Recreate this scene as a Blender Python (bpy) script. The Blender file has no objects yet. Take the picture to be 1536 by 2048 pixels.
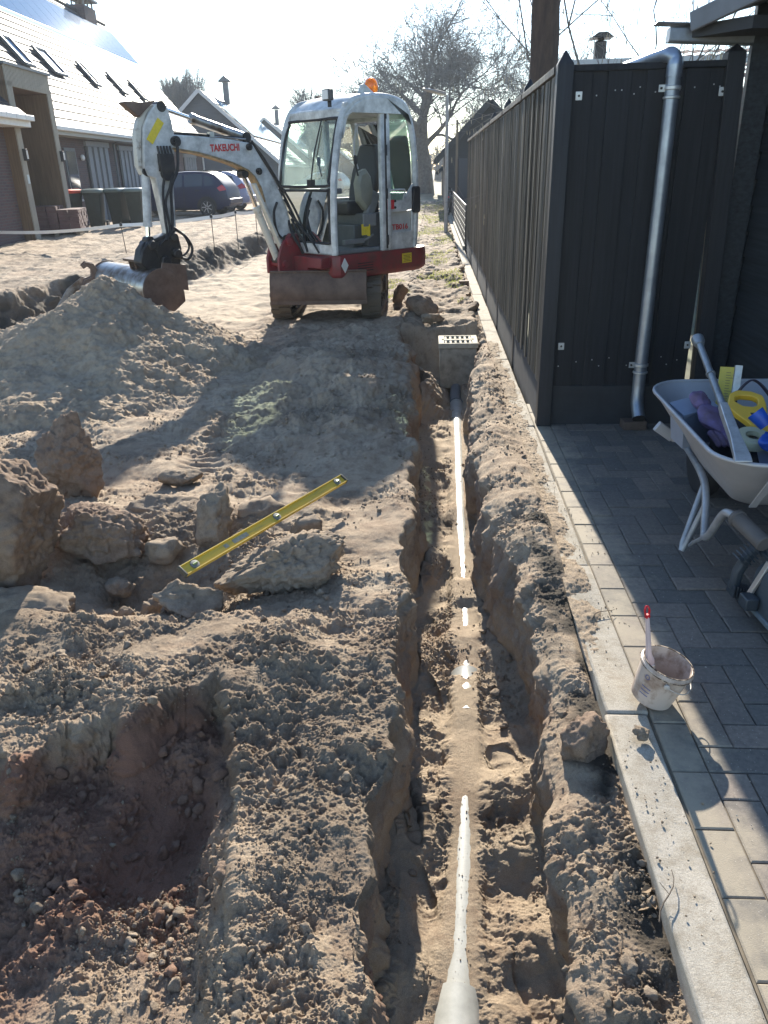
import bpy, bmesh, math, random
import numpy as np
from mathutils import Vector, Matrix, Euler
random.seed(7)
R = math.radians
sc = bpy.context.scene
COL = sc.collection
# ---------------------------------------------------------------- camera
cam = bpy.data.cameras.new('camera'); cam_o = bpy.data.objects.new('camera', cam); COL.objects.link(cam_o)
def _n(v):
    v = Vector(v); return v.normalized()
_Y = _n((97, 686, -1536)); _xv = 855.0; _yv = 1024 + ((_xv-768)*97 + 1536**2)/686.0
_Z = -_n((_xv-768, -(_yv-1024), -1536)); _X = _Y.cross(_Z)
# columns of world->camera are X,Y,Z axes in camera space; camera->world rows are the same vectors
cam_o.matrix_world = Matrix.Translation((0, 0, 1.6)) @ Matrix((_X, _Y, _Z)).to_4x4()
cam.sensor_fit = 'HORIZONTAL'; cam.sensor_width = 36; cam.lens = 36
cam.clip_start = 0.05; cam.clip_end = 900
sc.camera = cam_o
# ---------------------------------------------------------------- light
SUN_AZ, SUN_EL = R(-2.6), R(23.5)
w = bpy.data.worlds.new('World'); sc.world = w; w.use_nodes = True
nt = w.node_tree; bg = nt.nodes['Background']
sky = nt.nodes.new('ShaderNodeTexSky'); sky.sky_type = 'NISHITA'; sky.sun_disc = False
sky.sun_elevation = SUN_EL; sky.sun_rotation = SUN_AZ
sky.air_density = 1.0; sky.dust_density = 0.15; sky.ozone_density = 2.5
nt.links.new(sky.outputs[0], bg.inputs[0]); bg.inputs[1].default_value = 0.11
sl = bpy.data.lights.new('sun', 'SUN'); sl.energy = 5.0; sl.angle = R(0.6); sl.color = (1.0, 0.93, 0.80)
so = bpy.data.objects.new('sun', sl); COL.objects.link(so)
sd = Vector((math.sin(SUN_AZ)*math.cos(SUN_EL), math.cos(SUN_AZ)*math.cos(SUN_EL), math.sin(SUN_EL)))
so.rotation_euler = sd.to_track_quat('Z', 'Y').to_euler(); so.location = (0, 0, 30)
sc.view_settings.view_transform = 'Standard'; sc.view_settings.look = 'None'
sc.view_settings.exposure = 1.5; sc.view_settings.gamma = 1
sc.cycles.volume_step_rate = 4.0; sc.cycles.max_bounces = 6; sc.cycles.transparent_max_bounces = 24
# ---------------------------------------------------------------- numpy noise
_rng = np.random.RandomState(3)
_perm = np.concatenate([_rng.permutation(256)]*3).astype(np.int32)
_grad = _rng.normal(size=(256, 3)).astype(np.float32); _grad /= np.linalg.norm(_grad, axis=1)[:, None]
_jit = _rng.rand(256, 4).astype(np.float32)
def perlin(p):
    i = np.floor(p).astype(np.int32); f = (p - i).astype(np.float32); i &= 255
    u = f*f*f*(f*(f*6-15)+10)
    out = 0
    for dx in (0, 1):
        wx = u[:, 0] if dx else 1-u[:, 0]; hx = _perm[i[:, 0]+dx]
        for dy in (0, 1):
            wy = wx*(u[:, 1] if dy else 1-u[:, 1]); hy = _perm[(hx+i[:, 1]+dy) & 511]
            for dz in (0, 1):
                wz = wy*(u[:, 2] if dz else 1-u[:, 2]); h = _perm[(hy+i[:, 2]+dz) & 511]
                g = _grad[h]
                out = out + wz*(g[:, 0]*(f[:, 0]-dx)+g[:, 1]*(f[:, 1]-dy)+g[:, 2]*(f[:, 2]-dz))
    return out*1.6
def fbm(p, s, o=3, g=0.5):
    a, r = 1.0, 0
    for k in range(o):
        r = r + a*perlin(p*s + 17.3*k + s*0.37); a *= g; s *= 2.03
    return r
def clumps(p, cell, dens=0.6, rmin=0.18, rmax=0.5, sd=0):
    """crumbly lumps: half-sunk rounded grains of random size; result in metres"""
    q = p/cell + sd*13.7; b = np.floor(q - 0.5).astype(np.int32); best = np.zeros(len(p), np.float32)
    for dx in (0, 1):
        for dy in (0, 1):
            for dz in (0, 1):
                c = b + np.array([dx, dy, dz], np.int32)
                h = _perm[(_perm[(_perm[c[:, 0] & 255] + (c[:, 1] & 255)) & 511] + (c[:, 2] & 255)) & 511]
                j = _jit[h]; d2 = ((q - c - 0.25 - 0.5*j[:, :3])**2).sum(1)
                rr = rmin + (rmax-rmin)*np.abs(j[:, 3]*2-1)**1.5
                rr = np.where(_jit[(h+91) & 255, 0] < dens, rr, 0)
                best = np.maximum(best, np.sqrt(np.maximum(rr*rr - d2, 0)))
    return best*cell
def sstep(a, b, x):
    t = np.clip((x-a)/(b-a), 0, 1); return t*t*(3-2*t)
def interp(x, xs, ys): return np.interp(x, xs, ys)
# ---------------------------------------------------------------- materials
def mat(name, col, rough=0.7, metal=0.0, var=0.0, scale=8.0, col2=None, bump=0.0, bscale=60.0, spec=0.5, detail=5.0, stretch=None, thr=None, coat=0.0, rvar=0.0):
    m = bpy.data.materials.new(name); m.use_nodes = True; n = m.node_tree; L = n.links
    b = n.nodes['Principled BSDF']; b.inputs['Roughness'].default_value = rough; b.inputs['Metallic'].default_value = metal
    b.inputs['Specular IOR Level'].default_value = spec
    if coat: b.inputs['Coat Weight'].default_value = coat; b.inputs['Coat Roughness'].default_value = 0.08
    tc = n.nodes.new('ShaderNodeTexCoord'); src = tc.outputs['Object']
    if stretch:
        mp = n.nodes.new('ShaderNodeMapping'); mp.inputs['Scale'].default_value = stretch; L.new(src, mp.inputs['Vector']); src = mp.outputs[0]
    c = tuple(col)+(1,)
    if var or col2:
        ns = n.nodes.new('ShaderNodeTexNoise'); ns.inputs['Scale'].default_value = scale; ns.inputs['Detail'].default_value = detail; ns.inputs['Roughness'].default_value = 0.65
        L.new(src, ns.inputs['Vector'])
        rp = n.nodes.new('ShaderNodeValToRGB'); lo, hi = thr or (0.3, 0.7)
        rp.color_ramp.elements[0].position = lo; rp.color_ramp.elements[1].position = hi
        k = col2 or tuple(min(1, x*(1-var)) for x in col)
        rp.color_ramp.elements[0].color = tuple(k)+(1,); rp.color_ramp.elements[1].color = c if col2 else tuple(min(1, x*(1+var*0.6)) for x in col)+(1,)
        L.new(ns.outputs[0], rp.inputs[0]); L.new(rp.outputs[0], b.inputs['Base Color'])
        if rvar:
            mr = n.nodes.new('ShaderNodeMapRange'); mr.inputs[3].default_value = rough+rvar; mr.inputs[4].default_value = rough-rvar
            L.new(ns.outputs[0], mr.inputs[0]); L.new(mr.outputs[0], b.inputs['Roughness'])
    else: b.inputs['Base Color'].default_value = c
    if bump:
        n2 = n.nodes.new('ShaderNodeTexNoise'); n2.inputs['Scale'].default_value = bscale; n2.inputs['Detail'].default_value = 4
        L.new(src, n2.inputs['Vector']); bp = n.nodes.new('ShaderNodeBump'); bp.inputs['Strength'].default_value = 0.6; bp.inputs['Distance'].default_value = bump
        L.new(n2.outputs[0], bp.inputs['Height']); L.new(bp.outputs[0], b.inputs['Normal'])
    return m
def glass(name, tint, rough=0.02, alpha=0.15):
    m = bpy.data.materials.new(name); m.use_nodes = True; n = m.node_tree; L = n.links; n.nodes.clear()
    o = n.nodes.new('ShaderNodeOutputMaterial'); mx = n.nodes.new('ShaderNodeMixShader'); t = n.nodes.new('ShaderNodeBsdfTransparent')
    g = n.nodes.new('ShaderNodeBsdfGlossy'); fr = n.nodes.new('ShaderNodeFresnel'); fr.inputs[0].default_value = 1.5
    t.inputs[0].default_value = tuple(tint)+(1,); g.inputs['Roughness'].default_value = rough
    # dusty film that scatters a little light
    df = n.nodes.new('ShaderNodeBsdfTranslucent'); df.inputs[0].default_value = (0.8, 0.85, 0.8, 1); m2 = n.nodes.new('ShaderNodeMixShader')
    ns = n.nodes.new('ShaderNodeTexNoise'); ns.inputs['Scale'].default_value = 6; ns.inputs['Detail'].default_value = 6
    tc = n.nodes.new('ShaderNodeTexCoord'); L.new(tc.outputs['Object'], ns.inputs['Vector'])
    ml = n.nodes.new('ShaderNodeMath'); ml.operation = 'MULTIPLY'; ml.inputs[1].default_value = alpha; L.new(ns.outputs[0], ml.inputs[0]); L.new(ml.outputs[0], m2.inputs[0])
    L.new(t.outputs[0], m2.inputs[1]); L.new(df.outputs[0], m2.inputs[2])
    L.new(fr.outputs[0], mx.inputs[0]); L.new(m2.outputs[0], mx.inputs[1]); L.new(g.outputs[0], mx.inputs[2]); L.new(mx.outputs[0], o.inputs[0])
    return m
def sand_mat(name, base, dark, pale, red, fine=0.0015, use_attr=True):
    m = bpy.data.materials.new(name); m.use_nodes = True; n = m.node_tree; L = n.links; b = n.nodes['Principled BSDF']
    b.inputs['Roughness'].default_value = 0.92; b.inputs['Specular IOR Level'].default_value = 0.25
    tc = n.nodes.new('ShaderNodeTexCoord'); P = tc.outputs['Object']
    def noise(s, d=5, r=0.6):
        x = n.nodes.new('ShaderNodeTexNoise'); x.inputs['Scale'].default_value = s; x.inputs['Detail'].default_value = d; x.inputs['Roughness'].default_value = r; L.new(P, x.inputs['Vector']); return x.outputs[0]
    def ramp(fac, lo, hi):
        x = n.nodes.new('ShaderNodeMapRange'); x.inputs[1].default_value = lo; x.inputs[2].default_value = hi; x.clamp = True; L.new(fac, x.inputs[0]); return x.outputs[0]
    def mixc(fac, a, c):
        x = n.nodes.new('ShaderNodeMix'); x.data_type = 'RGBA'
        L.new(fac, x.inputs[0])
        for s, v in ((6, a), (7, c)):
            if isinstance(v, tuple): x.inputs[s].default_value = v+(1,)
            else: L.new(v, x.inputs[s])
        return x.outputs[2]
    c = mixc(ramp(noise(2.3), 0.35, 0.65), base, pale)
    c = mixc(ramp(noise(14, 6, 0.7), 0.45, 0.75), c, dark)
    if use_attr:
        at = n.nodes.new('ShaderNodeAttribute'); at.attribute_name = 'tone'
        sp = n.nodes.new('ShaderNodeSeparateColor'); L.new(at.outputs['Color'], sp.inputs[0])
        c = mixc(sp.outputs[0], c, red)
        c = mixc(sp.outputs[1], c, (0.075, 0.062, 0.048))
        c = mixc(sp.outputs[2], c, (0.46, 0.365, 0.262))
    c2 = n.nodes.new('ShaderNodeMix'); c2.data_type = 'RGBA'; c2.blend_type = 'MULTIPLY'; c2.inputs[0].default_value = 0.55; L.new(c, c2.inputs[6])
    gr = n.nodes.new('ShaderNodeValToRGB'); gr.color_ramp.elements[0].position = 0.36; gr.color_ramp.elements[1].position = 0.62
    gr.color_ramp.elements[0].color = (0.45, 0.43, 0.4, 1); gr.color_ramp.elements[1].color = (1.2, 1.2, 1.2, 1)
    L.new(noise(420, 3, 0.8), gr.inputs[0]); L.new(gr.outputs[0], c2.inputs[7])
    L.new(c2.outputs[2], b.inputs['Base Color'])
    ad = n.nodes.new('ShaderNodeMath'); ad.operation = 'MULTIPLY_ADD'; ad.inputs[1].default_value = 0.35
    L.new(noise(520, 3, 0.8), ad.inputs[0]); L.new(noise(120, 6, 0.85), ad.inputs[2])
    bp = n.nodes.new('ShaderNodeBump'); bp.inputs['Strength'].default_value = 1.0; bp.inputs['Distance'].default_value = fine*4
    L.new(ad.outputs[0], bp.inputs['Height']); L.new(bp.outputs[0], b.inputs['Normal'])
    return m
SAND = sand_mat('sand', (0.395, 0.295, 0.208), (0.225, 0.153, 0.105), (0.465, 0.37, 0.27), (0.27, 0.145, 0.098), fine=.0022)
CLOD = sand_mat('clod_soil', (0.29, 0.222, 0.158), (0.15, 0.11, 0.08), (0.36, 0.29, 0.22), (0.2, 0.12, 0.09), use_attr=False)
CLODR = sand_mat('reddish_soil', (0.245, 0.172, 0.125), (0.13, 0.088, 0.065), (0.30, 0.22, 0.16), (0.2, 0.12, 0.09), use_attr=False)
# ---------------------------------------------------------------- object helpers
def tag(o, label=None, cat=None, group=None, kind=None):
    if label: o['label'] = label
    if cat: o['category'] = cat
    if group: o['group'] = group
    if kind: o['kind'] = kind
    return o
def thing(name, label, cat, loc=(0, 0, 0), rz=0, group=None):
    o = bpy.data.objects.new(name, None); COL.objects.link(o); o.location = loc; o.rotation_euler = (0, 0, rz)
    o.empty_display_size = 0.1
    return tag(o, label, cat, group)
def children(o): return [c for c in bpy.data.objects if c.parent == o]
def copy_tree(o, parent=None):
    c = o.copy(); COL.objects.link(c); c.parent = parent
    for ch in children(o): copy_tree(ch, c)
    return c
class MB:
    def __init__(s): s.v = []; s.f = []; s.mi = []; s.cur = 0
    def add(s, vs, fs, T=None):
        k = len(s.v)
        s.v += [tuple(T @ Vector(p)) for p in vs] if T is not None else [tuple(p) for p in vs]
        s.f += [tuple(i+k for i in f) for f in fs]; s.mi += [s.cur]*len(fs); return s
    def box(s, c, d, T=None, rot=None, ch=0.0):
        x, y, z = (a/2 for a in d)
        vs = [(i*x, j*y, k*z) for k in (-1, 1) for j in (-1, 1) for i in (-1, 1)]
        Q = Matrix.Translation(c)
        if rot is not None: Q = Q @ Euler(rot).to_matrix().to_4x4()
        if T is not None: Q = T @ Q
        return s.add(vs, [(0, 2, 3, 1), (4, 5, 7, 6), (0, 1, 5, 4), (2, 6, 7, 3), (0, 4, 6, 2), (1, 3, 7, 5)], Q)
    def prism(s, poly, a, b, axis='y', T=None):
        """poly in the two axes other than `axis` (cyclic order), from a to b along axis"""
        n = len(poly)
        def P(u, v, t): return {'y': (u, t, v), 'z': (u, v, t), 'x': (t, u, v)}[axis]
        vs = [P(u, v, a) for u, v in poly]+[P(u, v, b) for u, v in poly]
        area = sum(poly[i][0]*poly[(i+1) % n][1]-poly[(i+1) % n][0]*poly[i][1] for i in range(n))
        flip = (area > 0) == (b > a); 
        if axis == 'y': flip = not flip
        fs = [tuple(range(n)), tuple(reversed(range(n, 2*n)))]+[(i, i+n, (i+1) % n+n, (i+1) % n) for i in range(n)]
        if flip: fs = [tuple(reversed(f)) for f in fs]
        return s.add(vs, fs, T)
    def loft(s, rings, closed=True, caps=True, T=None):
        n = len(rings[0]); vs = [p for r in rings for p in r]; fs = []
        for i in range(len(rings)-1):
            for j in range(n if closed else n-1):
                a, b = i*n+j, i*n+(j+1) % n; fs.append((a, b, b+n, a+n))
        if caps and closed: fs += [tuple(reversed(range(n))), tuple(range((len(rings)-1)*n, len(rings)*n))]
        return s.add(vs, fs, T)
    def tube(s, pts, r, n=8, T=None, caps=True, flat=1.0):
        pts = [Vector(p) for p in pts]; rs = r if isinstance(r, (list, tuple)) else [r]*len(pts); rings = []
        t0 = (pts[1]-pts[0]).normalized(); up = Vector((0, 0, 1)) if abs(t0.z) < 0.9 else Vector((0, 1, 0)); u = t0.cross(up).normalized()
        for i, p in enumerate(pts):
            a = pts[max(0, i-1)]; b = pts[min(len(pts)-1, i+1)]; t = (b-a).normalized()
            if t.length < 0.5: t = t0
            u = (u - t*u.dot(t)); u = u.normalized() if u.length > 1e-6 else t.orthogonal().normalized(); v = t.cross(u)
            rings.append([p+(u*math.cos(k*2*math.pi/n)+v*math.sin(k*2*math.pi/n)*flat)*rs[i] for k in range(n)])
        return s.loft(rings, True, caps, T)
    def beam(s, pts, w, h, T=None, upv=(0, 0, 1), rnd=0.3):
        """rounded rectangular bar swept along pts: w across, h along the up vector"""
        pts = [Vector(p) for p in pts]; rings = []
        for i, p in enumerate(pts):
            a = pts[max(0, i-1)]; b = pts[min(len(pts)-1, i+1)]; t = (b-a).normalized(); up = Vector(upv)
            u = t.cross(up); u = u.normalized() if u.length > 1e-4 else Vector((1, 0, 0)); v = u.cross(t).normalized()
            c = rnd*min(w, h)/2; W, H = w/2, h/2
            rings.append([p+u*x+v*y for x, y in ((W, -H+c), (W, H-c), (W-c, H), (-W+c, H), (-W, H-c), (-W, -H+c), (-W+c, -H), (W-c, -H))])
        return s.loft(rings, True, True, T)
    def lathe(s, prof, n=24, T=None, caps=True):
        rings = [[(r*math.cos(k*2*math.pi/n), r*math.sin(k*2*math.pi/n), z) for k in range(n)] for r, z in prof]
        return s.loft(rings, True, caps, T)
    def build(s, name, mats, parent=None, bevel=0.0, smooth=True, ang=38, seg=2):
        me = bpy.data.meshes.new(name); me.from_pydata(s.v, [], s.f); me.update()
        bm = bmesh.new(); bm.from_mesh(me); bmesh.ops.remove_doubles(bm, verts=bm.verts, dist=1e-6); bmesh.ops.recalc_face_normals(bm, faces=bm.faces); bm.to_mesh(me); bm.free()
        mats = mats if isinstance(mats, (list, tuple)) else [mats]
        for m in mats: me.materials.append(m)
        if len(mats) > 1 and len(me.polygons) == len(s.mi): me.polygons.foreach_set('material_index', s.mi)
        if smooth:
            me.polygons.foreach_set('use_smooth', [True]*len(me.polygons)); me.set_sharp_from_angle(angle=R(ang))
        o = bpy.data.objects.new(name, me); COL.objects.link(o); o.parent = parent
        if bevel:
            b = o.modifiers.new('bevel', 'BEVEL'); b.width = bevel; b.segments = seg; b.limit_method = 'ANGLE'; b.angle_limit = R(35); b.harden_normals = False
        return o
def np_mesh(name, V, F, m, parent=None, smooth=True):
    me = bpy.data.meshes.new(name); V = np.ascontiguousarray(V, np.float32); F = np.ascontiguousarray(F, np.int32); k = F.shape[1]
    me.vertices.add(len(V)); me.vertices.foreach_set('co', V.ravel()); me.loops.add(F.size); me.loops.foreach_set('vertex_index', F.ravel())
    me.polygons.add(len(F)); me.polygons.foreach_set('loop_start', np.arange(0, F.size, k, dtype=np.int32))
    me.polygons.foreach_set('use_smooth', np.full(len(F), smooth)); me.update(calc_edges=True); me.materials.append(m)
    o = bpy.data.objects.new(name, me); COL.objects.link(o); o.parent = parent; return o
def text_obj(name, s, size, m, T, parent, depth=0.001, shear=0.0, bold=0.0, sx=1.0, align='LEFT'):
    cu = bpy.data.curves.new(name, 'FONT'); cu.body = s; cu.size = size; cu.extrude = depth; cu.shear = shear; cu.offset = bold; cu.align_x = align; cu.resolution_u = 3
    t = bpy.data.objects.new(name+'_c', cu); COL.objects.link(t); bpy.context.view_layer.update()
    me = bpy.data.meshes.new_from_object(t.evaluated_get(bpy.context.evaluated_depsgraph_get())); bpy.data.objects.remove(t)
    me.transform(T @ Matrix.Diagonal((sx, 1, 1, 1))); me.materials.clear(); me.materials.append(m)
    o = bpy.data.objects.new(name, me); COL.objects.link(o); o.parent = parent; return o
def arc(cx, cy, r, a0, a1, n): return [(cx+r*math.cos(R(a0+(a1-a0)*i/n)), cy+r*math.sin(R(a0+(a1-a0)*i/n))) for i in range(n+1)]
def rrect(x0, y0, x1, y1, r, n=4):
    return arc(x1-r, y1-r, r, 0, 90, n)+arc(x0+r, y1-r, r, 90, 180, n)+arc(x0+r, y0+r, r, 180, 270, n)+arc(x1-r, y0+r, r, 270, 360, n)
def smoothpath(pts, n=6):
    """Catmull-Rom through pts"""
    P = [Vector(p) for p in pts]; P = [P[0]*2-P[1]]+P+[P[-1]*2-P[-2]]; out = []
    for i in range(1, len(P)-2):
        a, b, c, d = P[i-1:i+3]
        for k in range(n):
            t = k/n; out.append(0.5*((2*b)+(c-a)*t+(2*a-5*b+4*c-d)*t*t+(3*b-a-3*c+d)*t**3))
    out.append(P[-2]); return out
# ---------------------------------------------------------------- terrain
YB = [5, 9.5, 11.2, 13.2, 16, 19.4, 30, 60]; XB = [-5.7, -5.4, -5.0, -4.4, -4.2, -3.9, -3.5, -3.0]
def gauss(x, y, cx, cy, rx, ry): return np.exp(-((x-cx)/rx)**2-((y-cy)/ry)**2)
def TLx(y):
    return interp(y, [0.8, 1.3, 1.8, 2.5, 3.2, 4, 5, 6, 7, 7.35, 7.6, 8.3, 9], [-.17, -.16, -.135, -.12, -.125, -.11, -.14, -.17, -.2, -.27, -.33, -.36, -.36])
def TRx(y):
    return interp(y, [0.8, 1.1, 1.5, 1.9, 2.15, 2.4, 2.8, 3.2, 4, 5, 5.6, 6.4, 7.2, 8, 9], [.32, .33, .35, .355, .40, .42, .37, .33, .285, .28, .30, .345, .43, .50, .50])
def trench_depth(y): return 0.46*sstep(8.62, 8.42, y)
def gh(x, y):
    """broad shape of the open ground left of the trench (no fine relief)"""
    x = np.asarray(x, float); y = np.asarray(y, float)
    z = -0.03 + 0*x
    # dug-out hollow in the foreground with a crumbling back edge
    xr = [-3, -1.6, -1.32, -.99, -.83, -.74, -.66, -.58, -.50, -.40]
    yr = [1.62, 1.72, 1.80, 1.95, 2.12, 2.10, 1.98, 1.78, 1.45, 0.95]
    e = interp(x, xr, yr) + 0.05*np.sin(x*17+1.3)+0.03*np.sin(x*41)
    d = e - y
    face = sstep(-0.02, 0.09, d)*0.13 + sstep(0.05, 0.55, d)*0.10
    z = z - face*sstep(-.30, -.78, x) + 0.05*sstep(.75, 1.15, d)*sstep(-.5, -.8, x) + .03*np.sin(x*9+y*7)*sstep(.1, .3, d)*sstep(-.4, -.7, x)
    z = z + 0.055*gauss(x, y, -1.1, 2.2, .45, .22) + 0.03*gauss(x, y, -.55, 2.35, .4, .3)
    # hollow with the clods
    z = z - 0.14*gauss(x, y, -1.32, 2.95, .42, .27) - 0.07*gauss(x, y, -.85, 3.05, .35, .3) + 0.05*gauss(x, y, -1.7, 2.55, .5, .14)
    z = z + 0.05*gauss(x, y, -1.4, 3.6, .6, .25)
    # mound of loose sand beyond the level
    z = z + 0.20*gauss(x, y, -.85, 6.6, .62, .95) + 0.10*gauss(x, y, -.45, 5.6, .33, .9) + 0.07*gauss(x, y, -.6, 8.4, .7, .5)+0.05*gauss(x, y, -.3, 7.3, .3, .5)
    # caterpillar rut
    rut = np.exp(-((x+1.52+0.06*(y-6))/.13)**4)*sstep(3.9, 4.5, y)*sstep(8.6, 7.4, y)
    z = z - 0.03*rut + 0.012*rut*np.sin(y*2*np.pi/.085)
    rut2 = np.exp(-((x+1.8)/.14)**4)*sstep(7.2, 7.8, y)*sstep(16, 12, y)
    z = z - 0.025*rut2 + 0.012*rut2*np.sin(y*2*np.pi/.085)
    # driven sandy road, a little lower
    road = sstep(-1.9, -2.3, x)*sstep(8.0, 9.5, y)
    z = z - 0.06*road
    # bank up to the yard of the houses
    xb = interp(y, YB, XB) + 0.12*np.sin(y*1.7)+0.07*np.sin(y*4.3+1)
    up = sstep(0.02, -0.42, x-xb)
    z = z*(1-up) + up*0.20 + 0.05*np.exp(-((x-xb+.45)/.25)**2)
    z = z - 0.05*np.exp(-((x-xb-.12)/.14)**2)*(y > 5)
    # verge by the fence
    z = z + 0.03*sstep(8.8, 10, y)*sstep(-.9, -.3, x)
    # tumble-down patches beyond the drain
    z = z + 0.06*gauss(x, y, -.1, 9.1, .5, .35)
    return z
ys = np.concatenate([0.80*np.exp(np.arange(0, math.log(3.6/.8), .00150)), 3.6*np.exp(np.arange(0, math.log(46/3.6), .0029))]); NR = len(ys)
Lc, Wc, Fc, Bc = 640, 60, 170, 84
Yg = np.repeat(ys[:, None], Lc+Wc+Fc+Wc+Bc, 1)
tl = TLx(ys) + 0.018*np.sin(ys*7.1)+0.012*np.sin(ys*17.3+2)+0.006*np.sin(ys*41)
tr = TRx(ys) + 0.014*np.sin(ys*6.3+1)+0.016*np.sin(ys*14.9)+0.007*np.sin(ys*37)
far = sstep(8.3, 8.9, ys)
tl = tl; dep = trench_depth(ys)
und = -0.02 + 0.03*np.sin(ys*5.1+.5)+0.018*np.sin(ys*13)
bl = tl + 0.05 + und*0.9 - 0.035*sstep(2.6, 1.8, ys); br = tr - 0.015 + 0.03*np.sin(ys*4.4+2)+0.02*np.sin(ys*11.7) + 0.05*sstep(2.6, 1.9, ys)
slump = 0.16*sstep(6.6, 7.3, ys)*sstep(8.5, 8.0, ys); bl = bl + slump
KL = 0.555
wl = 0.73*ys + .15
s = np.concatenate([np.linspace(-1.5, 0, 60, endpoint=False)[:, None]*0, np.linspace(0, 1, Lc-60, endpoint=False)[:, None]])[:, 0]; sm = np.concatenate([np.linspace(1.3, 0, 60, endpoint=False), np.zeros(Lc-60)])
Xg = np.zeros_like(Yg); Zg = np.zeros_like(Yg)
Xg[:, :Lc] = tl[:, None] - (1-s)[None, :]*wl[:, None] - sm[None, :]
Zg[:, :Lc] = gh(Xg[:, :Lc], Yg[:, :Lc])
ztop = gh(tl, ys); zbank0 = -0.055 + 0.03*sstep(2.4, 3.0, ys)+0.03*sstep(5.5, 4, ys)*sstep(2.2, 3, ys)
zfl = np.minimum(ztop, -0.02) - dep
t = np.linspace(0, 1, Wc, endpoint=False)[None, :]
Xg[:, Lc:Lc+Wc] = tl[:, None]+(bl-tl)[:, None]*t; Zg[:, Lc:Lc+Wc] = ztop[:, None]+(zfl-ztop)[:, None]*(t**0.9)
# floor, with the pipe's bed
t = np.linspace(0, 1, Fc)[None, :]; a = Lc+Wc
Xg[:, a:a+Fc] = bl[:, None]+(br-bl)[:, None]*t
PIPE_Y = [0.9, 1.29, 1.49, 2.06, 2.79, 3.53, 4.73, 7.34, 7.85]; PIPE_X = [.035, .065, .085, .12, .155, .175, .19, .24, .215]
PR = 0.0625; PZ = -0.525; 
def pipe_x(y): return interp(y, PIPE_Y, PIPE_X)
PEX = [(0.8, .062), (1.22, .05), (1.34, .030), (1.43, .011), (1.52, .0035), (1.6, .0022), (1.8, .0020), (2.0, .0014), (2.12, .0008), (2.18, -.003), (2.24, -.005), (2.34, -.004), (2.48, -.002), (2.56, -.012), (2.68, -.012), (2.8, -.011), (2.85, -.004), (2.90, -.003), (2.93, .001), (3.0, -.006), (3.12, -.02), (3.26, .001), (3.42, .002), (3.48, -.025), (3.66, -.03), (3.74, .001), (4.3, .004), (6.4, .008), (6.95, .013), (7.2, .05), (7.9, .09)]
expo = interp(ys, [p[0] for p in PEX], [p[1] for p in PEX])
px = pipe_x(ys)[:, None]; X = Xg[:, a:a+Fc]
near_p = np.exp(-((X-px)/.080)**6); zp = (PZ+PR-expo)[:, None]
bumpy = fbm(np.stack([X.ravel(), Yg[:, a:a+Fc].ravel(), 0*X.ravel()], 1), 4.5, 3).reshape(X.shape)
slopeR = 0.05*sstep(.55, 1.0, (X-bl[:, None])/(br-bl)[:, None]) + 0.045*sstep(.35, 0, (X-bl[:, None])/(br-bl)[:, None])
# spade and boot prints pressed into the floor
prints = 0
for (cx, cy, rx, ry, dd) in [(-.085, 2.05, .05, .16, .035), (.29, 2.28, .05, .13, .022), (-.06, 1.75, .055, .1, .03), (.30, 1.45, .055, .12, .03), (-.03, 2.75, .06, .12, .03), (.28, 1.95, .04, .07, .015), (.27, 3.4, .04, .12, .03), (.30, 4.1, .03, .25, .03), (-.02, 3.3, .05, .1, .025)]:
    yy_ = Yg[:, a:a+Fc]; xs_ = (X-cx)+.25*(yy_-cy); q = np.abs(xs_/rx)**3+np.abs((yy_-cy)/ry)**3+.5*bumpy; prints = prints - .75*dd*sstep(1.25, .7, q)*(.8+.3*np.sin((yy_-cy)*120)*.3) + 0.003*np.exp(-(q-1.35)**2*5)
Zf = zfl[:, None] + 0.028*bumpy + slopeR + prints
wgt = near_p*(dep > .2)[:, None]
Zg[:, a:a+Fc] = Zf*(1-wgt)+zp*wgt
# the pit behind the drain: a slumped wedge on its left
Zg[:, a:a+Fc] += (0.22*sstep(.5, .0, (X-bl[:, None])/.5)*sstep(6.7, 7.1, Yg[:, a:a+Fc])*sstep(8.3, 7.7, Yg[:, a:a+Fc]))
a += Fc; t = np.linspace(0, 1, Wc)[None, :]
zbr = Zg[:, a-1]; ztr = np.where(dep > .1, zbank0-0.03, -0.03)
Xg[:, a:a+Wc] = br[:, None]+(tr-br)[:, None]*t; Zg[:, a:a+Wc] = zbr[:, None]+(ztr-zbr)[:, None]*(t**1.1)
a += Wc; t = np.linspace(0, 1, Bc)[None, :]**0.85
Xg[:, a:] = tr[:, None]+(KL+.012-tr)[:, None]*t
pile = 0.05*sstep(2.6, 3.2, ys)*sstep(8.2, 6.8, ys)
Zg[:, a:] = ztr[:, None] + (zbank0-ztr)[:, None]*sstep(0, .35, t) + pile[:, None]*np.sin(np.pi*np.clip(t, 0, 1)*.8)
Zg[:, a:] = np.where((dep > .1)[:, None], Zg[:, a:], -0.03+0.01*np.sin(Yg[:, a:]*3))
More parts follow.
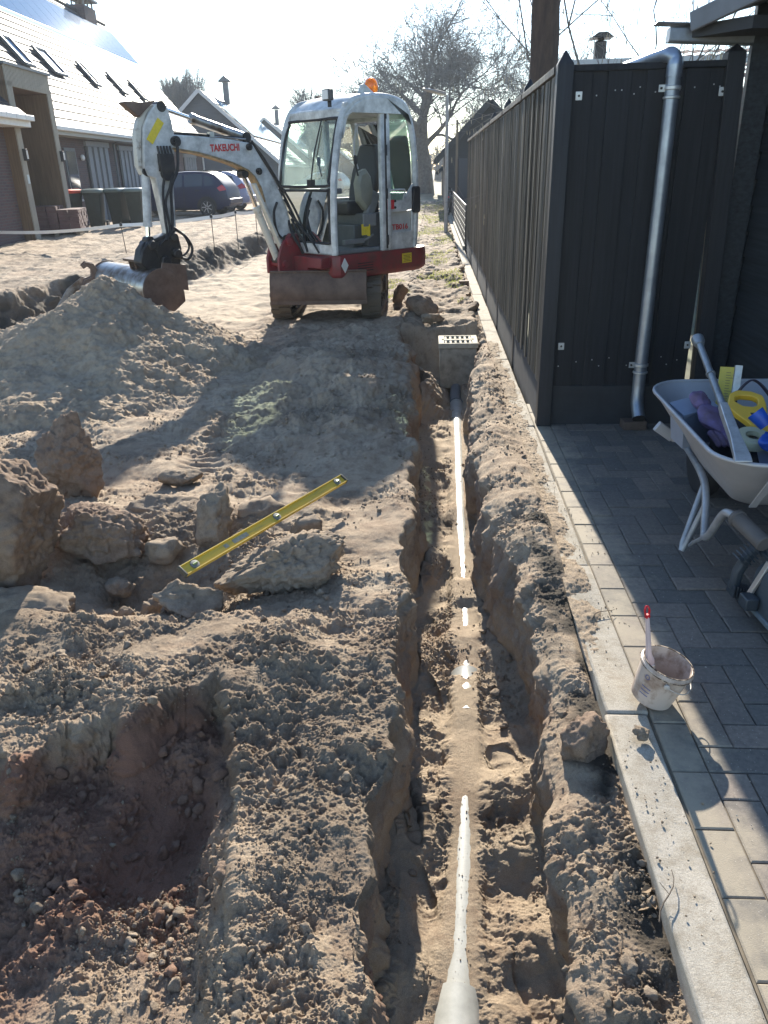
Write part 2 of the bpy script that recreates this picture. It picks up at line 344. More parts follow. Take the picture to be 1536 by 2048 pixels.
# round the arrises
for k in range(10):
    for G in (Xg, Zg):
        G[:, Lc-14:Lc+Wc+8] = 0.5*G[:, Lc-14:Lc+Wc+8] + 0.25*(G[:, Lc-15:Lc+Wc+7]+G[:, Lc-13:Lc+Wc+9])
        b0 = Lc+Wc+Fc-6; b1 = b0+Wc+22
        G[:, b0:b1] = 0.5*G[:, b0:b1] + 0.25*(G[:, b0-1:b1-1]+G[:, b0+1:b1+1])
def grid_normals(X, Y, Z):
    P = np.stack([X, Y, Z], 2); du = np.gradient(P, axis=1); dv = np.gradient(P, axis=0)
    n = np.cross(du, dv); l = np.linalg.norm(n, axis=2, keepdims=True); n = n/np.maximum(l, 1e-9); return np.where(l > 1e-10, n, np.array([0, 0, 1.]))
def relief(P, N, rough, near, fine=True):
    """layered crumbly relief; rough 0..1 clump density, near 0..1 whether fine scale is resolved"""
    w1_, w2_ = fbm(P, 22, 3), fbm(P+5, 22, 3); wa = np.stack([w1_, w2_, .7*(w1_-w2_)], 1); w3_, w4_ = fbm(P+2, 75, 2), fbm(P+7, 75, 2); wb = np.stack([w3_, w4_, .7*(w3_-w4_)], 1)
    d = 0.036*fbm(P, 2.2, 2) + 0.020*fbm(P, 7, 3)*(0.5+rough)
    b1 = np.abs(fbm(P+1, 19, 4, .6)); d = d + (0.30-b1)*0.022*rough
    d = d + clumps(P+.016*wa, 0.11, .30, sd=1)*rough*0.45
    d = d + clumps(P+.012*wa+.002*wb, 0.048, .5, sd=2)*rough*0.8*np.clip(near*6, 0, 1)
    d = d + clumps(P+.007*wa+.0025*wb, 0.021, .65, sd=3)*(0.1+rough)*0.95*near
    d = d + clumps(P+.0035*wb, 0.0105, .6, sd=4)*(0.12+rough)*0.95*near
    d = d + (0.0022*perlin(P*110)+.0012*perlin(P*240))*near*(.35+rough)
    return d.astype(np.float32)
N = grid_normals(Xg, Yg, Zg); Nf = N.reshape(-1, 3).astype(np.float32)
P = np.stack([Xg.ravel(), Yg.ravel(), Zg.ravel()], 1).astype(np.float32)
x, y, z = P[:, 0], P[:, 1], P[:, 2]
near = (sstep(8.5, 4.0, y)).astype(np.float32)
rgh = np.clip(0.55+0.9*fbm(P, 1.7, 2), 0, 1)
patch = sstep(.1, .35, fbm(P+9, 3.1, 2))              # smooth trodden patches
rgh = rgh*(1-0.75*patch)
lf_ = np.clip(.44+1.4*fbm(P+21, 2.7, 3), .03, 1); rgh = np.maximum(rgh, lf_*((x > -.75) & (x < -.1) & (y < 2.7))); rgh = np.maximum(rgh, lf_*((x < -.55) & (y < 2.1)))
colidx = np.tile(np.arange(Xg.shape[1]), NR)
wall = ((colidx > Lc+3) & (colidx < Lc+Wc-4)) | ((colidx > Lc+Wc+Fc+4) & (colidx < Lc+Wc+Fc+Wc-2))
rgh = np.where(wall & (y < 8.4), np.maximum(rgh*.45, .12), rgh)
road = sstep(-2.0, -2.4, x)*sstep(8.5, 10, y)*sstep(0, .3, x-np.interp(y, YB, XB))
rgh = rgh*(1-.85*road)
yard = sstep(0, -.5, x-np.interp(y, YB, XB)+.35); rgh = rgh*(1-.55*yard)
bankm = np.exp(-((x-np.interp(y, YB, XB)+.15)/.28)**2)
mid_ = sstep(-1.7, -1.3, x)*sstep(-.1, -.2, x)*sstep(4.4, 5, y)*sstep(9.2, 8.4, y); rgh = np.maximum(rgh, mid_*np.clip(.75+fbm(P+17, 2., 2), .3, 1)); rgh = np.clip(np.maximum(rgh, bankm*1.0), 0, 1)
d = relief(P, Nf, rgh.astype(np.float32), near)
d = d + bankm*0.09*fbm(P+3, 3.2, 3) + mid_*(.035*fbm(P+19, 3.5, 3)+.02*np.abs(fbm(P+23, 9, 3)))
# spade-cut facets and vertical streaks on the trench walls
Q = P*np.array([1, 1, .12], np.float32)
d = d + np.where(wall, 0.018*fbm(Q, 7, 2)+0.006*fbm(Q, 40, 2)+0.022*fbm(P+7, 5, 3)+.012*np.abs(fbm(P+3, 16, 3)), 0)*(y < 8.6)
bnk = colidx > Lc+Wc+Fc+Wc-10
d = np.where(bnk & (y < 8.5), d*0.8, d); edge = sstep(KL-.03, KL+.01, x); d = d*(1-.75*edge*bnk)
# keep pipe exposed: fade relief right on it
pm = np.exp(-((x-pipe_x(y))/.058)**4)*(z < -.25); d = d*(1-.97*pm)+pm*(0.0014*fbm(P+2, 7, 2)+.0010*fbm(P+8, 45, 2))
# seam against the drain
P2 = P + Nf*d[:, None].astype(np.float32)
ok = (P2[:, 0] > KL+.03) & bnk; P2[:, 0] = np.where(bnk, np.minimum(P2[:, 0], KL+.03), P2[:, 0])
nc = Xg.shape[1]; idx = np.arange(NR*nc).reshape(NR, nc)
F = np.stack([idx[:-1, :-1].ravel(), idx[:-1, 1:].ravel(), idx[1:, 1:].ravel(), idx[1:, :-1].ravel()], 1)
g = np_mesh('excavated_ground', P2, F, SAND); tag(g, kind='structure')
# tone: R reddish flare tint painted in the hollow plus wall subsoil, G dark topsoil, B pale dry sand
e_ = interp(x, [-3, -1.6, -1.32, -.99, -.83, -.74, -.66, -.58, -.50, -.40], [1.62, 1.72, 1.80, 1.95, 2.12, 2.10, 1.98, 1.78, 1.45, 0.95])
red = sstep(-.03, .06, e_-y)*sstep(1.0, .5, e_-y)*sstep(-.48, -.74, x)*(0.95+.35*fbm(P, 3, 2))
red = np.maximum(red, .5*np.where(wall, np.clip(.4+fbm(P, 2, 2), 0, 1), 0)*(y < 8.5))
dk = np.clip(bankm*.9+sstep(.28, .5, fbm(P+4, 1.5, 3))*.35, 0, 1)*(1-.8*road)
dk = np.maximum(dk, np.where(bnk & (y < 3.5), sstep(.40, .49, x+.04*fbm(P, 9, 2))*sstep(-.45, .1, fbm(P+1, 5, 3))*.97, 0))
dk = np.maximum(dk, sstep(.05, .5, fbm(P+6, 3.5, 3))*sstep(8.6, 9.6, y)*sstep(-1.2, -.5, x)*.8)
dk = np.maximum(dk, sstep(.0, .5, fbm(P*np.array([1, .35, 1], np.float32)+6, 2.1, 3))*yard*.45)
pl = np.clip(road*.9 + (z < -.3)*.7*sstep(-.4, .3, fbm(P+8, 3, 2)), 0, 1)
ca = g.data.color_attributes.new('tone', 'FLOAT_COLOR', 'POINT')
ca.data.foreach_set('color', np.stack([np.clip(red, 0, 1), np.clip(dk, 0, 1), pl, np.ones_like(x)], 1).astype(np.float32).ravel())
GP = P2.reshape(NR, nc, 3); GN = Nf
def surf(xx, yy):
    """height of the finished ground at (xx, yy)"""
    r = min(NR-1, max(0, int(np.searchsorted(ys, yy)))); row = GP[r]; return float(row[int(np.argmin(np.abs(row[:, 0]-xx))), 2])
# ------- far ground
def flat_grid(name, x0, x1, y0, y1, nx, ny, zf, m):
    xs = np.linspace(x0, x1, nx); yy = np.linspace(y0, y1, ny); X, Y = np.meshgrid(xs, yy); Z = zf(X, Y)
    i = np.arange(nx*ny).reshape(ny, nx); F = np.stack([i[:-1, :-1].ravel(), i[:-1, 1:].ravel(), i[1:, 1:].ravel(), i[1:, :-1].ravel()], 1)
    return np_mesh(name, np.stack([X.ravel(), Y.ravel(), Z.ravel()], 1), F, m)
def zfar(X, Y):
    zt = np.where(X < -3.3, 0.13, -0.06)-0.04
    return np.where((Y < 45.5) & (X < 4), -1.2, zt)
FARM = mat('dusty_ground', (0.30, 0.25, 0.18), 0.95, col2=(0.16, 0.15, 0.08), scale=0.6, bump=0.02, bscale=9)
tag(flat_grid('ground', -260, 260, -20, 500, 131, 131, lambda X, Y: -1.1+0*X, FARM), kind='structure')
tag(flat_grid('field', -200, 200, 45.6, 420, 200, 200, lambda X, Y: np.where(X < -3.3, .15, -.06)+0*Y, FARM), kind='structure')
tag(flat_grid('garden', 0.79, 60, 5.2, 46, 60, 60, lambda X, Y: -0.04+0*X, mat('garden_soil', (.12, .13, .06), .95, col2=(.07, .06, .04), scale=2)), kind='structure')
# left yard beyond the fan of the detailed sheet
tag(flat_grid('yard', -60, -20, 8, 45.6, 30, 30, lambda X, Y: .17+0*X, FARM), kind='structure')
# ---------------------------------------------------------------- sand heap
def cone_heap(name, label, x0, x1, y0, y1, nx, ny, cones, zb, m=SAND, rough=.75, sd=0., red=0.):
    xs = np.linspace(x0, x1, nx); yy = np.linspace(y0, y1, ny); X, Y = np.meshgrid(xs, yy)
    H = np.full_like(X, -9.)
    wx = 0.07*np.sin(X*5+Y*3+sd)+.05*np.sin(Y*7-X*4+sd); wy = 0.07*np.sin(Y*6+X*2+sd)
    for cx, cy, ch, sl, el in cones:
        c = ch - sl*(np.sqrt(((X+wx-cx))**2+((Y+wy-cy)/el)**2+.004)-.06)
        k = .05; H = np.maximum(H, c) + k*np.exp(-np.abs(H-c)/k*1.)*.35
    G = gh(X, Y); edge = sstep(.0, .12, H-zb); Z = np.maximum(H, G-.12)
    Nn = grid_normals(X, Y, Z).reshape(-1, 3).astype(np.float32); P = np.stack([X.ravel(), Y.ravel(), Z.ravel()], 1).astype(np.float32)
    r = np.clip(rough+.7*fbm(P+sd, 1.5, 2), 0.05, 1); r = np.where(X.ravel() > x0+.62*(x1-x0), np.minimum(1, r+.35), r)
    d = relief(P+sd, Nn, r.astype(np.float32), np.full(len(P), .8, np.float32)) + 0.03*fbm(P*np.array([1, 1, .4], np.float32)+sd, 3, 2)
    P = P + Nn*d[:, None].astype(np.float32)
    i = np.arange(nx*ny).reshape(ny, nx); F = np.stack([i[:-1, :-1].ravel(), i[:-1, 1:].ravel(), i[1:, 1:].ravel(), i[1:, :-1].ravel()], 1)
    keep = (Z.ravel()[F] > G.ravel()[F]-.1).any(1); F = F[keep]
    used = np.unique(F); mp = np.zeros(len(P), int); mp[used] = np.arange(len(used)); P = P[used]; F = mp[F]
    o = np_mesh(name, P, F, m); tag(o, label, 'sand heap')
    ca = o.data.color_attributes.new('tone', 'FLOAT_COLOR', 'POINT'); t = np.zeros((len(P), 4), np.float32); t[:, 0] = red; t[:, 2] = .25; t[:, 3] = 1
    ca.data.foreach_set('color', t.ravel()); return o
cone_heap('sand_heap', 'big grey sand heap with two peaks under the excavator bucket', -5.6, -1.2, 4.4, 9.0, 470, 480,
          [(-3.03, 7.05, .80, .70, 1), (-3.22, 6.62, .53, .46, 1), (-3.8, 6.45, .26, .34, 1), (-2.75, 6.5, .36, .42, 1.1), (-3.1, 5.9, .17, .22, 1), (-2.5, 7.2, .46, .52, 1), (-4.5, 6.3, .10, .3, 1)], -.03)
# ---------------------------------------------------------------- clods
def ico(sub):
    bm = bmesh.new(); bmesh.ops.create_icosphere(bm, subdivisions=sub, radius=1); V = np.array([v.co[:] for v in bm.verts], np.float32); F = np.array([[v.index for v in f.verts] for f in bm.faces], np.int32); bm.free(); return V, F
_ICO = {k: ico(k) for k in (1, 2, 3, 4, 5, 6)}
def clod_geo(dims, seed, sub=5, facets=9, rough=1.0):
    V, F = _ICO[sub]; rs = np.random.RandomState(seed); V = V.copy(); 
    n = rs.normal(size=(facets, 3)); n /= np.linalg.norm(n, axis=1)[:, None]; dd = rs.uniform(.5, .92, facets)
    dots = V@n.T.astype(np.float32); rr = np.where(dots > .05, dd/np.maximum(dots, .05), 9).min(1); rr = np.minimum(rr, 1.05)
    V = V*rr[:, None]; V = V*np.array(dims, np.float32)/2
    P = V + seed*3.1; s = min(dims); k = 1/max(s, .05)
    d = s*(0.10*fbm(P, .8*k, 2)+0.07*fbm(P, 2.6*k, 3)*1.0) + 0.009*rough*fbm(P, 32, 4)
    if sub >= 4: d = d + clumps(P, .05, .35, sd=seed)*.45*rough + clumps(P, .028, .5, sd=seed)*.6*rough + clumps(P, .013, .6, sd=seed+1)*.8*rough
    nn = V/np.maximum(np.linalg.norm(V, axis=1), 1e-6)[:, None]
    return V+nn*d[:, None], F
def clod(label, x, y, z, dims, rot=(0, 0, 0), seed=1, m=None, sub=5, group=None, name='soil_clod', cat='clod of earth', rough=1.0, facets=9):
    V, F = clod_geo(dims, seed, sub, facets, rough); o = np_mesh(name, V, F, m or CLOD)
    o.location = (x, y, z); o.rotation_euler = tuple(R(a) for a in rot); return tag(o, label, cat, group)
CG = 'clods of earth dug out beside the trench'
clod('tall reddish block of earth standing at the left edge of the picture', -1.93, 2.94, .16, (.78, .44, .74), (4, -4, 10), 11, CLODR, group=CG, sub=6, rough=1.7)
clod('upright slab shaped clod leaning behind the tall reddish block', -1.99, 3.86, .17, (.42, .2, .54), (-8, 22, 18), 22, CLODR, group=CG, sub=6, rough=1.7)
clod('wide brown clod lying in front of the upright slab', -1.64, 3.24, .03, (.52, .38, .32), (0, 12, -12), 33, CLODR, group=CG, sub=6, rough=1.7)
clod('flat clod on the near rim of the hollow at the left edge', -1.78, 2.66, -.03, (.62, .26, .15), (0, 5, 8), 44, group=CG)
clod('small rounded rock shaped clod in the middle of the hollow', -1.27, 3.2, -.02, (.19, .16, .15), (0, 0, 30), 55, group=CG, sub=4)
clod('narrow upright clod just left of the yellow level', -1.06, 3.38, .05, (.16, .17, .40), (-38, 4, 8), 66, group=CG)
clod('largest pale clod lying under the right part of the yellow level', -.66, 2.98, .01, (.56, .32, .21), (0, -10, 22), 77, group=CG, rough=1.9, sub=6)
clod('sandy clod under the near end of the yellow level', -1.05, 2.76, -.03, (.33, .24, .18), (0, 8, -8), 88, group=CG, rough=1.2)
clod('rounded clod tucked against the far side of the largest pale clod', -.60, 3.38, .0, (.20, .16, .14), (0, 0, 10), 99, group=CG, sub=4)
clod('low broad clod between the wide brown clod and the narrow upright clod', -1.42, 3.66, -.02, (.42, .28, .15), (0, 0, 0), 110, group=CG)
clod('dark clod squeezed between the upright slab and the wide brown clod', -1.97, 3.55, -.0, (.24, .2, .17), (0, 0, 60), 121, group=CG, sub=4)
clod('clod behind the narrow upright clod, towards the track marks', -1.44, 4.05, -.0, (.24, .16, .13), (0, 0, 20), 132, group=CG, sub=4)
clod('crumbly clod half buried to the right of the narrow upright clod', -.90, 3.6, -.02, (.30, .22, .13), (0, 0, 40), 143, group=CG, sub=4, rough=1.3)
clod('fist sized clod beside the tall reddish block at the bottom of the hollow', -1.41, 2.98, -.10, (.13, .1, .1), (0, 0, 0), 154, group=CG, sub=4)
clod('small cube like clod in the shadow below the rounded rock shaped clod', -1.2, 2.80, -.11, (.09, .08, .08), (10, 0, 30), 165, group=CG, sub=4)
clod('small clod at the foot of the sandy clod under the level', -1.3, 2.74, -.11, (.08, .07, .07), (0, 0, 0), 176, group=CG, sub=4)
clod('pinkish clod sitting on the trench bank against the kerb', .455, 1.90, -.01, (.17, .19, .15), (0, -10, 15), 187, CLODR, group=CG)
clod('dark upright clod nearest to the right excavator track', -.42, 10.3, .10, (.22, .2, .28), (0, 0, 0), 198, CLODR, group=CG, sub=4)
clod('pointed clod between the excavator and the concrete drain box', -.13, 9.55, .08, (.40, .28, .26), (0, 14, 10), 209, CLODR, group=CG, sub=4)
clod('low clod just behind the concrete drain box', .0, 8.95, .04, (.30, .2, .14), (0, 0, 30), 220, group=CG, sub=4)
clod('dried lump of mud stuck on top of the kerb near the white bucket', .635, 1.90, .022, (.05, .055, .03), (0, 0, 0), 231, group=CG, sub=4)
for i, (dx, dy, dm, rz, sd_) in enumerate([(0, 0, (.066, .05, .055), 20, 301), (.066, -.022, (.088, .055, .058), -8, 302)]):
    xx, yy = -.60+dx, 1.42+dy
    clod(['small broken brick lump on the sunny slope, left one of the pair', 'small broken brick lump on the sunny slope, right and larger one of the pair'][i], xx, yy, surf(xx, yy)+.02, dm, (0, 0, rz), sd_, CLODR, sub=4, group='pair of brick lumps', name='brick_lump', cat='brick lump', rough=.5, facets=14)
# ---------------------------------------------------------------- crumbs
def crumbs(name, pts, sizes, m, sd=5, smooth=True, label='loose crumbs of soil and sand', sub=2):
    rs = np.random.RandomState(sd); vs = [clod_geo((2, 2, 2), 500+k, sub, 9, 0)[0] for k in range(10)]; vs = [v+(.22*fbm(v.astype(np.float32)+k, 1.6, 3)[:, None]*v if sub > 1 else 0) for k, v in enumerate(vs)]; F0 = _ICO[sub][1]; nv = len(vs[0]); n = len(pts)
    A = rs.normal(size=(n, 4)); A /= np.linalg.norm(A, axis=1)[:, None]; w_, x_, y_, z_ = A.T
    Rm = np.stack([1-2*(y_*y_+z_*z_), 2*(x_*y_-z_*w_), 2*(x_*z_+y_*w_), 2*(x_*y_+z_*w_), 1-2*(x_*x_+z_*z_), 2*(y_*z_-x_*w_), 2*(x_*z_-y_*w_), 2*(y_*z_+x_*w_), 1-2*(x_*x_+y_*y_)], 1).reshape(n, 3, 3)
    k = rs.randint(0, 10, n); B = np.stack(vs)[k]*rs.uniform(.6, 1.3, (n, 1, 3))*sizes[:, None, None]
    V = np.einsum('nij,nvj->nvi', Rm, B)+pts[:, None, :]; F = (F0[None]+(np.arange(n)*nv)[:, None, None]).reshape(-1, 3)
    o = np_mesh(name, V.reshape(-1, 3), F, m, smooth=smooth); return tag(o, label, None, kind='stuff')
rs = np.random.RandomState(12)
Pn = P2; inview = (np.abs(Pn[:, 0]) < .62*Pn[:, 1]+.25)
area_w = np.where(inview, 1., 0)*(0.15+rgh)*np.where(y < 5.5, 1, np.where(y < 9, .5, .05))*np.where(pm > .3, .12, 1)*np.where(wall, .12, 1)*np.where(y < 1, .3, 1)
area_w = area_w*np.clip(.25+1.6*fbm(P+30, 2.6, 3), 0.03, 2)
cw = np.cumsum(area_w); 
def pick(n): return np.searchsorted(cw, rs.rand(n)*cw[-1])
i1 = pick(26000); s1 = 0.0013+0.0052*rs.rand(len(i1))**2.6; s1 = s1*np.clip(Pn[i1, 1]/2.6, .8, 2.0)
crumbs('soil_crumbs', Pn[i1]+np.stack([0*s1, 0*s1, s1*.35], 1), s1, SAND, sub=1)
i2 = pick(700); s2 = 0.006+0.014*rs.rand(len(i2))**3; i2k = pm[i2] < .1
crumbs('small_clods', (Pn[i2]+np.stack([0*s2, 0*s2, s2*.3], 1))[i2k], s2[i2k], CLOD, sd=9, label='scattered small lumps of soil', sub=3)
cy_ = 1.0+5.5*rs.rand(900)**1.6; ca_ = rs.normal(0, .5, 900); sz_ = .0008+.0026*rs.rand(900)**3
crumbs('crumbs_on_pipe', np.stack([pipe_x(cy_)+PR*np.sin(ca_), cy_, PZ+PR*np.cos(ca_)+sz_*.4], 1), sz_, SAND, sd=13, label='grains of sand lying on the drain pipe', sub=1)
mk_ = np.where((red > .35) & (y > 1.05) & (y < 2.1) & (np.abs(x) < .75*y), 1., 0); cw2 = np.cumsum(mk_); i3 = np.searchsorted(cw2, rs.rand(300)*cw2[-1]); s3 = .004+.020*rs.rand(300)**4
crumbs('pit_lumps', P2[i3]+np.stack([0*s3, 0*s3, s3*.1], 1), s3, sand_mat('flare_red_soil', (0.23, 0.135, 0.095), (0.14, 0.08, 0.055), (0.27, 0.17, 0.12), (.2, .1, .08), use_attr=False), sd=19, label='reddish lumps fallen into the dug-out hollow', sub=3)  # lumps take the same reddish flare tint that is painted on the hollow
# ---------------------------------------------------------------- kerb
KM = sand_mat('concrete_kerb', (0.40, 0.36, 0.295), (0.27, 0.225, 0.165), (0.46, 0.415, 0.35), (.3, .3, .3), fine=.0007, use_attr=False)
mb = MB(); yk = 0.2
K = [0.62-1.0, 1.0, 2.02]+[2.02+1.0*i for i in range(1, 44)]
_k = random.Random(4)
for i in range(len(K)-1):
    j = _k.uniform(-.004, .004); zt = _k.uniform(-.004, .003)
    mb.box((.6225+j, (K[i]+K[i+1])/2, -.12+zt), (.135, K[i+1]-K[i]-.004, .24), rot=(0, 0, _k.uniform(-.003, .003)))
tag(mb.build('kerb', KM, bevel=.008, seg=3), kind='structure')
# ---------------------------------------------------------------- pavement: herringbone clinkers
def brick_mat():
    m = mat('paving_bricks', (0.13, 0.12, 0.118), 0.85, bump=0.0012, bscale=300, var=.1)
    n = m.node_tree; L = n.links; b = n.nodes['Principled BSDF']
    at = n.nodes.new('ShaderNodeAttribute'); at.attribute_name = 'brick'; rp = n.nodes.new('ShaderNodeValToRGB')
    rp.color_ramp.elements[0].color = (0.105, 0.10, 0.094, 1); rp.color_ramp.elements[1].color = (0.20, 0.165, 0.14, 1)
    L.new(at.outputs['Fac'], rp.inputs[0])
    tc = n.nodes.new('ShaderNodeTexCoord'); ns = n.nodes.new('ShaderNodeTexNoise'); ns.inputs['Scale'].default_value = 55; ns.inputs['Detail'].default_value = 6; ns.inputs['Roughness'].default_value = .75
    L.new(tc.outputs['Object'], ns.inputs['Vector'])
    m1 = n.nodes.new('ShaderNodeMix'); m1.data_type = 'RGBA'; m1.blend_type = 'MULTIPLY'; m1.inputs[0].default_value = .8; r2 = n.nodes.new('ShaderNodeValToRGB')
    r2.color_ramp.elements[0].position = .35; r2.color_ramp.elements[1].position = .68; r2.color_ramp.elements[0].color = (.6, .6, .6, 1); r2.color_ramp.elements[1].color = (1.25, 1.2, 1.15, 1)
    L.new(ns.outputs[0], r2.inputs[0]); L.new(rp.outputs[0], m1.inputs[6]); L.new(r2.outputs[0], m1.inputs[7])
    # white grit specks
    vo = n.nodes.new('ShaderNodeTexVoronoi'); vo.inputs['Scale'].default_value = 75; L.new(tc.outputs['Object'], vo.inputs['Vector'])
    lt = n.nodes.new('ShaderNodeMath'); lt.operation = 'LESS_THAN'; lt.inputs[1].default_value = .085; L.new(vo.outputs['Distance'], lt.inputs[0])
    m2 = n.nodes.new('ShaderNodeMix'); m2.data_type = 'RGBA'; m2.inputs[7].default_value = (.42, .40, .36, 1); L.new(lt.outputs[0], m2.inputs[0]); L.new(m1.outputs[2], m2.inputs[6])
    # sand dust trodden in along the kerb
    sx = n.nodes.new('ShaderNodeSeparateXYZ'); L.new(tc.outputs['Object'], sx.inputs[0]); n3 = n.nodes.new('ShaderNodeTexNoise'); n3.inputs['Scale'].default_value = 5; n3.inputs['Detail'].default_value = 7; n3.inputs['Roughness'].default_value = .7; L.new(tc.outputs['Object'], n3.inputs['Vector'])
    ma = n.nodes.new('ShaderNodeMath'); ma.operation = 'MULTIPLY_ADD'; ma.inputs[1].default_value = -.75; L.new(n3.outputs[0], ma.inputs[0]); L.new(sx.outputs[0], ma.inputs[2])
    mr = n.nodes.new('ShaderNodeMapRange'); mr.inputs[1].default_value = .52; mr.inputs[2].default_value = .33; mr.inputs[3].default_value = 0.05; mr.inputs[4].default_value = .75; L.new(ma.outputs[0], mr.inputs[0])
    m4 = n.nodes.new('ShaderNodeMix'); m4.data_type = 'RGBA'; m4.inputs[7].default_value = (.34, .285, .205, 1); L.new(mr.outputs[0], m4.inputs[0]); L.new(m2.outputs[2], m4.inputs[6])
    L.new(m4.outputs[2], b.inputs['Base Color']); return m
BM = brick_mat()
mb = MB(); fac = []; U = .1055; _k = random.Random(9)
def brick(x0, y0, lx, ly):
    g_ = .0035; h = _k.gauss(0, .0012); zt = -.004+h; ch = .004; v = _k.random(); T = Matrix.Translation((x0+lx/2, y0+ly/2, zt)) @ Euler((_k.gauss(0, .005), _k.gauss(0, .005), _k.gauss(0, .004))).to_matrix().to_4x4()
    X, Y = lx/2-g_/2, ly/2-g_/2; r0 = [(-X, -Y), (X, -Y), (X, Y), (-X, Y)]; r1 = [(-X+ch, -Y+ch), (X-ch, -Y+ch), (X-ch, Y-ch), (-X+ch, Y-ch)]
    vs = [(a, b, -.05) for a, b in r0]+[(a, b, -ch) for a, b in r0]+[(a, b, 0) for a, b in r1]
    mb.add(vs, [(8, 9, 10, 11)]+[(i, (i+1) % 4, 4+(i+1) % 4, 4+i) for i in range(4)]+[(4+i, 4+(i+1) % 4, 8+(i+1) % 4, 8+i) for i in range(4)], T); fac.extend([v]*12)
X0 = .695+U
for k in range(24): brick(.695, .5+k*2*U, U, 2*U)
for p in range(-40, 60):
    for q in range(-40, 60):
        i, j = p-2*q, p+2*q; x0 = X0+i*U; y0 = .5+j*U
        for (bx, by, w_, h_) in ((x0, y0, 2*U, U), (x0, y0+U, U, 2*U)):
            x1, y1 = bx+w_, by+h_
            if bx >= 3.6 or y1 <= .5 or by >= 5.56 or x1 <= X0+.001: continue
            bx, by = max(bx, X0), max(by, .5)
            if x1-bx > .02 and y1-by > .02: brick(bx, by, x1-bx, y1-by)
pv = mb.build('pavement', BM, smooth=False)
tag(pv, kind='structure')
at = pv.data.attributes.new('brick', 'FLOAT', 'POINT')
if len(pv.data.vertices) == len(fac): at.data.foreach_set('value', fac)
tag(flat_grid('paving_sand', .69, 3.8, .4, 5.6, 60, 90, lambda X, Y: -.0125+.0*X, mat('joint_sand', (.17, .14, .10), .95, var=.4, scale=20)), kind='structure')
# sand and crumbs spilled on kerb and paving
n = 6500; kx = .56+np.abs(rs.normal(0, .09, n)); ky = 1.0+6.5*rs.rand(n)**1.3; cl = perlin(np.stack([kx*3, ky*2.2, 0*kx], 1).astype(np.float32)) > -.1
kx, ky = kx[cl], ky[cl]; sz = .0006+.0038*rs.rand(len(kx))**5
ok_ = ((kx < .69) | (ky < 5.0)) & ((ky > 2.5) | (rs.rand(len(kx)) < .18)); kx, ky, sz = kx[ok_], ky[ok_], sz[ok_]
crumbs('spilled_crumbs', np.stack([kx, ky, np.where(kx < .695, .002, -.003)+sz*.5], 1), sz, SAND, sd=3, label='crumbs of sand spilled over the kerb and paving', sub=1)
n = 500; kx = .8+2*rs.rand(n); ky = 1.2+3.8*rs.rand(n); sz = .0012+.003*rs.rand(n)**3
crumbs('paving_grit', np.stack([kx, ky, -.002+sz*.5], 1), sz, mat('grit', (.3, .28, .25), .9), sd=4, label='fine grit on the shaded paving', sub=1)
# low drift of sand lying over the kerb's trench side
def drift(name, x0, x1, y0, y1, hmax, sd, m=SAND, label=None, nx=110, ny=900, thr=.0, zb=.002):
    xs = np.linspace(x0, x1, nx); yy = np.linspace(y0, y1, ny); X, Y = np.meshgrid(xs, yy); P = np.stack([X.ravel(), Y.ravel(), 0*X.ravel()], 1).astype(np.float32)
    e = np.minimum(sstep(x1, x1-.05, X), sstep(y1, y1-.4, Y)*sstep(y0, y0+.3, Y)).ravel()
    h = (hmax*(fbm(P+sd, 7, 4)*.55+.30-thr) + clumps(P, .03, .5, sd=sd)*.25)*e-.0*e - .006*(1-e)
    h = h - .016*sstep(x0+.3*(x1-x0), x1, P[:, 0]) + .004*fbm(P+3, 40, 3) + clumps(P, .012, .6, sd=8)*.5; P[:, 2] = zb+h-.002
    i = np.arange(nx*ny).reshape(ny, nx); F = np.stack([i[:-1, :-1].ravel(), i[:-1, 1:].ravel(), i[1:, 1:].ravel(), i[1:, :-1].ravel()], 1)
    F = F[(P[:, 2][F] > zb-.012).any(1)]
    used = np.unique(F); mp = np.zeros(len(P), int); mp[used] = np.arange(len(used)); P = P[used]; F = mp[F]
    o = np_mesh(name, P, F, m); tag(o, label, kind='stuff')
    ca = o.data.color_attributes.new('tone', 'FLOAT_COLOR', 'POINT'); t = np.zeros((len(P), 4), np.float32); t[:, 2] = .5; t[:, 3] = 1; ca.data.foreach_set('color', t.ravel()); return o
drift('spilled_sand', .548, .70, 2.25, 8.0, .022, 5., label='sand spilled over the trench side of the kerb')
# ---------------------------------------------------------------- excavator
WHT = mat('machine_white', (0.50, 0.51, 0.50), 0.42, var=.5, scale=7, spec=.5, rvar=.12, detail=8)
WHTD = mat('machine_white_worn', (0.50, 0.49, 0.44), 0.5, col2=(0.16, 0.11, 0.07), scale=9, thr=(.30, .46), detail=9)
REDM = mat('machine_red', (0.22, 0.018, 0.026), 0.5, col2=(0.10, 0.035, 0.03), scale=7, thr=(.3, .62), detail=9)
BLK = mat('black_rubber', (0.018, 0.018, 0.02), 0.7, var=.3, scale=12)
DRK = mat('dark_greasy_steel', (0.045, 0.04, 0.038), 0.5, col2=(0.015, 0.014, 0.014), scale=14, metal=.3, bump=.001, bscale=60)
STEEL = mat('worn_steel', (0.42, 0.41, 0.40), 0.33, col2=(0.16, 0.12, 0.09), metal=.85, scale=5, thr=(.35, .55), detail=8, rvar=.1)
RUST = mat('rusty_steel', (0.17, 0.12, 0.095), 0.6, col2=(0.075, 0.045, 0.032), scale=7, metal=.3, bump=.0008, bscale=90, detail=8)
CHR = mat('chromed_rod', (0.8, 0.8, 0.8), 0.12, metal=1)
GRY = mat('grey_plastic', (0.16, 0.165, 0.165), 0.55, var=.2, scale=8)
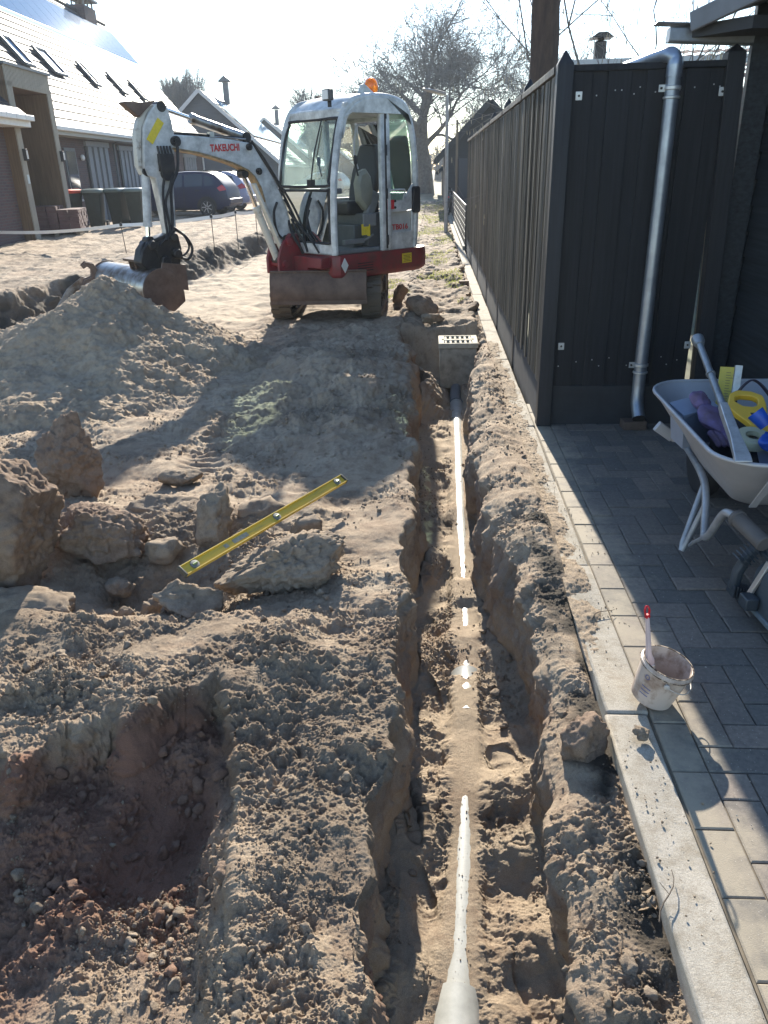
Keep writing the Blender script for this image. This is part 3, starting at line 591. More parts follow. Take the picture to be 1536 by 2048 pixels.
YEL = mat('yellow_sticker', (0.62, 0.48, 0.03), 0.6, var=.15, scale=30)
RTXT = mat('red_lettering', (0.45, 0.02, 0.02), 0.5)
MUD = mat('track_rubber_muddy', (0.035, 0.033, 0.032), 0.75, col2=(0.14, 0.11, 0.08), scale=9, thr=(.62, .72))
GLS = glass('cab_glass', (0.80, 0.93, 0.88), alpha=.16)
PH = R(-134.0)
ex = thing('mini_excavator', 'white and red mini excavator with open cab door standing on the sand', 'excavator', (-1.44, 9.3, 0.0), PH)
def ctube(pts, r, n=8, k=6, **kw): mb = MB(); mb.tube(smoothpath(pts, k), r, n, **kw); return mb
# local axes: x forward, y machine's left, z up
Tw = Matrix.Rotation(-PH, 4, 'Z') @ Matrix.Translation((1.44, -9.3, 0))   # world -> machine
def wbox(mb, c, d, **k): mb.box(c, d, T=Tw, **k)
# tracks (aligned with the road)
def track(xc):
    y0, y1, r = 9.45, 10.75, .21; hw = .115; z0 = .20+.01; mb = MB(); n = 64; L = 2*(y1-y0)+2*math.pi*r; rings_o = []
    def pt(s, rr):
        s %= L
        if s < y1-y0: return (y0+s, z0+rr)
        s -= y1-y0
        if s < math.pi*r: a = math.pi/2 - s/r; return (y1+rr*math.cos(a), z0+rr*math.sin(a))
        s -= math.pi*r
        if s < y1-y0: return (y1-s, z0-rr)
        s -= y1-y0; a = -math.pi/2 - s/r; return (y0+rr*math.cos(a), z0+rr*math.sin(a))
    m = 120
    for i in range(m):
        a = pt(i*L/m, r); b = pt(i*L/m, r-.035); rings_o.append([(xc-hw, a[0], a[1]), (xc+hw, a[0], a[1]), (xc+hw, b[0], b[1]), (xc-hw, b[0], b[1])])
    rings_o.append(rings_o[0]); mb.loft(rings_o, True, False, Tw)
    nl = 42
    for i in range(nl):
        for sgn in (-1, 1):
            s0 = i*L/nl+(.0 if sgn < 0 else .5*L/nl*.6); a = pt(s0, r-.004); a2 = pt(s0, r+.022); b = pt(s0+L/nl*.42, r-.004); b2 = pt(s0+L/nl*.42, r+.022)
            xa, xb = (xc-hw-.002, xc+.02) if sgn < 0 else (xc-.02, xc+hw+.002)
            mb.loft([[(xa, a[0], a[1]), (xa, b[0], b[1]), (xa, b2[0], b2[1]), (xa, a2[0], a2[1])], [(xb, a[0], a[1]), (xb, b[0], b[1]), (xb, b2[0], b2[1]), (xb, a2[0], a2[1])]], True, True, Tw)
    o = mb.build('track', MUD, ex)
    for yy, rr in ((y0, .165), (y1, .165), (9.8, .07), (10.1, .07), (10.4, .07)):
        w_ = MB(); T = Tw @ Matrix.Translation((xc, yy, z0 if rr > .1 else .085)) @ Matrix.Rotation(R(90), 4, 'Y')
        w_.lathe([(.02, -.10), (rr*.6, -.10), (rr*.65, -.07), (rr, -.07), (rr, .07), (rr*.65, .07), (rr*.6, .10), (.02, .10)], 20, T); w_.build('roller', DRK, o)
for xc in (-1.80, -.72): track(xc)
mb = MB(); wbox(mb, (-1.26, 10.1, .28), (.72, .5, .18)); wbox(mb, (-1.8, 10.1, .2), (.12, 1.2, .12)); wbox(mb, (-.72, 10.1, .2), (.12, 1.2, .12)); wbox(mb, (-1.26, 9.85, .3), (1.0, .16, .1))
wbox(mb, (-1.26, 10.35, .3), (1.0, .16, .1)); mb.lathe([(.3, .36), (.3, .47)], 28, Tw @ Matrix.Translation((-1.3, 10.05, 0))); mb.build('undercarriage_frame', DRK, ex, .01)
mb = MB()
sec = [(9.02, .215), (8.985, .27), (8.985, .36), (9.01, .48), (9.06, .56), (9.085, .56), (9.035, .48), (9.012, .36), (9.012, .27), (9.045, .215)]
mb.prism([(a, b) for a, b in sec], -1.86, -.745, 'x', Tw)
wbox(mb, (-1.30, 9.065, .565), (1.115, .06, .016)); wbox(mb, (-1.30, 9.015, .225), (1.118, .03, .05))
o = mb.build('dozer_blade', mat('blade_steel', (0.19, 0.125, 0.09), .7, col2=(.085, .055, .042), scale=6, metal=.25, bump=.0012, bscale=50, detail=9, stretch=(1, 1, 1)), ex, .004)
mb = MB()
for xx in (-1.55, -1.05): mb.beam([(xx, 9.05, .3), (xx, 9.5, .26), (xx, 9.9, .26)], .07, .12, Tw)
mb.tube([(-1.3, 9.06, .42), (-1.3, 9.7, .34)], .035, 10, Tw); mb.build('blade_arm', DRK, ex)
# red house body
mb = MB(); pl2 = [(.0, .44), (-.06, .51), (-1.05, .53)]+[(-1.3+.25*math.cos(R(a)), .28+.25*math.sin(R(a))) for a in range(70, 185, 20)]+[(-1.56, .0)]+[(-1.3+.25*math.cos(R(a)), -.32+.25*math.sin(R(a))) for a in range(185, 275, 20)]+[(-.4, -.62), (.0, -.6)]
def ringz(z, s): return [((x+.6)*s-.6, y*s, z) for x, y in pl2]
mb.loft([ringz(.47, .93), ringz(.50, .985), ringz(.53, 1), ringz(.70, 1), ringz(.735, .985)]); mb.build('red_body', REDM, ex, 0)
mb = MB()
for k in range(4): mb.box((-.42, .528, .545+.028*k), (.24, .006, .009), rot=(0, 0, R(1.2)))
mb.build('vent_slots', BLK, ex); mb = MB()
for k in range(4): mb.box((-.02+.005, .2, .56+.026*k), (.012, .12, .010))
mb.build('vent_slots', BLK, ex)
mb = MB(); mb.box((-1.08, .534, .63), (.16, .004, .11), rot=(0, 0, R(1.2))); o = mb.build('warning_sticker', YEL, ex)
mb = MB()
for k in range(5): mb.box((-1.08, .5375, .595+.016*k), (.12-.02*(k % 2), .0015, .005), rot=(0, 0, R(1.2)))
mb.build('sticker_print', mat('sticker_ink', (.05, .04, .01), .6), o)
mb = MB(); mb.add([(-.16, .5335, .63), (-.11, .5345, .70), (-.06, .5335, .63), (-.11, .5325, .56)], [(0, 1, 2, 3)]); mb.v = [(x, y-.0, z) for x, y, z in mb.v]
mb2 = MB(); mb2.prism([(-.165, .625), (-.115, .705), (-.065, .625), (-.115, .545)], .517, .526, 'y'); mb2.build('diamond_sticker', mat('white_sticker', (.6, .6, .58), .5), ex)
# front red swing bracket + red hood ahead of the cab's left foot
mb = MB(); mb.box((.06, -.02, .62), (.16, .36, .2)); mb.prism([(.0, .5), (.36, .53), (.36, .70), (.30, .86), (.18, .97), (.06, .92), (.0, .74)], -.34, -.30, 'y'); mb.prism([(.0, .5), (.36, .53), (.36, .70), (.30, .86), (.18, .97), (.06, .92), (.0, .74)], -.12, -.08, 'y')
mb.tube([(.20, -.37, .88), (.20, -.05, .88)], .045, 14); mb.tube([(.28, -.37, .64), (.28, -.05, .64)], .04, 14); mb.build('swing_bracket', REDM, ex, .008)
mb = MB(); mb.box((.07, .26, .66), (.14, .3, .12)); mb.build('front_cover', mat('dark_red_cover', (.16, .02, .025), .5), ex, .012)
# ---- cab
cab = MB()
def pil(s, pts, w=.085, h=.075): cab.beam(smoothpath([(a, s, b) for a, b in pts], 7), w, h, upv=(0, 1, 0), rnd=.75)
FP = [(-.01, .74), (-.015, 1.15), (-.045, 1.55), (-.13, 1.95), (-.20, 2.14), (-.30, 2.25), (-.46, 2.31), (-.78, 2.33), (-1.03, 2.29), (-1.14, 2.2), (-1.22, 2.0), (-1.265, 1.7), (-1.28, 1.36), (-1.27, 1.0), (-1.25, .74)]
for s in (.485, -.485): pil(s, FP)
# door jambs on both sides
for s in (.485, -.485): cab.beam([(-.745, s, .74), (-.745, s, 2.3)], .07, .06, upv=(0, 1, 0), rnd=.4)
cab.beam([(-.83, .497, .74), (-.825, .497, 2.27)], .06, .04, upv=(0, 1, 0), rnd=.5)
# front cross bars, slightly bowed
for z_, x_, h_ in ((2.17, -.215, .1), (.80, -.012, .12)): cab.beam(smoothpath([(x_-.02, .47, z_), (x_+.015, .2, z_), (x_+.015, -.2, z_), (x_-.02, -.47, z_)], 4), .06, h_, rnd=.4)
for z_, x_ in ((2.18, -1.14), (.85, -1.25), (1.3, -1.27)): cab.beam([(x_, .47, z_), (x_, -.47, z_)], .06, .1, rnd=.4)
cab.beam([(-.745, .49, 2.26), (-.13-.1, .49, 2.245)], .05, .05, rnd=.3)
# corner gussets inside the door opening
cab.prism([(-.70, 2.25), (-.34, 2.22), (-.24, 2.10), (-.18, 1.92), (-.21, 2.26), (-.5, 2.33), (-.72, 2.33)], .462, .508, 'y')
cab.build('cab_frame', WHT, ex, .006)
mb = MB(); P = [(-.30, 2.27), (-.46, 2.345), (-.8, 2.37), (-1.02, 2.33), (-1.13, 2.235)]
rg = []
for (s, dz, k) in ((-.53, -.045, .97), (-.50, -.01, .99), (-.40, .012, 1), (.0, .03, 1), (.40, .012, 1), (.50, -.01, .99), (.53, -.045, .97)):
    top = [((a+.7)*k-.7, s, b+dz) for a, b in [(-.185, 2.17)]+P+[(-1.17, 2.16)]]; bot = [(a, s, 2.15+.02) for a, b in reversed(P)]; rg.append(top+bot)
mb.loft(rg); mb.build('cab_roof', WHT, ex, .004)
# rear side quarter
rear = MB()
rear.prism([(-.72, .735), (-1.25, .735), (-1.285, .80), (-1.29, .93), (-.72, .93)], .478, .502, 'y'); rear.prism([(-.72, 1.15), (-1.10, 1.15), (-1.29, 1.22), (-1.295, 1.40), (-1.22, 1.45), (-1.06, 1.27), (-.72, 1.27)], .478, .502, 'y')
rear.prism([(-1.29, .93), (-1.2, .93), (-1.2, 1.16), (-1.29, 1.22)], .478, .502, 'y'); rear.prism([(-.72, .93), (-.79, .93), (-.79, 1.15), (-.72, 1.15)], .478, .502, 'y')
rear.prism([(-.02, .735), (-1.25, .735), (-1.29, 1.2), (-1.29, 1.3), (-.72, 1.3), (-.7, 1.0), (-.02, .95)], -.502, -.478, 'y')
rear.box((-1.26, 0, .95), (.03, .93, .42)); rear.build('rear_side_panel', WHT, ex, .006)
mb = MB(); mb.prism([(-.79, .93), (-1.2, .93), (-1.2, 1.16), (-1.1, 1.15), (-.79, 1.15)], .462, .47, 'y'); o = mb.build('model_recess', mat('light_recess', (.42, .43, .41), .5, var=.2), ex)
mb = MB()
for k in range(4): mb.box((-.83, .472, .96+.03*k), (.07, .006, .009))
mb.build('recess_slots', BLK, o)
text_obj('model_lettering', 'TB016', .085, RTXT, Matrix.Translation((-.90, .4735, .955)) @ Matrix(((-1, 0, 0, 0), (0, 0, 1, 0), (0, 1, 0, 0), (0, 0, 0, 1))), o, bold=.0015, sx=1.15)
mb = MB(); mb.prism(rrect(-1.315, 1.13, -1.2, 1.42, .03), .497, .535, 'y'); mb.build('black_latch_cover', BLK, ex, .006)
mb = MB(); mb.box((-.85, .506, 1.235), (.11, .01, .1)); mb.build('red_sticker', mat('red_sticker', (.5, .02, .03), .5), ex)
for z_ in (1.2, 1.27): mb = MB(); mb.lathe([(.014, 0), (.014, .012)], 12, Matrix.Translation((-.925, .502, z_)) @ Matrix.Rotation(R(-90), 4, 'X')); mb.build('key_lock', BLK, ex)
ctube([(-.82, .505, 1.30), (-.82, .53, 1.375), (-.86, .535, 1.39), (-1.02, .535, 1.39), (-1.06, .53, 1.375), (-1.06, .505, 1.29)], .011).build('grab_handle', WHT, ex)
for z_ in (.80, 1.3, 1.75, 2.12): mb = MB(); mb.tube([(-.79, .512, z_), (-.79, .512, z_+.11)], .016, 10); mb.build('door_hinge', BLK, ex)
mb = MB(); mb.beam([(-.79, .495, .76), (-.787, .495, 2.24)], .018, .04, upv=(0, 1, 0)); mb.build('door_seal', BLK, ex)
def pane(name, pts, mt=GLS, parent=None):
    mb = MB(); mb.add(pts, [tuple(range(len(pts)))]); a = mb.build(name, mt, parent or ex, smooth=False); return a
def xz(p, s): return [(a, s, b) for a, b in p]
pane('front_window', [(.0, .44, 1.46), (-.03, .44, 1.7), (-.11, .44, 1.95), (-.175, .42, 2.1), (-.175, -.42, 2.1), (-.11, -.44, 1.95), (-.03, -.44, 1.7), (.0, -.44, 1.46)])
pane('lower_front_window', [(.012, .44, .86), (.008, .44, 1.42), (.008, -.44, 1.42), (.012, -.44, .86)])
pane('side_window', xz([(-.86, 1.28), (-1.05, 1.28), (-1.21, 1.46), (-1.235, 1.7), (-1.19, 2.0), (-1.1, 2.19), (-.86, 2.22)], .485), glass('green_tinted_glass', (.55, .85, .76), alpha=.25))
pane('side_window', xz([(-.72, 1.31), (-1.24, 1.31), (-1.24, 1.7), (-1.19, 2.0), (-1.1, 2.19), (-.72, 2.25)], -.485))
pane('side_window', xz([(-.05, .97), (-.70, 1.0), (-.70, 2.22), (-.3, 2.2), (-.12, 1.9)], -.485))
pane('rear_window', [(-1.262, .43, 1.36), (-1.255, .43, 1.75), (-1.19, .42, 2.1), (-1.19, -.42, 2.1), (-1.255, -.43, 1.75), (-1.262, -.43, 1.36)])
mb = MB()   # rubber seals round the front panes, middle bar, wiper
def loop(pts, r): 
    mb.tube(smoothpath(pts+[pts[0]], 3), r, 6, caps=False)
loop([(.004, .44, 1.5), (-.10, .445, 1.92), (-.17, .42, 2.09), (-.18, .38, 2.12), (-.18, -.38, 2.12), (-.17, -.42, 2.09), (-.10, -.445, 1.92), (.004, -.44, 1.5), (.006, -.40, 1.455), (.006, .40, 1.455)], .016)
loop([(.014, .44, .9), (.01, .44, 1.38), (.01, .40, 1.41), (.01, -.40, 1.41), (.01, -.44, 1.38), (.014, -.44, .9), (.014, -.40, .865), (.014, .40, .865)], .016)
mb.build('window_seal', BLK, ex)
mb = MB(); mb.tube([(.03, .17, 1.5), (-.04, .17, 1.8), (-.165, .17, 2.12)], .009, 6); mb.tube([(-.055, .19, 1.75), (-.15, .19, 2.06)], .006, 6); mb.box((.03, .17, 1.49), (.06, .07, .07)); mb.build('wiper', BLK, ex)
# interior
mb = MB(); mb.box((-.62, 0, .76), (1.2, .9, .05)); mb.box((-.16, -.02, 1.40), (.16, .8, .055)); mb.box((-.14, -.28, 1.43), (.14, .2, .07)); mb.build('cab_floor', GRY, ex, .01)
mb = MB(); mb.box((-.83, .0, .97), (.5, .8, .36)); mb.box((-.52, .0, .90), (.14, .62, .26)); o = mb.build('seat_box', mat('dark_grey_steel', (.07, .075, .08), .5, var=.3), ex, .015)
mb = MB(); mb.box((-.585, .38, .97), (.008, .11, .13), rot=(0, 0, 0)); mb.box((-.54, .417, .98), (.13, .005, .12)); mb.build('instruction_sticker', YEL, o)
mb = MB(); mb.box((-.60, .415, 1.08), (.2, .02, .14)); mb.build('side_console', GRY, ex, .01)
mb = MB(); mb.box((-.36, .4, .86), (.3, .05, .05)); mb.tube([(-.5, .4, .86), (-.55, .43, .88), (-.65, .42, .92)], .012, 8); mb.build('foot_rail', GRY, ex, .01)
seat = MB()
seat.loft([[(x+a, y*b, z) for x, y in [(.24, .2), (.24, -.2), (.0, -.24), (-.24, -.22), (-.24, .22), (0, .24)]] for a, b, z in ((-.72, .9, 1.13), (-.70, 1, 1.17), (-.70, 1, 1.24), (-.71, .93, 1.28))])
seat.loft([[(x, y*w_, z+0*y) for x, y in ((x0+.05, .22), (x0+.07, 0), (x0+.05, -.22), (x0-.05, -.2), (x0-.07, 0), (x0-.05, .2))] for x0, w_, z in ((-.86, .95, 1.22), (-.90, 1.05, 1.4), (-.95, 1.0, 1.6), (-.99, .75, 1.78), (-1.0, .55, 1.88))])
seat.build('operator_seat', mat('black_vinyl', (.02, .021, .024), .55), ex, .02)
mb = MB(); mb.loft([[(x*k-.62, .30+dy, z*k+1.42) for x, z in [(-.02, .20), (.07, .17), (.12, .05), (.10, -.14), (.0, -.24), (-.08, -.2), (-.12, -.05), (-.09, .12)]] for k, dy in ((.75, -.05), (1, -.03), (1, .03), (.8, .06))]); mb.build('control_console', mat('olive_grey_plastic', (.20, .20, .16), .5, var=.15), ex)
mb = MB(); mb.box((-.72, .31, 1.22), (.12, .08, .34), rot=(0, R(-25), 0)); mb.build('console_arm', GRY, ex, .02)
ctube([(-.55, .30, 1.62), (-.50, .30, 1.78), (-.52, .31, 2.0), (-.56, .31, 2.06), (-.66, .32, 2.06)], .011).build('lockout_lever', mat('light_grey_lever', (.4, .4, .4), .4), ex)
for yy in (.08, -.1):
    mb = MB(); mb.tube(smoothpath([(-.30, yy, .78), (-.28, yy, 1.05), (-.24, yy+.02, 1.26)], 4), .012, 8); mb.box((-.235, yy+.03, 1.29), (.05, .12, .035)); mb.build('travel_lever', BLK, ex, .006)
for yy in (.33, -.33):
    mb = MB(); mb.tube([(-.52, yy, 1.55), (-.49, yy, 1.68)], .010, 8); mb.lathe([(.012, 0), (.022, .02), (.024, .08), (.015, .1)], 10, Matrix.Translation((-.49, yy, 1.66))); mb.build('joystick', BLK, ex)
mb = MB(); mb.tube(smoothpath([(-.35, .0, 2.22), (-.35, .0, 2.13), (-.36, .05, 2.10), (-.37, .17, 2.10), (-.37, .2, 2.2)], 4), .008, 6); mb.build('ceiling_hook', GRY, ex)
# lamp, lug, beacon
mb = MB(); mb.box((-.16, .30, 2.345), (.07, .12, .11)); mb.build('work_lamp', mat('lamp_housing', (.05, .05, .05), .5), ex, .012)
mb = MB(); mb.box((-.122, .30, 2.345), (.006, .095, .085)); mb.build('lamp_lens', mat('lens', (.6, .6, .6), .15), [o for o in children(ex) if o.name.startswith('work_lamp')][0])
mb = MB(); mb.box((-.18, .30, 2.27), (.03, .03, .08)); mb.build('lamp_bracket', BLK, ex)
mb = MB(); mb.prism([(-.56, 2.34), (-.62, 2.46), (-.66, 2.47), (-.70, 2.45), (-.86, 2.35)], .30, .325, 'y'); mb.build('lifting_lug', WHT, ex, .004)
mb = MB(); mb.prism([(-.5, 2.33), (-.55, 2.40), (-.6, 2.40), (-.68, 2.33)], -.40, -.37, 'y'); mb.build('lifting_lug', RUST, ex, .004)
AMB = bpy.data.materials.new('amber_plastic'); AMB.use_nodes = True; b = AMB.node_tree.nodes['Principled BSDF']; b.inputs['Base Color'].default_value = (1, .30, .01, 1); b.inputs['Roughness'].default_value = .15; b.inputs['Transmission Weight'].default_value = .55; b.inputs['Subsurface Weight'].default_value = .3; b.inputs['Subsurface Radius'].default_value = (.1, .04, .01)
be = MB(); T = Matrix.Translation((-.90, .17, 2.355)); be.lathe([(.05, .0), (.055, .03), (.058, .045)], 20, T); bo = be.build('beacon_base', BLK, ex)
be = MB(); be.lathe([(.060, .046), (.070, .06), (.077, .09), (.077, .12), (.070, .155), (.05, .182), (.025, .195), (.004, .199)], 24, T); be.build('beacon_lens', AMB, bo)
be = MB(); be.box((-.90, .17, 2.45), (.035, .018, .13)); be.build('beacon_reflector', mat('orange_core', (.5, .1, .0), .4), bo)
# ---- boom, in the plane y = -.21
BY = -.21
up = [(1.508, 1.90), (1.50, 1.945), (1.47, 1.972), (1.25, 1.962), (1.031, 1.950), (.85, 1.935), (.703, 1.916), (.60, 1.903), (.545, 1.885), (.46, 1.765), (.334, 1.585), (.24, 1.415), (.158, 1.26), (.115, 1.1), (.10, .98), (.11, .86)]
lo = [(.27, .85), (.29, .95), (.382, 1.15), (.44, 1.32), (.480, 1.46), (.55, 1.57), (.63, 1.635), (.732, 1.678), (.83, 1.713), (1.02, 1.762), (1.21, 1.807), (1.423, 1.839), (1.498, 1.850)]
mb = MB(); mb.prism(up+lo, BY-.07, BY+.07, 'y'); boom = mb.build('boom', WHTD, ex, .012)
boom.data.materials[0] = WHT
mb = MB(); mb.prism([(p[0], p[1]-.012) for p in lo[3:]]+[(p[0], p[1]+.006) for p in reversed(lo[3:])], BY-.074, BY+.074, 'y'); mb.build('boom_edge', mat('rust_stained_edge', (.36, .26, .12), .6, col2=(.12, .08, .05), scale=20), boom)
text_obj('boom_lettering', 'TAKEUCHI', .092, RTXT, Matrix.Translation((1.07, BY+.0725, 1.818)) @ Matrix.Rotation(R(1.5), 4, 'Y') @ Matrix(((-1, 0, 0, 0), (0, 0, 1, 0), (0, 1, 0, 0), (0, 0, 0, 1))), boom, bold=.003, sx=.80)
for (a, b, r) in ((1.46, 1.91, .05), (.60, 1.86, .035), (.50, 1.62, .035), (.20, .90, .05)):
    mb = MB(); mb.tube([(a, BY-.095, b), (a, BY+.095, b)], r, 18); mb.tube([(a, BY-.11, b), (a, BY+.11, b)], r*.55, 12); mb.build('pivot_pin', DRK, boom)
def cyl(name, a, b, split, rb, rr, y=BY, m1=WHTD, w_=ex):
    a, b = Vector((a[0], y, a[1])), Vector((b[0], y, b[1])); c = a.lerp(b, split); o = MB().tube([a, c], rb, 18); o.tube([c-(c-a).normalized()*.035, c+(c-a).normalized()*.01], rb*1.12, 18); o = o.build(name, m1, w_)
    r = MB().tube([c, b], rr, 14).build('piston_rod', CHR, o)
    for p in (a, b): k = MB(); k.tube([p-Vector((0, rb*1.3, 0)), p+Vector((0, rb*1.3, 0))], rb*1.05, 14); k.build('cylinder_eye', DRK, o)
    return o
for yy in (-.05,): cyl('boom_cylinder', (.29, .68), (.66, 1.60), .62, .042, .024, BY+.0)
bc = [o for o in children(ex) if o.name.startswith('boom_cylinder')][0]
mb = MB(); mb.beam([(.25, BY+.075, .74), (.58, BY+.075, 1.50)], .03, .075, upv=(0, 1, 0)); mb.box((.45, BY+.09, 1.2), (.02, .02, .2), rot=(0, R(24), 0)); mb.build('cylinder_guard', WHTD, bc, .003)
cyl('arm_cylinder', (.60, 1.955), (1.56, 2.215), .64, .047, .022, BY, m1=STEEL)
# ---- arm
armp = [(1.775, 2.03), (1.70, 2.16), (1.62, 2.235), (1.55, 2.25), (1.50, 2.225), (1.468, 2.10), (1.455, 1.97), (1.47, 1.84), (1.50, 1.70), (1.52, 1.63), (1.57, 1.0), (1.66, .99), (1.68, 1.2), (1.72, 1.58), (1.80, 1.60), (1.828, 1.69)]
mb = MB(); mb.prism(armp, BY-.06, BY+.06, 'y'); arm = mb.build('arm', WHT, ex, .010)
mb = MB(); mb.prism([(1.775, 2.03), (1.70, 2.16), (1.62, 2.235), (1.70, 2.20), (1.80, 2.10), (1.85, 1.98), (1.87, 1.70), (1.84, 1.62), (1.80, 1.60), (1.828, 1.69), (1.80, 1.9)], BY-.058, BY+.02, 'y'); mb.build('arm_spine', WHTD, arm, .006)
mb = MB(); mb.prism([(1.70, 2.20), (1.80, 2.12), (1.95, 2.235), (1.93, 2.25), (1.75, 2.245), (1.6, 2.27)], BY-.05, BY+.05, 'y'); mb.build('arm_bracket', RUST, arm, .004)
mb = MB(); mb.box((1.66, BY+.0625, 2.00), (.075, .004, .24), rot=(0, R(-38), 0)); mb.build('yellow_sticker', YEL, arm)
cyl('bucket_cylinder', (1.79, 1.64), (1.86, 1.0), .78, .042, .024, BY-.0, m1=WHT)
mb = MB()
for yy in (BY-.065, BY+.065):
    mb.beam([(1.60, yy, 1.08), (1.74, yy, 1.0), (1.86, yy, .96)], .016, .07, upv=(0, 1, 0))
    mb.beam([(1.86, yy, 1.0), (1.80, yy, .82)], .016, .06, upv=(0, 1, 0))
mb.build('bucket_link', DRK, ex, .004)
mb = MB()   # service block and lines strapped to the arm side
mb.box((1.60, BY+.095, 1.72), (.16, .05, .16)); 
for k in range(5): mb.tube(smoothpath([(1.54+.035*k, BY+.09, 1.64), (1.53+.035*k, BY+.105, 1.75), (1.545+.033*k, BY+.10, 1.87)], 4), .0125, 7)
mb.tube([(1.60, BY+.07, 1.62), (1.60, BY+.11, 1.62)], .07, 14); mb.build('hydraulic_block', DRK, ex, .006)
hs = MB()
for pts, r in [([(1.46, BY+.10, 1.86), (1.50, BY+.12, 1.66), (1.58, BY+.10, 1.5), (1.60, BY+.09, 1.3), (1.62, BY+.09, 1.12), (1.66, BY+.10, 1.0)], .016),
               ([(1.52, BY+.09, 1.7), (1.60, BY+.11, 1.5), (1.66, BY+.09, 1.35), (1.65, BY+.09, 1.1), (1.72, BY+.12, 1.0)], .013),
               ([(1.62, BY+.09, 1.64), (1.67, BY+.08, 1.45), (1.69, BY+.09, 1.2), (1.70, BY+.1, 1.04), (1.80, BY+.1, .95)], .013),
               ([(1.60, BY+.10, 1.10), (1.50, BY+.12, 1.02), (1.44, BY+.12, .90), (1.50, BY+.12, .80), (1.60, BY+.1, .84), (1.66, BY+.08, .92)], .015),
               ([(1.62, BY+.11, 1.12), (1.53, BY+.13, 1.04), (1.48, BY+.13, .92), (1.55, BY+.12, .84), (1.64, BY+.1, .88)], .011),
               ([(1.86, BY, 1.0), (1.96, BY+.05, .95), (1.98, BY+.05, .82), (1.9, BY+.05, .76)], .014),
               ([(1.44, BY+.02, 1.985), (1.2, BY+.04, 1.975), (.9, BY+.04, 1.955), (.62, BY+.05, 1.93), (.47, BY+.05, 1.80), (.32, BY+.06, 1.60), (.2, BY+.08, 1.38), (.09, BY+.1, 1.15), (.02, BY+.14, .95)], .014),
               ([(.55, BY+.06, 1.92), (.42, BY+.08, 1.74), (.27, BY+.09, 1.52), (.12, BY+.13, 1.27), (.04, BY+.17, 1.05), (.03, BY+.2, .86)], .014),
               ([(.30, BY+.09, 1.30), (.36, BY+.1, 1.18), (.33, BY+.1, .98), (.22, BY+.11, .90), (.12, BY+.13, .98)], .014),
               ([(.20, BY+.09, 1.33), (.10, BY+.12, 1.14), (.05, BY+.2, 1.0), (.03, BY+.32, .92), (.02, BY+.42, .80)], .013),
               ([(.16, BY+.1, 1.2), (.07, BY+.15, 1.05), (.05, BY+.28, .95), (.06, BY+.4, .86), (.05, BY+.48, .76)], .011),
               ([(.12, BY+.1, 1.12), (.1, BY+.16, .98), (.05, BY+.22, .86), (.04, BY+.26, .76)], .016), ([(.14, BY+.06, 1.1), (.14, BY+.13, .95), (.09, BY+.18, .82), (.05, BY+.18, .74)], .016)]:
    m_ = MB(); m_.tube(smoothpath(pts, 7), r, 8); m_.build('hydraulic_hose', BLK, ex)
# steel lines on the boom top
mb = MB(); mb.tube([(.62, BY+.055, 1.935), (1.0, BY+.055, 1.955), (1.05, BY+.055, 1.965)], .010, 8); mb.box((1.03, BY+.045, 1.975), (.05, .05, .05)); mb.build('steel_line', STEEL, boom)
# quick hitch and bucket (bucket axis = machine's y)
mb = MB(); mb.prism([(1.56, 1.04), (1.68, 1.06), (1.90, 1.0), (1.98, .92), (2.02, .80), (1.96, .74), (1.66, .68), (1.58, .74), (1.54, .9)], BY-.085, BY+.085, 'y'); mb.tube([(1.62, BY-.12, 1.02), (1.62, BY+.12, 1.02)], .045, 14); mb.tube([(1.87, BY-.12, .96), (1.87, BY+.12, .96)], .045, 14)
mb.tube([(1.75, BY-.16, .80), (1.75, BY+.14, .80)], .055, 14); mb.tube([(1.62, BY+.0, .86), (1.62, BY+.15, .86)], .05, 12); mb.build('quick_hitch', DRK, ex, .012)
mb = MB(); mb.box((1.86, -.40, .83), (.30, .30, .025), rot=(0, R(8), 0)); mb.prism([(1.72, .82), (2.0, .82), (1.96, .60), (1.70, .60)], -.46, -.44, 'y'); mb.prism([(1.72, .82), (2.0, .82), (1.96, .60), (1.70, .60)], -.34, -.32, 'y'); mb.prism([(1.60, .76), (1.86, .80), (1.92, .58), (1.60, .50)], .0, .025, 'y'); mb.build('hitch_plate', RUST, ex, .004)
bk = MB(); cx_, cz_, rr = 1.90, .54, .20   # rounded bucket back, opening turned away
ang = [R(a) for a in range(-78, 176, 11)]
outer = [(cx_+rr*math.cos(a), cz_+rr*math.sin(a)) for a in ang]; inner = [(cx_+(rr-.018)*math.cos(a), cz_+(rr-.018)*math.sin(a)) for a in reversed(ang)]
lip = [(1.60, .30)]; 
shell = outer+inner
bk.prism(shell, -1.22, .02, 'y'); bo = bk.build('bucket', STEEL, ex, .003)
for yy in (-1.235, .02):
    mb = MB(); mb.prism([(cx_+(rr+.012)*math.cos(a), cz_+(rr+.012)*math.sin(a)) for a in ang]+[(1.66, .50), (1.66, .40), (1.80, .31)], yy, yy+.018, 'y'); mb.build('bucket_side_plate', RUST, bo, .003)
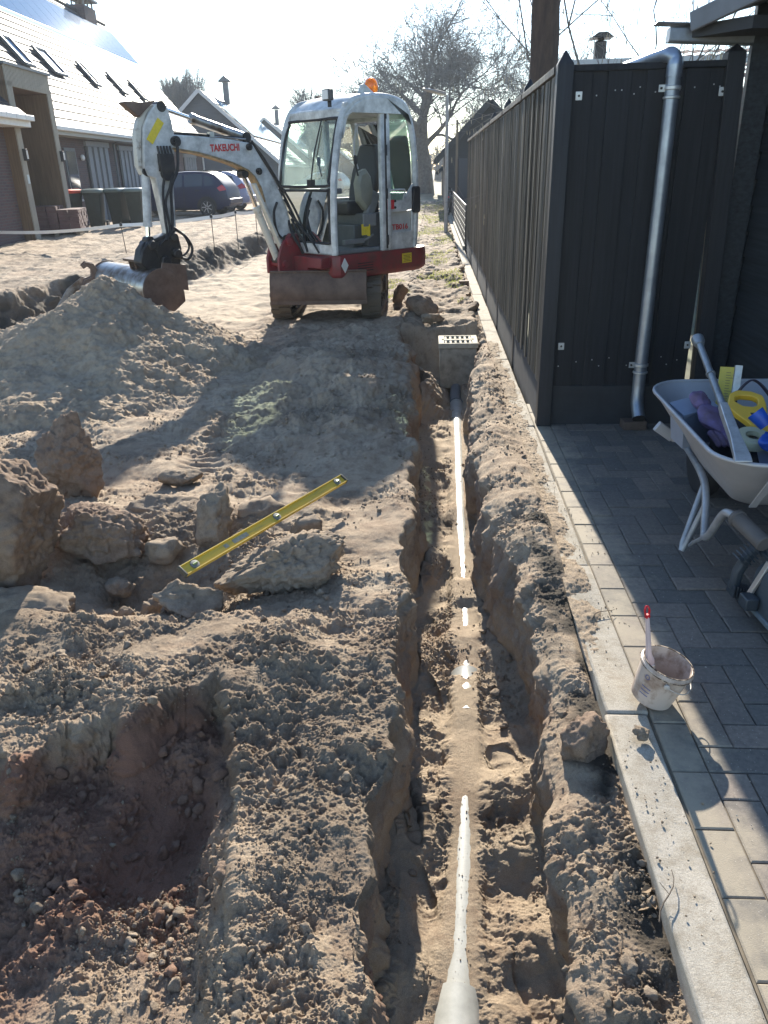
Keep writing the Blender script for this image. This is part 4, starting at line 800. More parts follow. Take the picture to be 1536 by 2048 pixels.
# ---- spare bucket behind the heap
sp = thing('spare_bucket', 'rusty spare digging bucket with two hooked ears lying behind the heap', 'digging bucket', (-4.12, 8.35, .10), R(28))
mb = MB(); pr = [(.0, .0), (.22, .02), (.36, .12), (.42, .28), (.40, .42), (.385, .415), (.40, .28), (.345, .135), (.21, .037), (.0, .017)]
mb.prism(pr, -.32, .32, 'y'); mb.build('shell', RUST, sp, .003)
for yy in (-.335, .32):
    mb = MB(); mb.prism([(.0, .0), (.22, .0), (.37, .11), (.44, .28), (.42, .46), (.36, .48), (.18, .36), (-.02, .10)], yy, yy+.016, 'y'); mb.build('side_plate', STEEL, sp, .003)
for yy in (.02, .16):
    mb = MB(); h = [(.30, .36), (.44, .34), (.50, .44), (.52, .56), (.48, .64), (.40, .66), (.35, .62), (.37, .59), (.41, .61), (.45, .58), (.44, .50), (.36, .47)]
    mb.prism(h, yy, yy+.025, 'y'); mb.build('hook', RUST, sp, .003)
# ---------------------------------------------------------------- drain, pipe, level, bucket
CON = mat('weathered_concrete', (0.33, 0.30, 0.24), .9, col2=(.17, .15, .115), scale=11, bump=.002, bscale=120, thr=(.3, .62))
dr = thing('drain_box', 'square concrete drain box with slotted lid at the far end of the trench', 'drain', (.265, 7.98, -.47))
mb = MB(); mb.box((0, 0, .205), (.375, .40, .41)); mb.build('drain_body', CON, dr, .012, seg=3)
mb = MB(); s_ = .40; 
ly = [(-.2, .2)]
mb.box((0, -.195, .437), (.40, .035, .05)); mb.box((0, .195, .437), (.40, .035, .05)); mb.box((0, 0, .437), (.34, .06, .05)); mb.box((-.17, 0, .437), (.06, .36, .05)); mb.box((.17, 0, .437), (.06, .36, .05))
for k in range(6): mb.box((-.125+.05*k, -.1, .435), (.024 if k else .02, .16, .044)); mb.box((-.125+.05*k, .1, .435), (.024, .16, .044))
mb.build('slotted_lid', mat('lid_concrete', (0.46, 0.41, 0.31), .85, col2=(.28, .25, .19), scale=14), dr, .005)
mb = MB(); mb.box((0, 0, .4135), (.30, .32, .004)); mb.build('dark_inside', BLK, dr)
PVC = mat('grey_pvc', (0.40, 0.395, 0.36), .33, var=.25, scale=14, detail=8, rvar=.12, bump=.0004, bscale=200)
pipe = thing('drain_pipe', 'pale grey plastic drain pipe half buried along the bottom of the trench', 'pipe', (.12, 2.0, PZ-PR))
pp = smoothpath([(pipe_x(yy)-.12, yy-2.0, PR) for yy in (.8, 1.29, 1.7, 2.06, 2.79, 3.53, 4.73, 6.0, 7.36)], 8); mb = MB(); mb.tube(pp, PR, 40); mb.build('pipe_length', PVC, pipe)
for i_, (ya, yb, r_) in enumerate(((2.60, 2.90, PR+.009), (1.02, 1.42, PR+.007))):
    pts = [(pipe_x(ya+(yb-ya)*k/8)-.12, ya+(yb-ya)*k/8-2.0, PR) for k in range(9)]; rr_ = [r_]*9; 
    if i_ == 0: rr_[0] = rr_[8] = r_+.004; rr_[4] = r_+.005
    mb = MB(); mb.tube(pts, rr_, 40); mb.build('coupling_sleeve', PVC, pipe)
mb = MB(); mb.tube([(pipe_x(7.36)-.12, 5.36, PR), (pipe_x(7.36)-.12, 5.36+.03, PR+.0)], PR+.010, 36); mb.tube(smoothpath([(pipe_x(7.36)-.12, 5.38, PR), (pipe_x(7.36)-.125, 5.6, PR+.02), (.13, 5.85, PR+.06)], 6), .055, 24); mb.build('dark_pipe_end', mat('dark_grey_pvc', (.13, .15, .17), .35), pipe)
# spirit level
LA, LB = Vector((-1.0, 2.72, .10)), Vector((-.455, 3.79, .085)); dl = LB-LA; lv = thing('spirit_level', 'long yellow spirit level lying across the clods', 'level', LA)
lv.rotation_euler = dl.to_track_quat('X', 'Z').to_euler(); lv.rotation_euler.rotate_axis('X', R(-58)); L_ = dl.length
YLV = mat('yellow_paint', (.62, .425, .04), .5, col2=(.36, .27, .07), scale=9, detail=9, thr=(.30, .48), stretch=(.6, 6, 6))
mb = MB(); h_, t_, w_ = .050, .0022, .022; mb.prism([(-w_/2, 0), (w_/2, 0), (w_/2, .004), (.003, .006), (.003, h_-.006), (w_/2, h_-.004), (w_/2, h_), (-w_/2, h_), (-w_/2, h_-.004), (-.003, h_-.006), (-.003, .006), (-w_/2, .004)], 0, L_, 'x'); mb.build('frame', YLV, lv)
for k, nm in ((.055, 0), (.52, 1), (.95, 0)):
    T = Matrix.Translation((L_*k, -.0035, h_/2)) @ Matrix.Rotation(R(90), 4, 'X'); mb = MB(); mb.lathe([(.021, -.007), (.021, .006), (.017, .007)], 22, T); v_ = mb.build('vial_housing', mat('grey_housing', (.16, .16, .14), .6), lv)
    mb = MB(); mb.tube([(L_*k-.012, -.011, h_/2), (L_*k+.012, -.011, h_/2)], .0045, 10); mb.build('vial', mat('vial_green', (.25, .33, .1), .3), v_)
for k in (0, 1): mb = MB(); mb.box((L_*k+(-.004 if k == 0 else .004), 0, h_/2), (.01, .025, h_+.004)); mb.build('end_cap', mat('black_cap', (.06, .055, .04), .6), lv, .003)
mb = MB(); mb.box((L_*.30, -.0042, h_/2), (.10, .001, .022)); mb.box((L_*.22, -.0042, h_/2), (.025, .001, .02)); mb.build('worn_label', mat('worn_label', (.42, .38, .26), .6, col2=(.2, .19, .15), scale=60), lv)
# paint bucket leaning on the kerb
BK = mat('dirty_white_plastic', (.50, .41, .345), .42, col2=(.20, .125, .085), scale=11, thr=(.33, .50), detail=9)
bu = thing('paint_bucket', 'small dirty white bucket with a brush in it, tilted against the kerb edge', 'bucket', (.712, 2.085, .014)); bu.rotation_euler = (R(3), R(15), R(-10))
mb = MB(); mb.lathe([(.002, .0), (.060, .0), (.066, .006), (.079, .128), (.0805, .129), (.0805, .133), (.0845, .134), (.0845, .141), (.082, .1425), (.082, .1475), (.079, .150), (.0765, .1475), (.0745, .13), (.060, .008), (.002, .007)], 48, Matrix.Identity(4), caps=True); mb.build('bucket_wall', BK, bu)
mb = MB(); mb.lathe([(.0835, .1325), (.0862, .1335), (.0862, .1355), (.0835, .1365)], 48, caps=False); mb.lathe([(.0805, .1478), (.0815, .1512), (.0775, .1515), (.0770, .149)], 48, caps=False); mb.build('tarry_rim', mat('brown_residue', (.42, .33, .24), .6, col2=(.05, .03, .02), scale=40, thr=(.48, .56)), bu)
mb = MB(); mb.lathe([(.002, .035), (.066, .035)], 30); mb.build('paint_inside', mat('thick_paint', (.5, .38, .28), .5, var=.3, scale=25, bump=.002, bscale=60), bu)
INK = mat('blue_print', (.10, .12, .26), .6)
def on_wall(ang, z, s_, size, nm, par):
    T = Matrix.Rotation(R(ang), 4, 'Z') @ Matrix.Translation((.066+(z-.006)*.1066+.0012, 0, z)) @ Matrix.Rotation(R(6), 4, 'Y') @ Matrix.Rotation(R(90), 4, 'Z') @ Matrix.Rotation(R(90), 4, 'X'); return text_obj(nm, s_, size, INK, T, par, depth=.0004, align='CENTER')
wallo = [c for c in children(bu) if c.name.startswith('bucket_wall')][0]
mb = MB()
for k in range(3):
    a0 = -128
    for j in range(5):
        a = R(a0-10+j*5); r_ = .066+(.066-.014*k-.006)*.1066+.0008; zz = .070-.014*k; mb.box((r_*math.cos(a), r_*math.sin(a), zz), (.0008, .0062, .0028), rot=(0, R(6), a))
mb.build('faded_print', INK, wallo); mb = MB()
for j in range(14):
    a = R(-135)+.07*math.cos(j*math.pi/7)/.075*.1; zz = .108+.008*math.sin(j*math.pi/7); r_ = .066+(zz-.006)*.1066+.0006; mb.box((r_*math.cos(a), r_*math.sin(a), zz), (.0008, .0035, .0018), rot=(0, R(6), a))
mb.build('faded_print', INK, wallo)
mb = MB()
for sg in (-1, 1): mb.lathe([(.009, 0), (.009, .006), (.006, .008)], 14, Matrix.Translation((0, sg*.0835, .118)) @ Matrix.Rotation(R(-90*sg), 4, 'X'))
mb.tube(smoothpath([(0, .089, .118), (.03, .086, .108), (.065, .066, .098), (.088, .03, .095), (.094, .0, .094), (.088, -.03, .095), (.065, -.066, .098), (.03, -.086, .108), (0, -.089, .118)], 4), .0018, 6); mb.build('bail_handle', mat('grey_wire', (.45, .40, .35), .4), bu)
br_ = thing('paint_brush', 'long pale brush handle with a red tip standing in the small bucket', 'brush', (.705, 2.08, .055)); br_.rotation_euler = (R(-4), R(-7), R(20))
mb = MB(); mb.loft([[(x*w_, y*w2, z) for x, y in ((1, 0), (.7, .7), (0, 1), (-.7, .7), (-1, 0), (-.7, -.7), (0, -1), (.7, -.7))] for z, w_, w2 in ((.085, .019, .008), (.10, .020, .009), (.118, .013, .009), (.135, .0095, .0085), (.20, .0085, .0075), (.265, .0065, .006))]); mb.build('handle', mat('pinkish_plastic', (.56, .44, .43), .35, var=.1), br_)
mb = MB(); T = Matrix.Translation((0, 0, .284)) @ Matrix.Rotation(R(90), 4, 'X'); n_ = 20
rings = []
for i in range(n_+1):
    a = 2*math.pi*i/n_; c = Vector((math.cos(a)*.0078, math.sin(a)*.017, 0)); t_ = c.normalized(); rings.append([c+t_*(.0032*math.cos(b))+Vector((0, 0, .0042*math.sin(b))) for b in [k*math.pi/3 for k in range(6)]])
mb.loft(rings, True, False, T); mb.box((0, 0, .2665), (.013, .011, .012)); mb.build('red_loop', mat('red_plastic', (.50, .015, .025), .3), br_, 0)
mb = MB(); mb.box((0, 0, .065), (.036, .016, .042)); mb.build('ferrule', mat('tin', (.6, .55, .5), .35, metal=.7, var=.4, scale=60), br_, .003)
mb = MB(); mb.box((0, 0, .025), (.035, .015, .04)); mb.build('bristles', mat('bristles', (.28, .23, .17), .9, var=.5, scale=150), br_, .002)
# ---------------------------------------------------------------- fence
def wood(name, c, c2, sc_=6, st=(9, 9, .35), rough=.75, thr=(.32, .66), bump=.0015): return mat(name, c, rough, col2=c2, scale=sc_, stretch=st, thr=thr, bump=bump, bscale=22, detail=8, spec=.35)
FW = wood('dark_stained_wood', (.013, .016, .022), (.005, .0065, .009), rough=.65)
FWS = wood('streaked_dark_wood', (.24, .20, .15), (.022, .025, .028), 5, (16, 16, .22), thr=(.42, .72), rough=.6)  # pale vertical streaks over the dark board colour
FPB = wood('post_wood', (.019, .022, .029), (.010, .012, .016), rough=.55)
BASE = mat('grey_coated_concrete', (.052, .057, .066), .8, col2=(.035, .038, .044), scale=7, detail=8)
FX = .705
fe = thing('timber_fence', 'long dark vertical board fence with pointed posts beside the kerb', 'fence', (FX, 5.07, 0))
FY = [0, 1.83, 3.66, 5.55, 7.8, 9.95, 12.1]
def post(par, x, y, h=2.2, wd=.09, m=FPB, z0=-.05, T=None):
    mb = MB(); a = wd/2; r = lambda k, z: [(x-k, y-k, z), (x+k, y-k, z), (x+k, y+k, z), (x-k, y+k, z)]
    mb.loft([r(a, z0), r(a, h-.075), r(a*.97, h-.068), r(.004, h)], T=T); return mb.build('post', m, par, .003)
_k = random.Random(21)
for i, yy in enumerate(FY): post(fe, .045+(0 if i == 0 else .008), yy, 2.195 if i == 0 else 2.225)
for i in range(len(FY)-1):
    y0, y1 = FY[i]+.05, FY[i+1]-.05; mb = MB(); nb = 13; bw = (y1-y0)/nb
    for j in range(nb):
        z0_ = .27; f_ = j % 2 == 0; xx = .012 if f_ else .028; ww = bw*(1.28 if f_ else .98)
        mb.box((xx+_k.uniform(-.001, .001), y0+(j+.5)*bw, (z0_+2.075)/2), (.014, min(ww, bw*1.25), 2.075-z0_), rot=(0, 0, _k.uniform(-.06, .05)))
        if f_: 
            for q_ in (-.3, .0, .3): mb.box((xx-.0078, y0+(j+.5+q_*.9)*bw, (z0_+2.075)/2), (.003, .006, 2.06-z0_))
    mb.build('board_panel', FWS, fe)
    mb = MB(); mb.box((.022, (y0+y1)/2, 2.10), (.062, y1-y0, .04)); mb.box((.045, (y0+y1)/2, 2.02), (.02, y1-y0, .05)); mb.build('top_rail', FWS, fe, .003)
    mb = MB(); mb.box((.03, (y0+y1)/2, .11), (.034, y1-y0, .33)); mb.build('base_board', BASE, fe, .004)
# panel facing the camera at the end of the fence
ga = thing('fence_panel', 'dark board panel facing the viewer between the corner post and the shed', 'fence panel', (.795, 5.07, 0))
x1_ = 1.645-.795+.02; mb = MB(); nb = 8; bw = x1_/nb
for j in range(nb):
    f_ = j % 2 == 0; mb.box(((j+.5)*bw, .012 if f_ else .026, (.26+2.09)/2), (bw*(1.22 if f_ else 1.0), .014, 2.09-.26), rot=(0, _k.uniform(-.003, .003), 0))
mb.build('boards', FW, ga, .002)
mb = MB(); mb.box((x1_/2, .02, 2.105), (x1_+.01, .05, .035)); mb.build('top_rail', FW, ga, .003)
mb = MB(); mb.box((x1_/2, .016, .118), (x1_-.004, .03, .285)); mb.build('base_board', mat('dark_base_board', (.022, .025, .03), .8, var=.3), ga, .004)
mb = MB(); mb.box((x1_/2, .048, 1.98), (x1_, .02, .07)); mb.box((x1_/2, .048, .40), (x1_, .02, .07)); mb.build('back_rail', FW, ga, .003)
ZN = mat('galvanised', (.52, .54, .55), .42, metal=.6, var=.25, scale=20)
for x, z in ((.045, 1.965), (.045, .525), (x1_-.02, 1.965), (x1_-.02, .525)):
    mb = MB(); mb.box((x, -.0, z), (.038, .006, .045)); b_ = mb.build('bracket', ZN, ga, .002); mb = MB(); mb.lathe([(.007, 0), (.006, .004), (.002, .005)], 10, Matrix.Translation((x, -.003, z)) @ Matrix.Rotation(R(90), 4, 'X')); mb.build('screw', DRK, b_)
mb = MB(); _q = random.Random(3)
for j in range(nb):
    for z in (1.98, .42):
        for q_ in range(1 if _q.random() < .7 else 2):
            mb.lathe([(.0045, 0), (.003, .002)], 8, Matrix.Translation(((j+.3+.4*q_+_q.uniform(-.1, .1))*bw, .002 if j % 2 == 0 else .018, z+_q.uniform(-.03, .03))) @ Matrix.Rotation(R(90), 4, 'X'))
mb.build('nail_heads', ZN, ga)
# shed
SHW = wood('black_shed_boards', (.030, .039, .050), (.008, .011, .015), 5, (6, .3, 9), rough=.5)
sh = thing('garden_shed', 'black shed of horizontal planks with an overhanging roof at the right edge', 'shed', (1.70, 5.1, 0))
mb = MB(); zz = .02; k = 0
while zz < 2.55:
    h_ = .148; mb.add([(.255, -3.2, zz), (.255, .05, zz), (.234, -3.2, zz), (.234, .05, zz), (.255-.004, -3.2, zz+h_+.012), (.255-.004, .05, zz+h_+.012), (.3, -3.2, zz+h_+.012), (.3, .05, zz+h_+.012), (.3, -3.2, zz), (.3, .05, zz)], [(2, 3, 5, 4), (0, 1, 3, 2), (4, 5, 7, 6), (8, 0, 2, 4, 6), (1, 9, 7, 5, 3)]); zz += h_
mb.box((.30, -1.58, 1.3), (.08, 3.24, 2.58)); mb.build('plank_wall', SHW, sh, 0)
mb = MB(); a_ = .05; mb.loft([[(x+dx-a_, y-a_, z), (x+dx+a_, y-a_, z), (x+dx+a_, y+a_, z), (x+dx-a_, y+a_, z)] for x, y, dx, z in ((.055, .0, .02, -.05), (.055, .0, -.06, 2.14), (.055, .0, -.06, 2.16))]+[[(.0, 0, 2.205)]*4]); mb.build('corner_post', FPB, sh, .004)
mb = MB(); mb.box((.16, .05, 1.3), (.13, .05, 2.6)); mb.box((1.3, .10, 1.5), (2.3, .04, 3.0)); mb.build('end_shade_wall', SHW, sh, .003)  # tall second box added to keep the sun off the plank wall
mb = MB(); mb.beam([(-.012+.03, .03, .30), (-.055+.01, .03, 2.02)], .012, .012); mb.build('gap_light_strip', wood('gap_light', (.42, .36, .26), (.25, .2, .14)), sh)  # pale strip painted for daylight showing through the gap beside the post
GZ = mat('painted_fascia', (.16, .17, .19), .5, var=.2, scale=6)
mb = MB(); 
# roof overhang: sloping verge board with dark soffit
mb.beam([(-.27, -.02, 2.31), (.05, -.42, 2.43), (.6, -1.1, 2.66), (1.4, -2.1, 3.0)], .03, .10, upv=(0, 0, 1)); mb.build('verge_board', GZ, sh, .004)
mb = MB(); mb.prism([(-.26, .0), (.06, -.41), (.62, -1.08), (1.4, -2.05), (3.2, -1.2), (3.2, .05), (.1, .05)], 2.60, 2.62, 'z'); mb.v = [(x, y, z-.30+.27*max(0, (x+.26))*.9) for x, y, z in mb.v]; mb.build('roof_deck', mat('dark_soffit', (.02, .022, .026), .7), sh)
mb = MB(); mb.prism([(-.25, .02), (-.02, -.26), (.2, -.2), (.2, .3), (-.1, .3)], 2.24, 2.30, 'z'); mb.build('eave_block', mat('dark_eave', (.03, .032, .037), .7), sh)
mb = MB(); mb.beam([(-.37, .06, 2.262), (.1, .06, 2.235)], .085, .075, rnd=.2); mb.box((-.2, .055, 2.305), (.50, .12, .008), rot=(0, R(3), 0)); mb.build('short_gutter', mat('zinc_gutter', (.22, .24, .27), .4, metal=.5, var=.3), sh, .004)
# downpipe
dp = thing('downpipe', 'grey metal rain downpipe with two clamps in front of the dark panel', 'downpipe', (1.345, 5.0, 0))
DPM = mat('aged_zinc', (.30, .34, .40), .38, metal=.75, var=.35, scale=7, rvar=.1, detail=7)
mb = MB(); mb.tube([(0, .0, .33), (0, 0, 2.10)], .040, 22); mb.tube([(0, 0, .33)]+[Vector(p) for p in smoothpath([(0, 0, .33), (0, -.003, .26), (-.002, -.02, .17), (.004, -.075, .085)], 6)][1:], .040, 22); mb.build('pipe_run', DPM, dp)
mb = MB(); mb.lathe([(.030, 0), (.0395, 0), (.0395, .006), (.030, .006)], 20, Matrix.Translation((.004, -.078, .082)) @ Matrix.Rotation(R(130), 4, 'X')); mb.build('open_end', BLK, dp)
for z in (1.975, .405):
    mb = MB(); mb.lathe([(.042, 0), (.046, .003), (.046, .018), (.042, .021)], 22, Matrix.Translation((0, 0, z))); mb.lathe([(.042, 0), (.0465, .003), (.0465, .012), (.042, .015)], 22, Matrix.Translation((0, 0, z-.045))); mb.box((-.058, -.0, z+.01), (.034, .006, .036)); mb.box((0, .045, z+.01), (.03, .05, .03)); c_ = mb.build('clamp', ZN, dp)
    mb = MB(); mb.lathe([(.007, 0), (.007, .01)], 6, Matrix.Translation((-.062, -.002, z+.01)) @ Matrix.Rotation(R(90), 4, 'X')); mb.build('bolt', DRK, c_)
mb = MB(); mb.tube(smoothpath([(.0, .0, 2.07), (.0, .01, 2.12), (-.03, .06, 2.155), (-.12, .35, 2.14), (-.22, .75, 2.12)], 6), .041, 20); mb.tube([(0, 0, 2.04), (0, 0, 2.10)], .044, 22); mb.build('top_bend', DPM, dp)
bb = thing('loose_brick', 'brown brick lying under the open end of the downpipe', 'brick', (1.33, 4.97, 0)); mb = MB(); mb.box((0, 0, .028), (.15, .1, .056), rot=(0, 0, R(4))); mb.build('brick_body', mat('brown_brick', (.10, .07, .055), .85, var=.3, scale=30, bump=.002, bscale=90), bb, .005, seg=3)
b2 = thing('loose_brick', 'brick standing on the grass verge beside the kerb', 'brick', (.47, 11.9, -.03)); mb = MB(); mb.box((0, 0, .05), (.14, .1, .1), rot=(0, 0, R(8))); mb.build('brick_body', mat('red_brown_brick', (.12, .06, .045), .85, var=.3, scale=30), b2, .005)
# twigs and leaves
LF = mat('dead_leaf', (.20, .13, .07), .8, var=.4, scale=30); TW = mat('twig', (.07, .05, .035), .85)
for i, (x, y, a, l) in enumerate([(.66, 2.6, 40, .12), (.56, 1.33, 70, .16), (.5, 1.5, 20, .1), (.42, 1.25, 110, .08)]):
    mb = MB(); z_ = .012 if x > .55 else surf(x, y)+.008; pts = [(l*(t-.5), .012*math.sin(t*5+i), .006*math.sin(t*3)) for t in np.linspace(0, 1, 7)]; mb.tube(pts, [.0022-.0012*t for t in np.linspace(0, 1, 7)], 5); mb.tube([pts[3], (pts[3][0]+.02, .02, .012)], .0009, 4)
    o = mb.build('twig', TW); o.location = (x, y, z_); o.rotation_euler = (0, 0, R(a)); tag(o, ['thin forked twig lying across the kerb near the white bucket', 'long twig on the dark soil against the kerb in the foreground', 'short twig on the trench bank above the long one', 'tiny twig on the trench bank closest to the viewer'][i], 'twig', 'twigs on the trench bank')
for i, (x, y, a) in enumerate([(.525, 1.37, 30), (.535, 1.34, 100), (.515, 1.33, 200)]):
    mb = MB(); P_ = [(-.016, 0, 0), (-.006, .008, .003), (.006, .009, .005), (.018, 0, .006), (.006, -.008, .004), (-.006, -.008, .002)]; mb.add(P_+[(0, 0, -.001)], [(k, (k+1) % 6, 6) for k in range(6)]); o = mb.build('dead_leaf', LF); o.location = (x, y, surf(x, y)+.012); o.rotation_euler = (R(20*i), R(15), R(a)); tag(o, ['curled brown leaf in the soil against the kerb, farthest of the three', 'brown leaf flat against the kerb between the other two leaves', 'brown leaf nearest to the viewer of the three by the kerb'][i], 'leaf', 'three dead leaves against the kerb')
# ---------------------------------------------------------------- wheelbarrow
GAL = mat('galvanised_tray', (.44, .44, .46), .5, metal=.35, col2=(.33, .33, .35), scale=3.5, thr=(.3, .7), detail=9, rvar=.08)
wb = thing('wheelbarrow', 'galvanised wheelbarrow full of tools parked on the paving beside the shed', 'wheelbarrow', (1.42, 3.25, 0))
def ringr(x0, x1, y0, y1, r, z, n=7): return [(a, b, z) for a, b in rrect(x0, y0, x1, y1, r, n)]
def tray_ring(t, inset=0):   # t 0 bottom .. 1 rim ; tray is deeper and longer toward the wheel (+y)
    x = .18+.195*t-inset; y0 = -.31-.30*t**.8+inset; y1 = .20+.30*t-inset; zr = .325+.28*t
    P = rrect(-x, y0, x, y1, .09+.08*t, 7); return [(a, b, zr+t*(.06*max(0, (b-.1)))) for a, b in P]
mb = MB(); ts = [0, .04, .12, .3, .5, .75, 1]; out = [tray_ring(t) for t in ts]; inn = [tray_ring(t, .006) for t in reversed(ts)]; inn[-1] = [(a, b, c+.008) for a, b, c in inn[-1]]
mb.loft(out+inn, True, True); mb.build('tray', GAL, wb)
rim = tray_ring(1); mb = MB(); mb.tube(rim+[rim[0]], .009, 10, caps=False); mb.build('rim', GAL, wb)
mb = MB(); mb.box((-.19, -.545, .48), (.030, .006, .24), rot=(R(38), 0, 0)); mb.build('side_strap', GAL, wb, .002)
TUB = mat('galvanised_tube', (.36, .37, .39), .45, metal=.5, var=.3, scale=12)
for s in (-1, 1):
    nm = 'frame_tube'; q = lambda x: s*x
    mb = MB(); mb.tube(smoothpath([(q(.07), .78, .22), (q(.16), .35, .30), (q(.225), -.05, .31), (q(.268), -.24, .185), (q(.282), -.285, .17), (q(.283), -.335, .20), (q(.275), -.415, .325), (q(.268), -.455, .352), (q(.255), -.50, .352)], 7), .0165, 14); mb.build(nm, TUB, wb)
    mb = MB(); mb.tube([(q(.250), -.50, .350), (q(.205), -.66, .318)], .031, 18); mb.tube([(q(.252), -.49, .351), (q(.248), -.51, .348)], .035, 18); mb.build('grip', mat('grey_rubber_grip', (.10, .09, .085), .7, var=.25), wb, .004)
    mb = MB(); mb.tube([(q(.20), .03, .27), (q(.30), -.10, .05), (q(.305), -.115, .018)], .0135, 12); mb.build('leg', TUB, wb)
    mb = MB(); mb.tube([(q(.235), -.12, .24), (q(.29), -.115, .05), (q(.303), -.115, .018)], .0135, 12); mb.build('leg', TUB, wb)
    mb = MB(); mb.tube([(q(.275), -.29, .175), (q(.290), -.20, .10), (q(.285), -.15, .06)], .009, 8); mb.build('leg_brace', TUB, wb)
mb = MB(); mb.box((-.30, .36, .42), (.10, .03, .05), rot=(0, R(35), 0)); mb.box((.0, .37, .38), (.52, .03, .03)); mb.build('cross_bar', GAL, wb, .004)
wh = MB(); T = Matrix.Translation((0, .60, .19)) @ Matrix.Rotation(R(90), 4, 'Y'); wh.lathe([(.11, -.035), (.14, -.045), (.175, -.04), (.188, -.02), (.19, 0), (.188, .02), (.175, .04), (.14, .045), (.11, .035)], 32, T); wh = wh.build('wheel', BLK, wb)
mb = MB(); mb.lathe([(.02, -.05), (.03, -.045), (.03, -.02), (.11, -.034), (.112, .0), (.11, .034), (.03, .02), (.03, .045), (.02, .05)], 24, T); mb.build('wheel_rim', mat('light_rim', (.5, .5, .5), .4), wh)
mb = MB(); mb.add([(-.08, -.5145, .55), (.28, -.5145, .55), (.24, -.49, .44), (-.04, -.49, .44)], [(0, 1, 2, 3)])
mb = MB(); _k = random.Random(2); P_ = [(.0+.02*_k.random(), .45), (.06, .50), (.14, .52), (.24, .56), (.33, .56), (.36, .50), (.30, .46), (.18, .44), (.08, .43)]
mb.add([(x-.06, -.31-.30*((z-.325)/.28)**.8-.0035, z) for x, z in P_], [tuple(range(len(P_)))]); mb.build('yellow_paint_patch', mat('yellow_smear', (.42, .33, .04), .6, col2=(.33, .33, .33), scale=9, thr=(.40, .55), detail=8), wb)
mb = MB(); P_ = [(.16, .40), (.20, .425), (.29, .415), (.30, .395), (.20, .39)]; mb.add([(x-.06, -.31-.30*((z-.325)/.28)**.8-.0045, z) for x, z in P_], [tuple(range(len(P_)))]); mb.build('dirt_patch', mat('dried_dirt', (.34, .25, .18), .8, var=.3), wb)
# tools in the barrow (world coordinates)
WX, WY = 1.42, 3.25
cb = thing('crowbar', 'long grey steel chisel bar laid across the wheelbarrow tray', 'crowbar', (WX, WY, 0)); mb = MB(); A, B_ = Vector((-.235, .27, .875)), Vector((-.315, -.60, .635))
mb.tube([A, A.lerp(B_, .62)], .0145, 14); mb.tube([A-(B_-A).normalized()*.012, A+(B_-A).normalized()*.014, A+(B_-A).normalized()*.05], [.027, .027, .018], 16); mb.tube([A.lerp(B_, .33), A.lerp(B_, .345)], .0185, 14); mb.build('bar', mat('dull_steel', (.23, .25, .27), .42, metal=.6, var=.35, scale=14), cb)
D = (B_-A); mb = MB(); c0, c1, c2 = A.lerp(B_, .61), A.lerp(B_, .86), B_+D*.03; X_ = Vector((1, 0, 0)); U_ = D.normalized().cross(X_).normalized()
mb.loft([[c+X_*a*w_+U_*b*h_ for a, b in ((-1, -1), (1, -1), (1, 1), (-1, 1))] for c, w_, h_ in ((c0, .015, .015), (A.lerp(B_, .66), .017, .017), (c1, .020, .015), (B_, .029, .010), (c2, .031, .003))]); mb.build('chisel_end', mat('bright_steel', (.42, .43, .44), .35, metal=.6, var=.3, scale=20), cb, .003)
def in_wb(name, label, cat, loc, rot=(0, 0, 0)):
    o = thing(name, label, cat, (WX+loc[0], WY+loc[1], loc[2])); o.rotation_euler = tuple(R(a) for a in rot); return o
o = in_wb('measuring_staff', 'yellow and grey ruler standing upright at the back of the barrow', 'ruler', (-.075, .28, .36), (-14, 3, -4)); mb = MB(); mb.box((0, 0, .19), (.062, .006, .38)); mb.build('yellow_blade', mat('ruler_yellow', (.50, .42, .07), .5, col2=(.36, .30, .10), scale=30, thr=(.35, .45)), o); mb = MB(); mb.box((.05, .0, .195), (.032, .012, .39)); mb.build('metal_edge', ZN, o)
mb = MB(); [mb.box((.008+(.006 if k % 5 == 0 else 0), -.004, .03+.012*k), (.02+(.012 if k % 5 == 0 else 0), .0015, .0025)) for k in range(28)]; mb.build('tick_marks', mat('ruler_ink', (.12, .11, .06), .6), [c for c in children(o) if c.name.startswith('yellow_blade')][0])
o = in_wb('hand_saw', 'hand saw with a yellow handle lying on the tools in the barrow', 'saw', (-.08, -.04, .64), (22, 6, -24))
hd = [(-.10, .07), (-.075, .105), (-.02, .115), (.03, .10), (.05, .05), (.075, -.06), (.10, -.13), (.055, -.15), (.01, -.10), (-.05, -.055), (-.09, -.02)]
hole = [(-.075, .055), (-.055, .075), (-.01, .083), (.015, .07), (.02, .03), (.005, .012), (-.035, .005), (-.07, .025)]
yh = mat('saw_yellow', (.62, .38, .03), .4, var=.1); mb = MB()
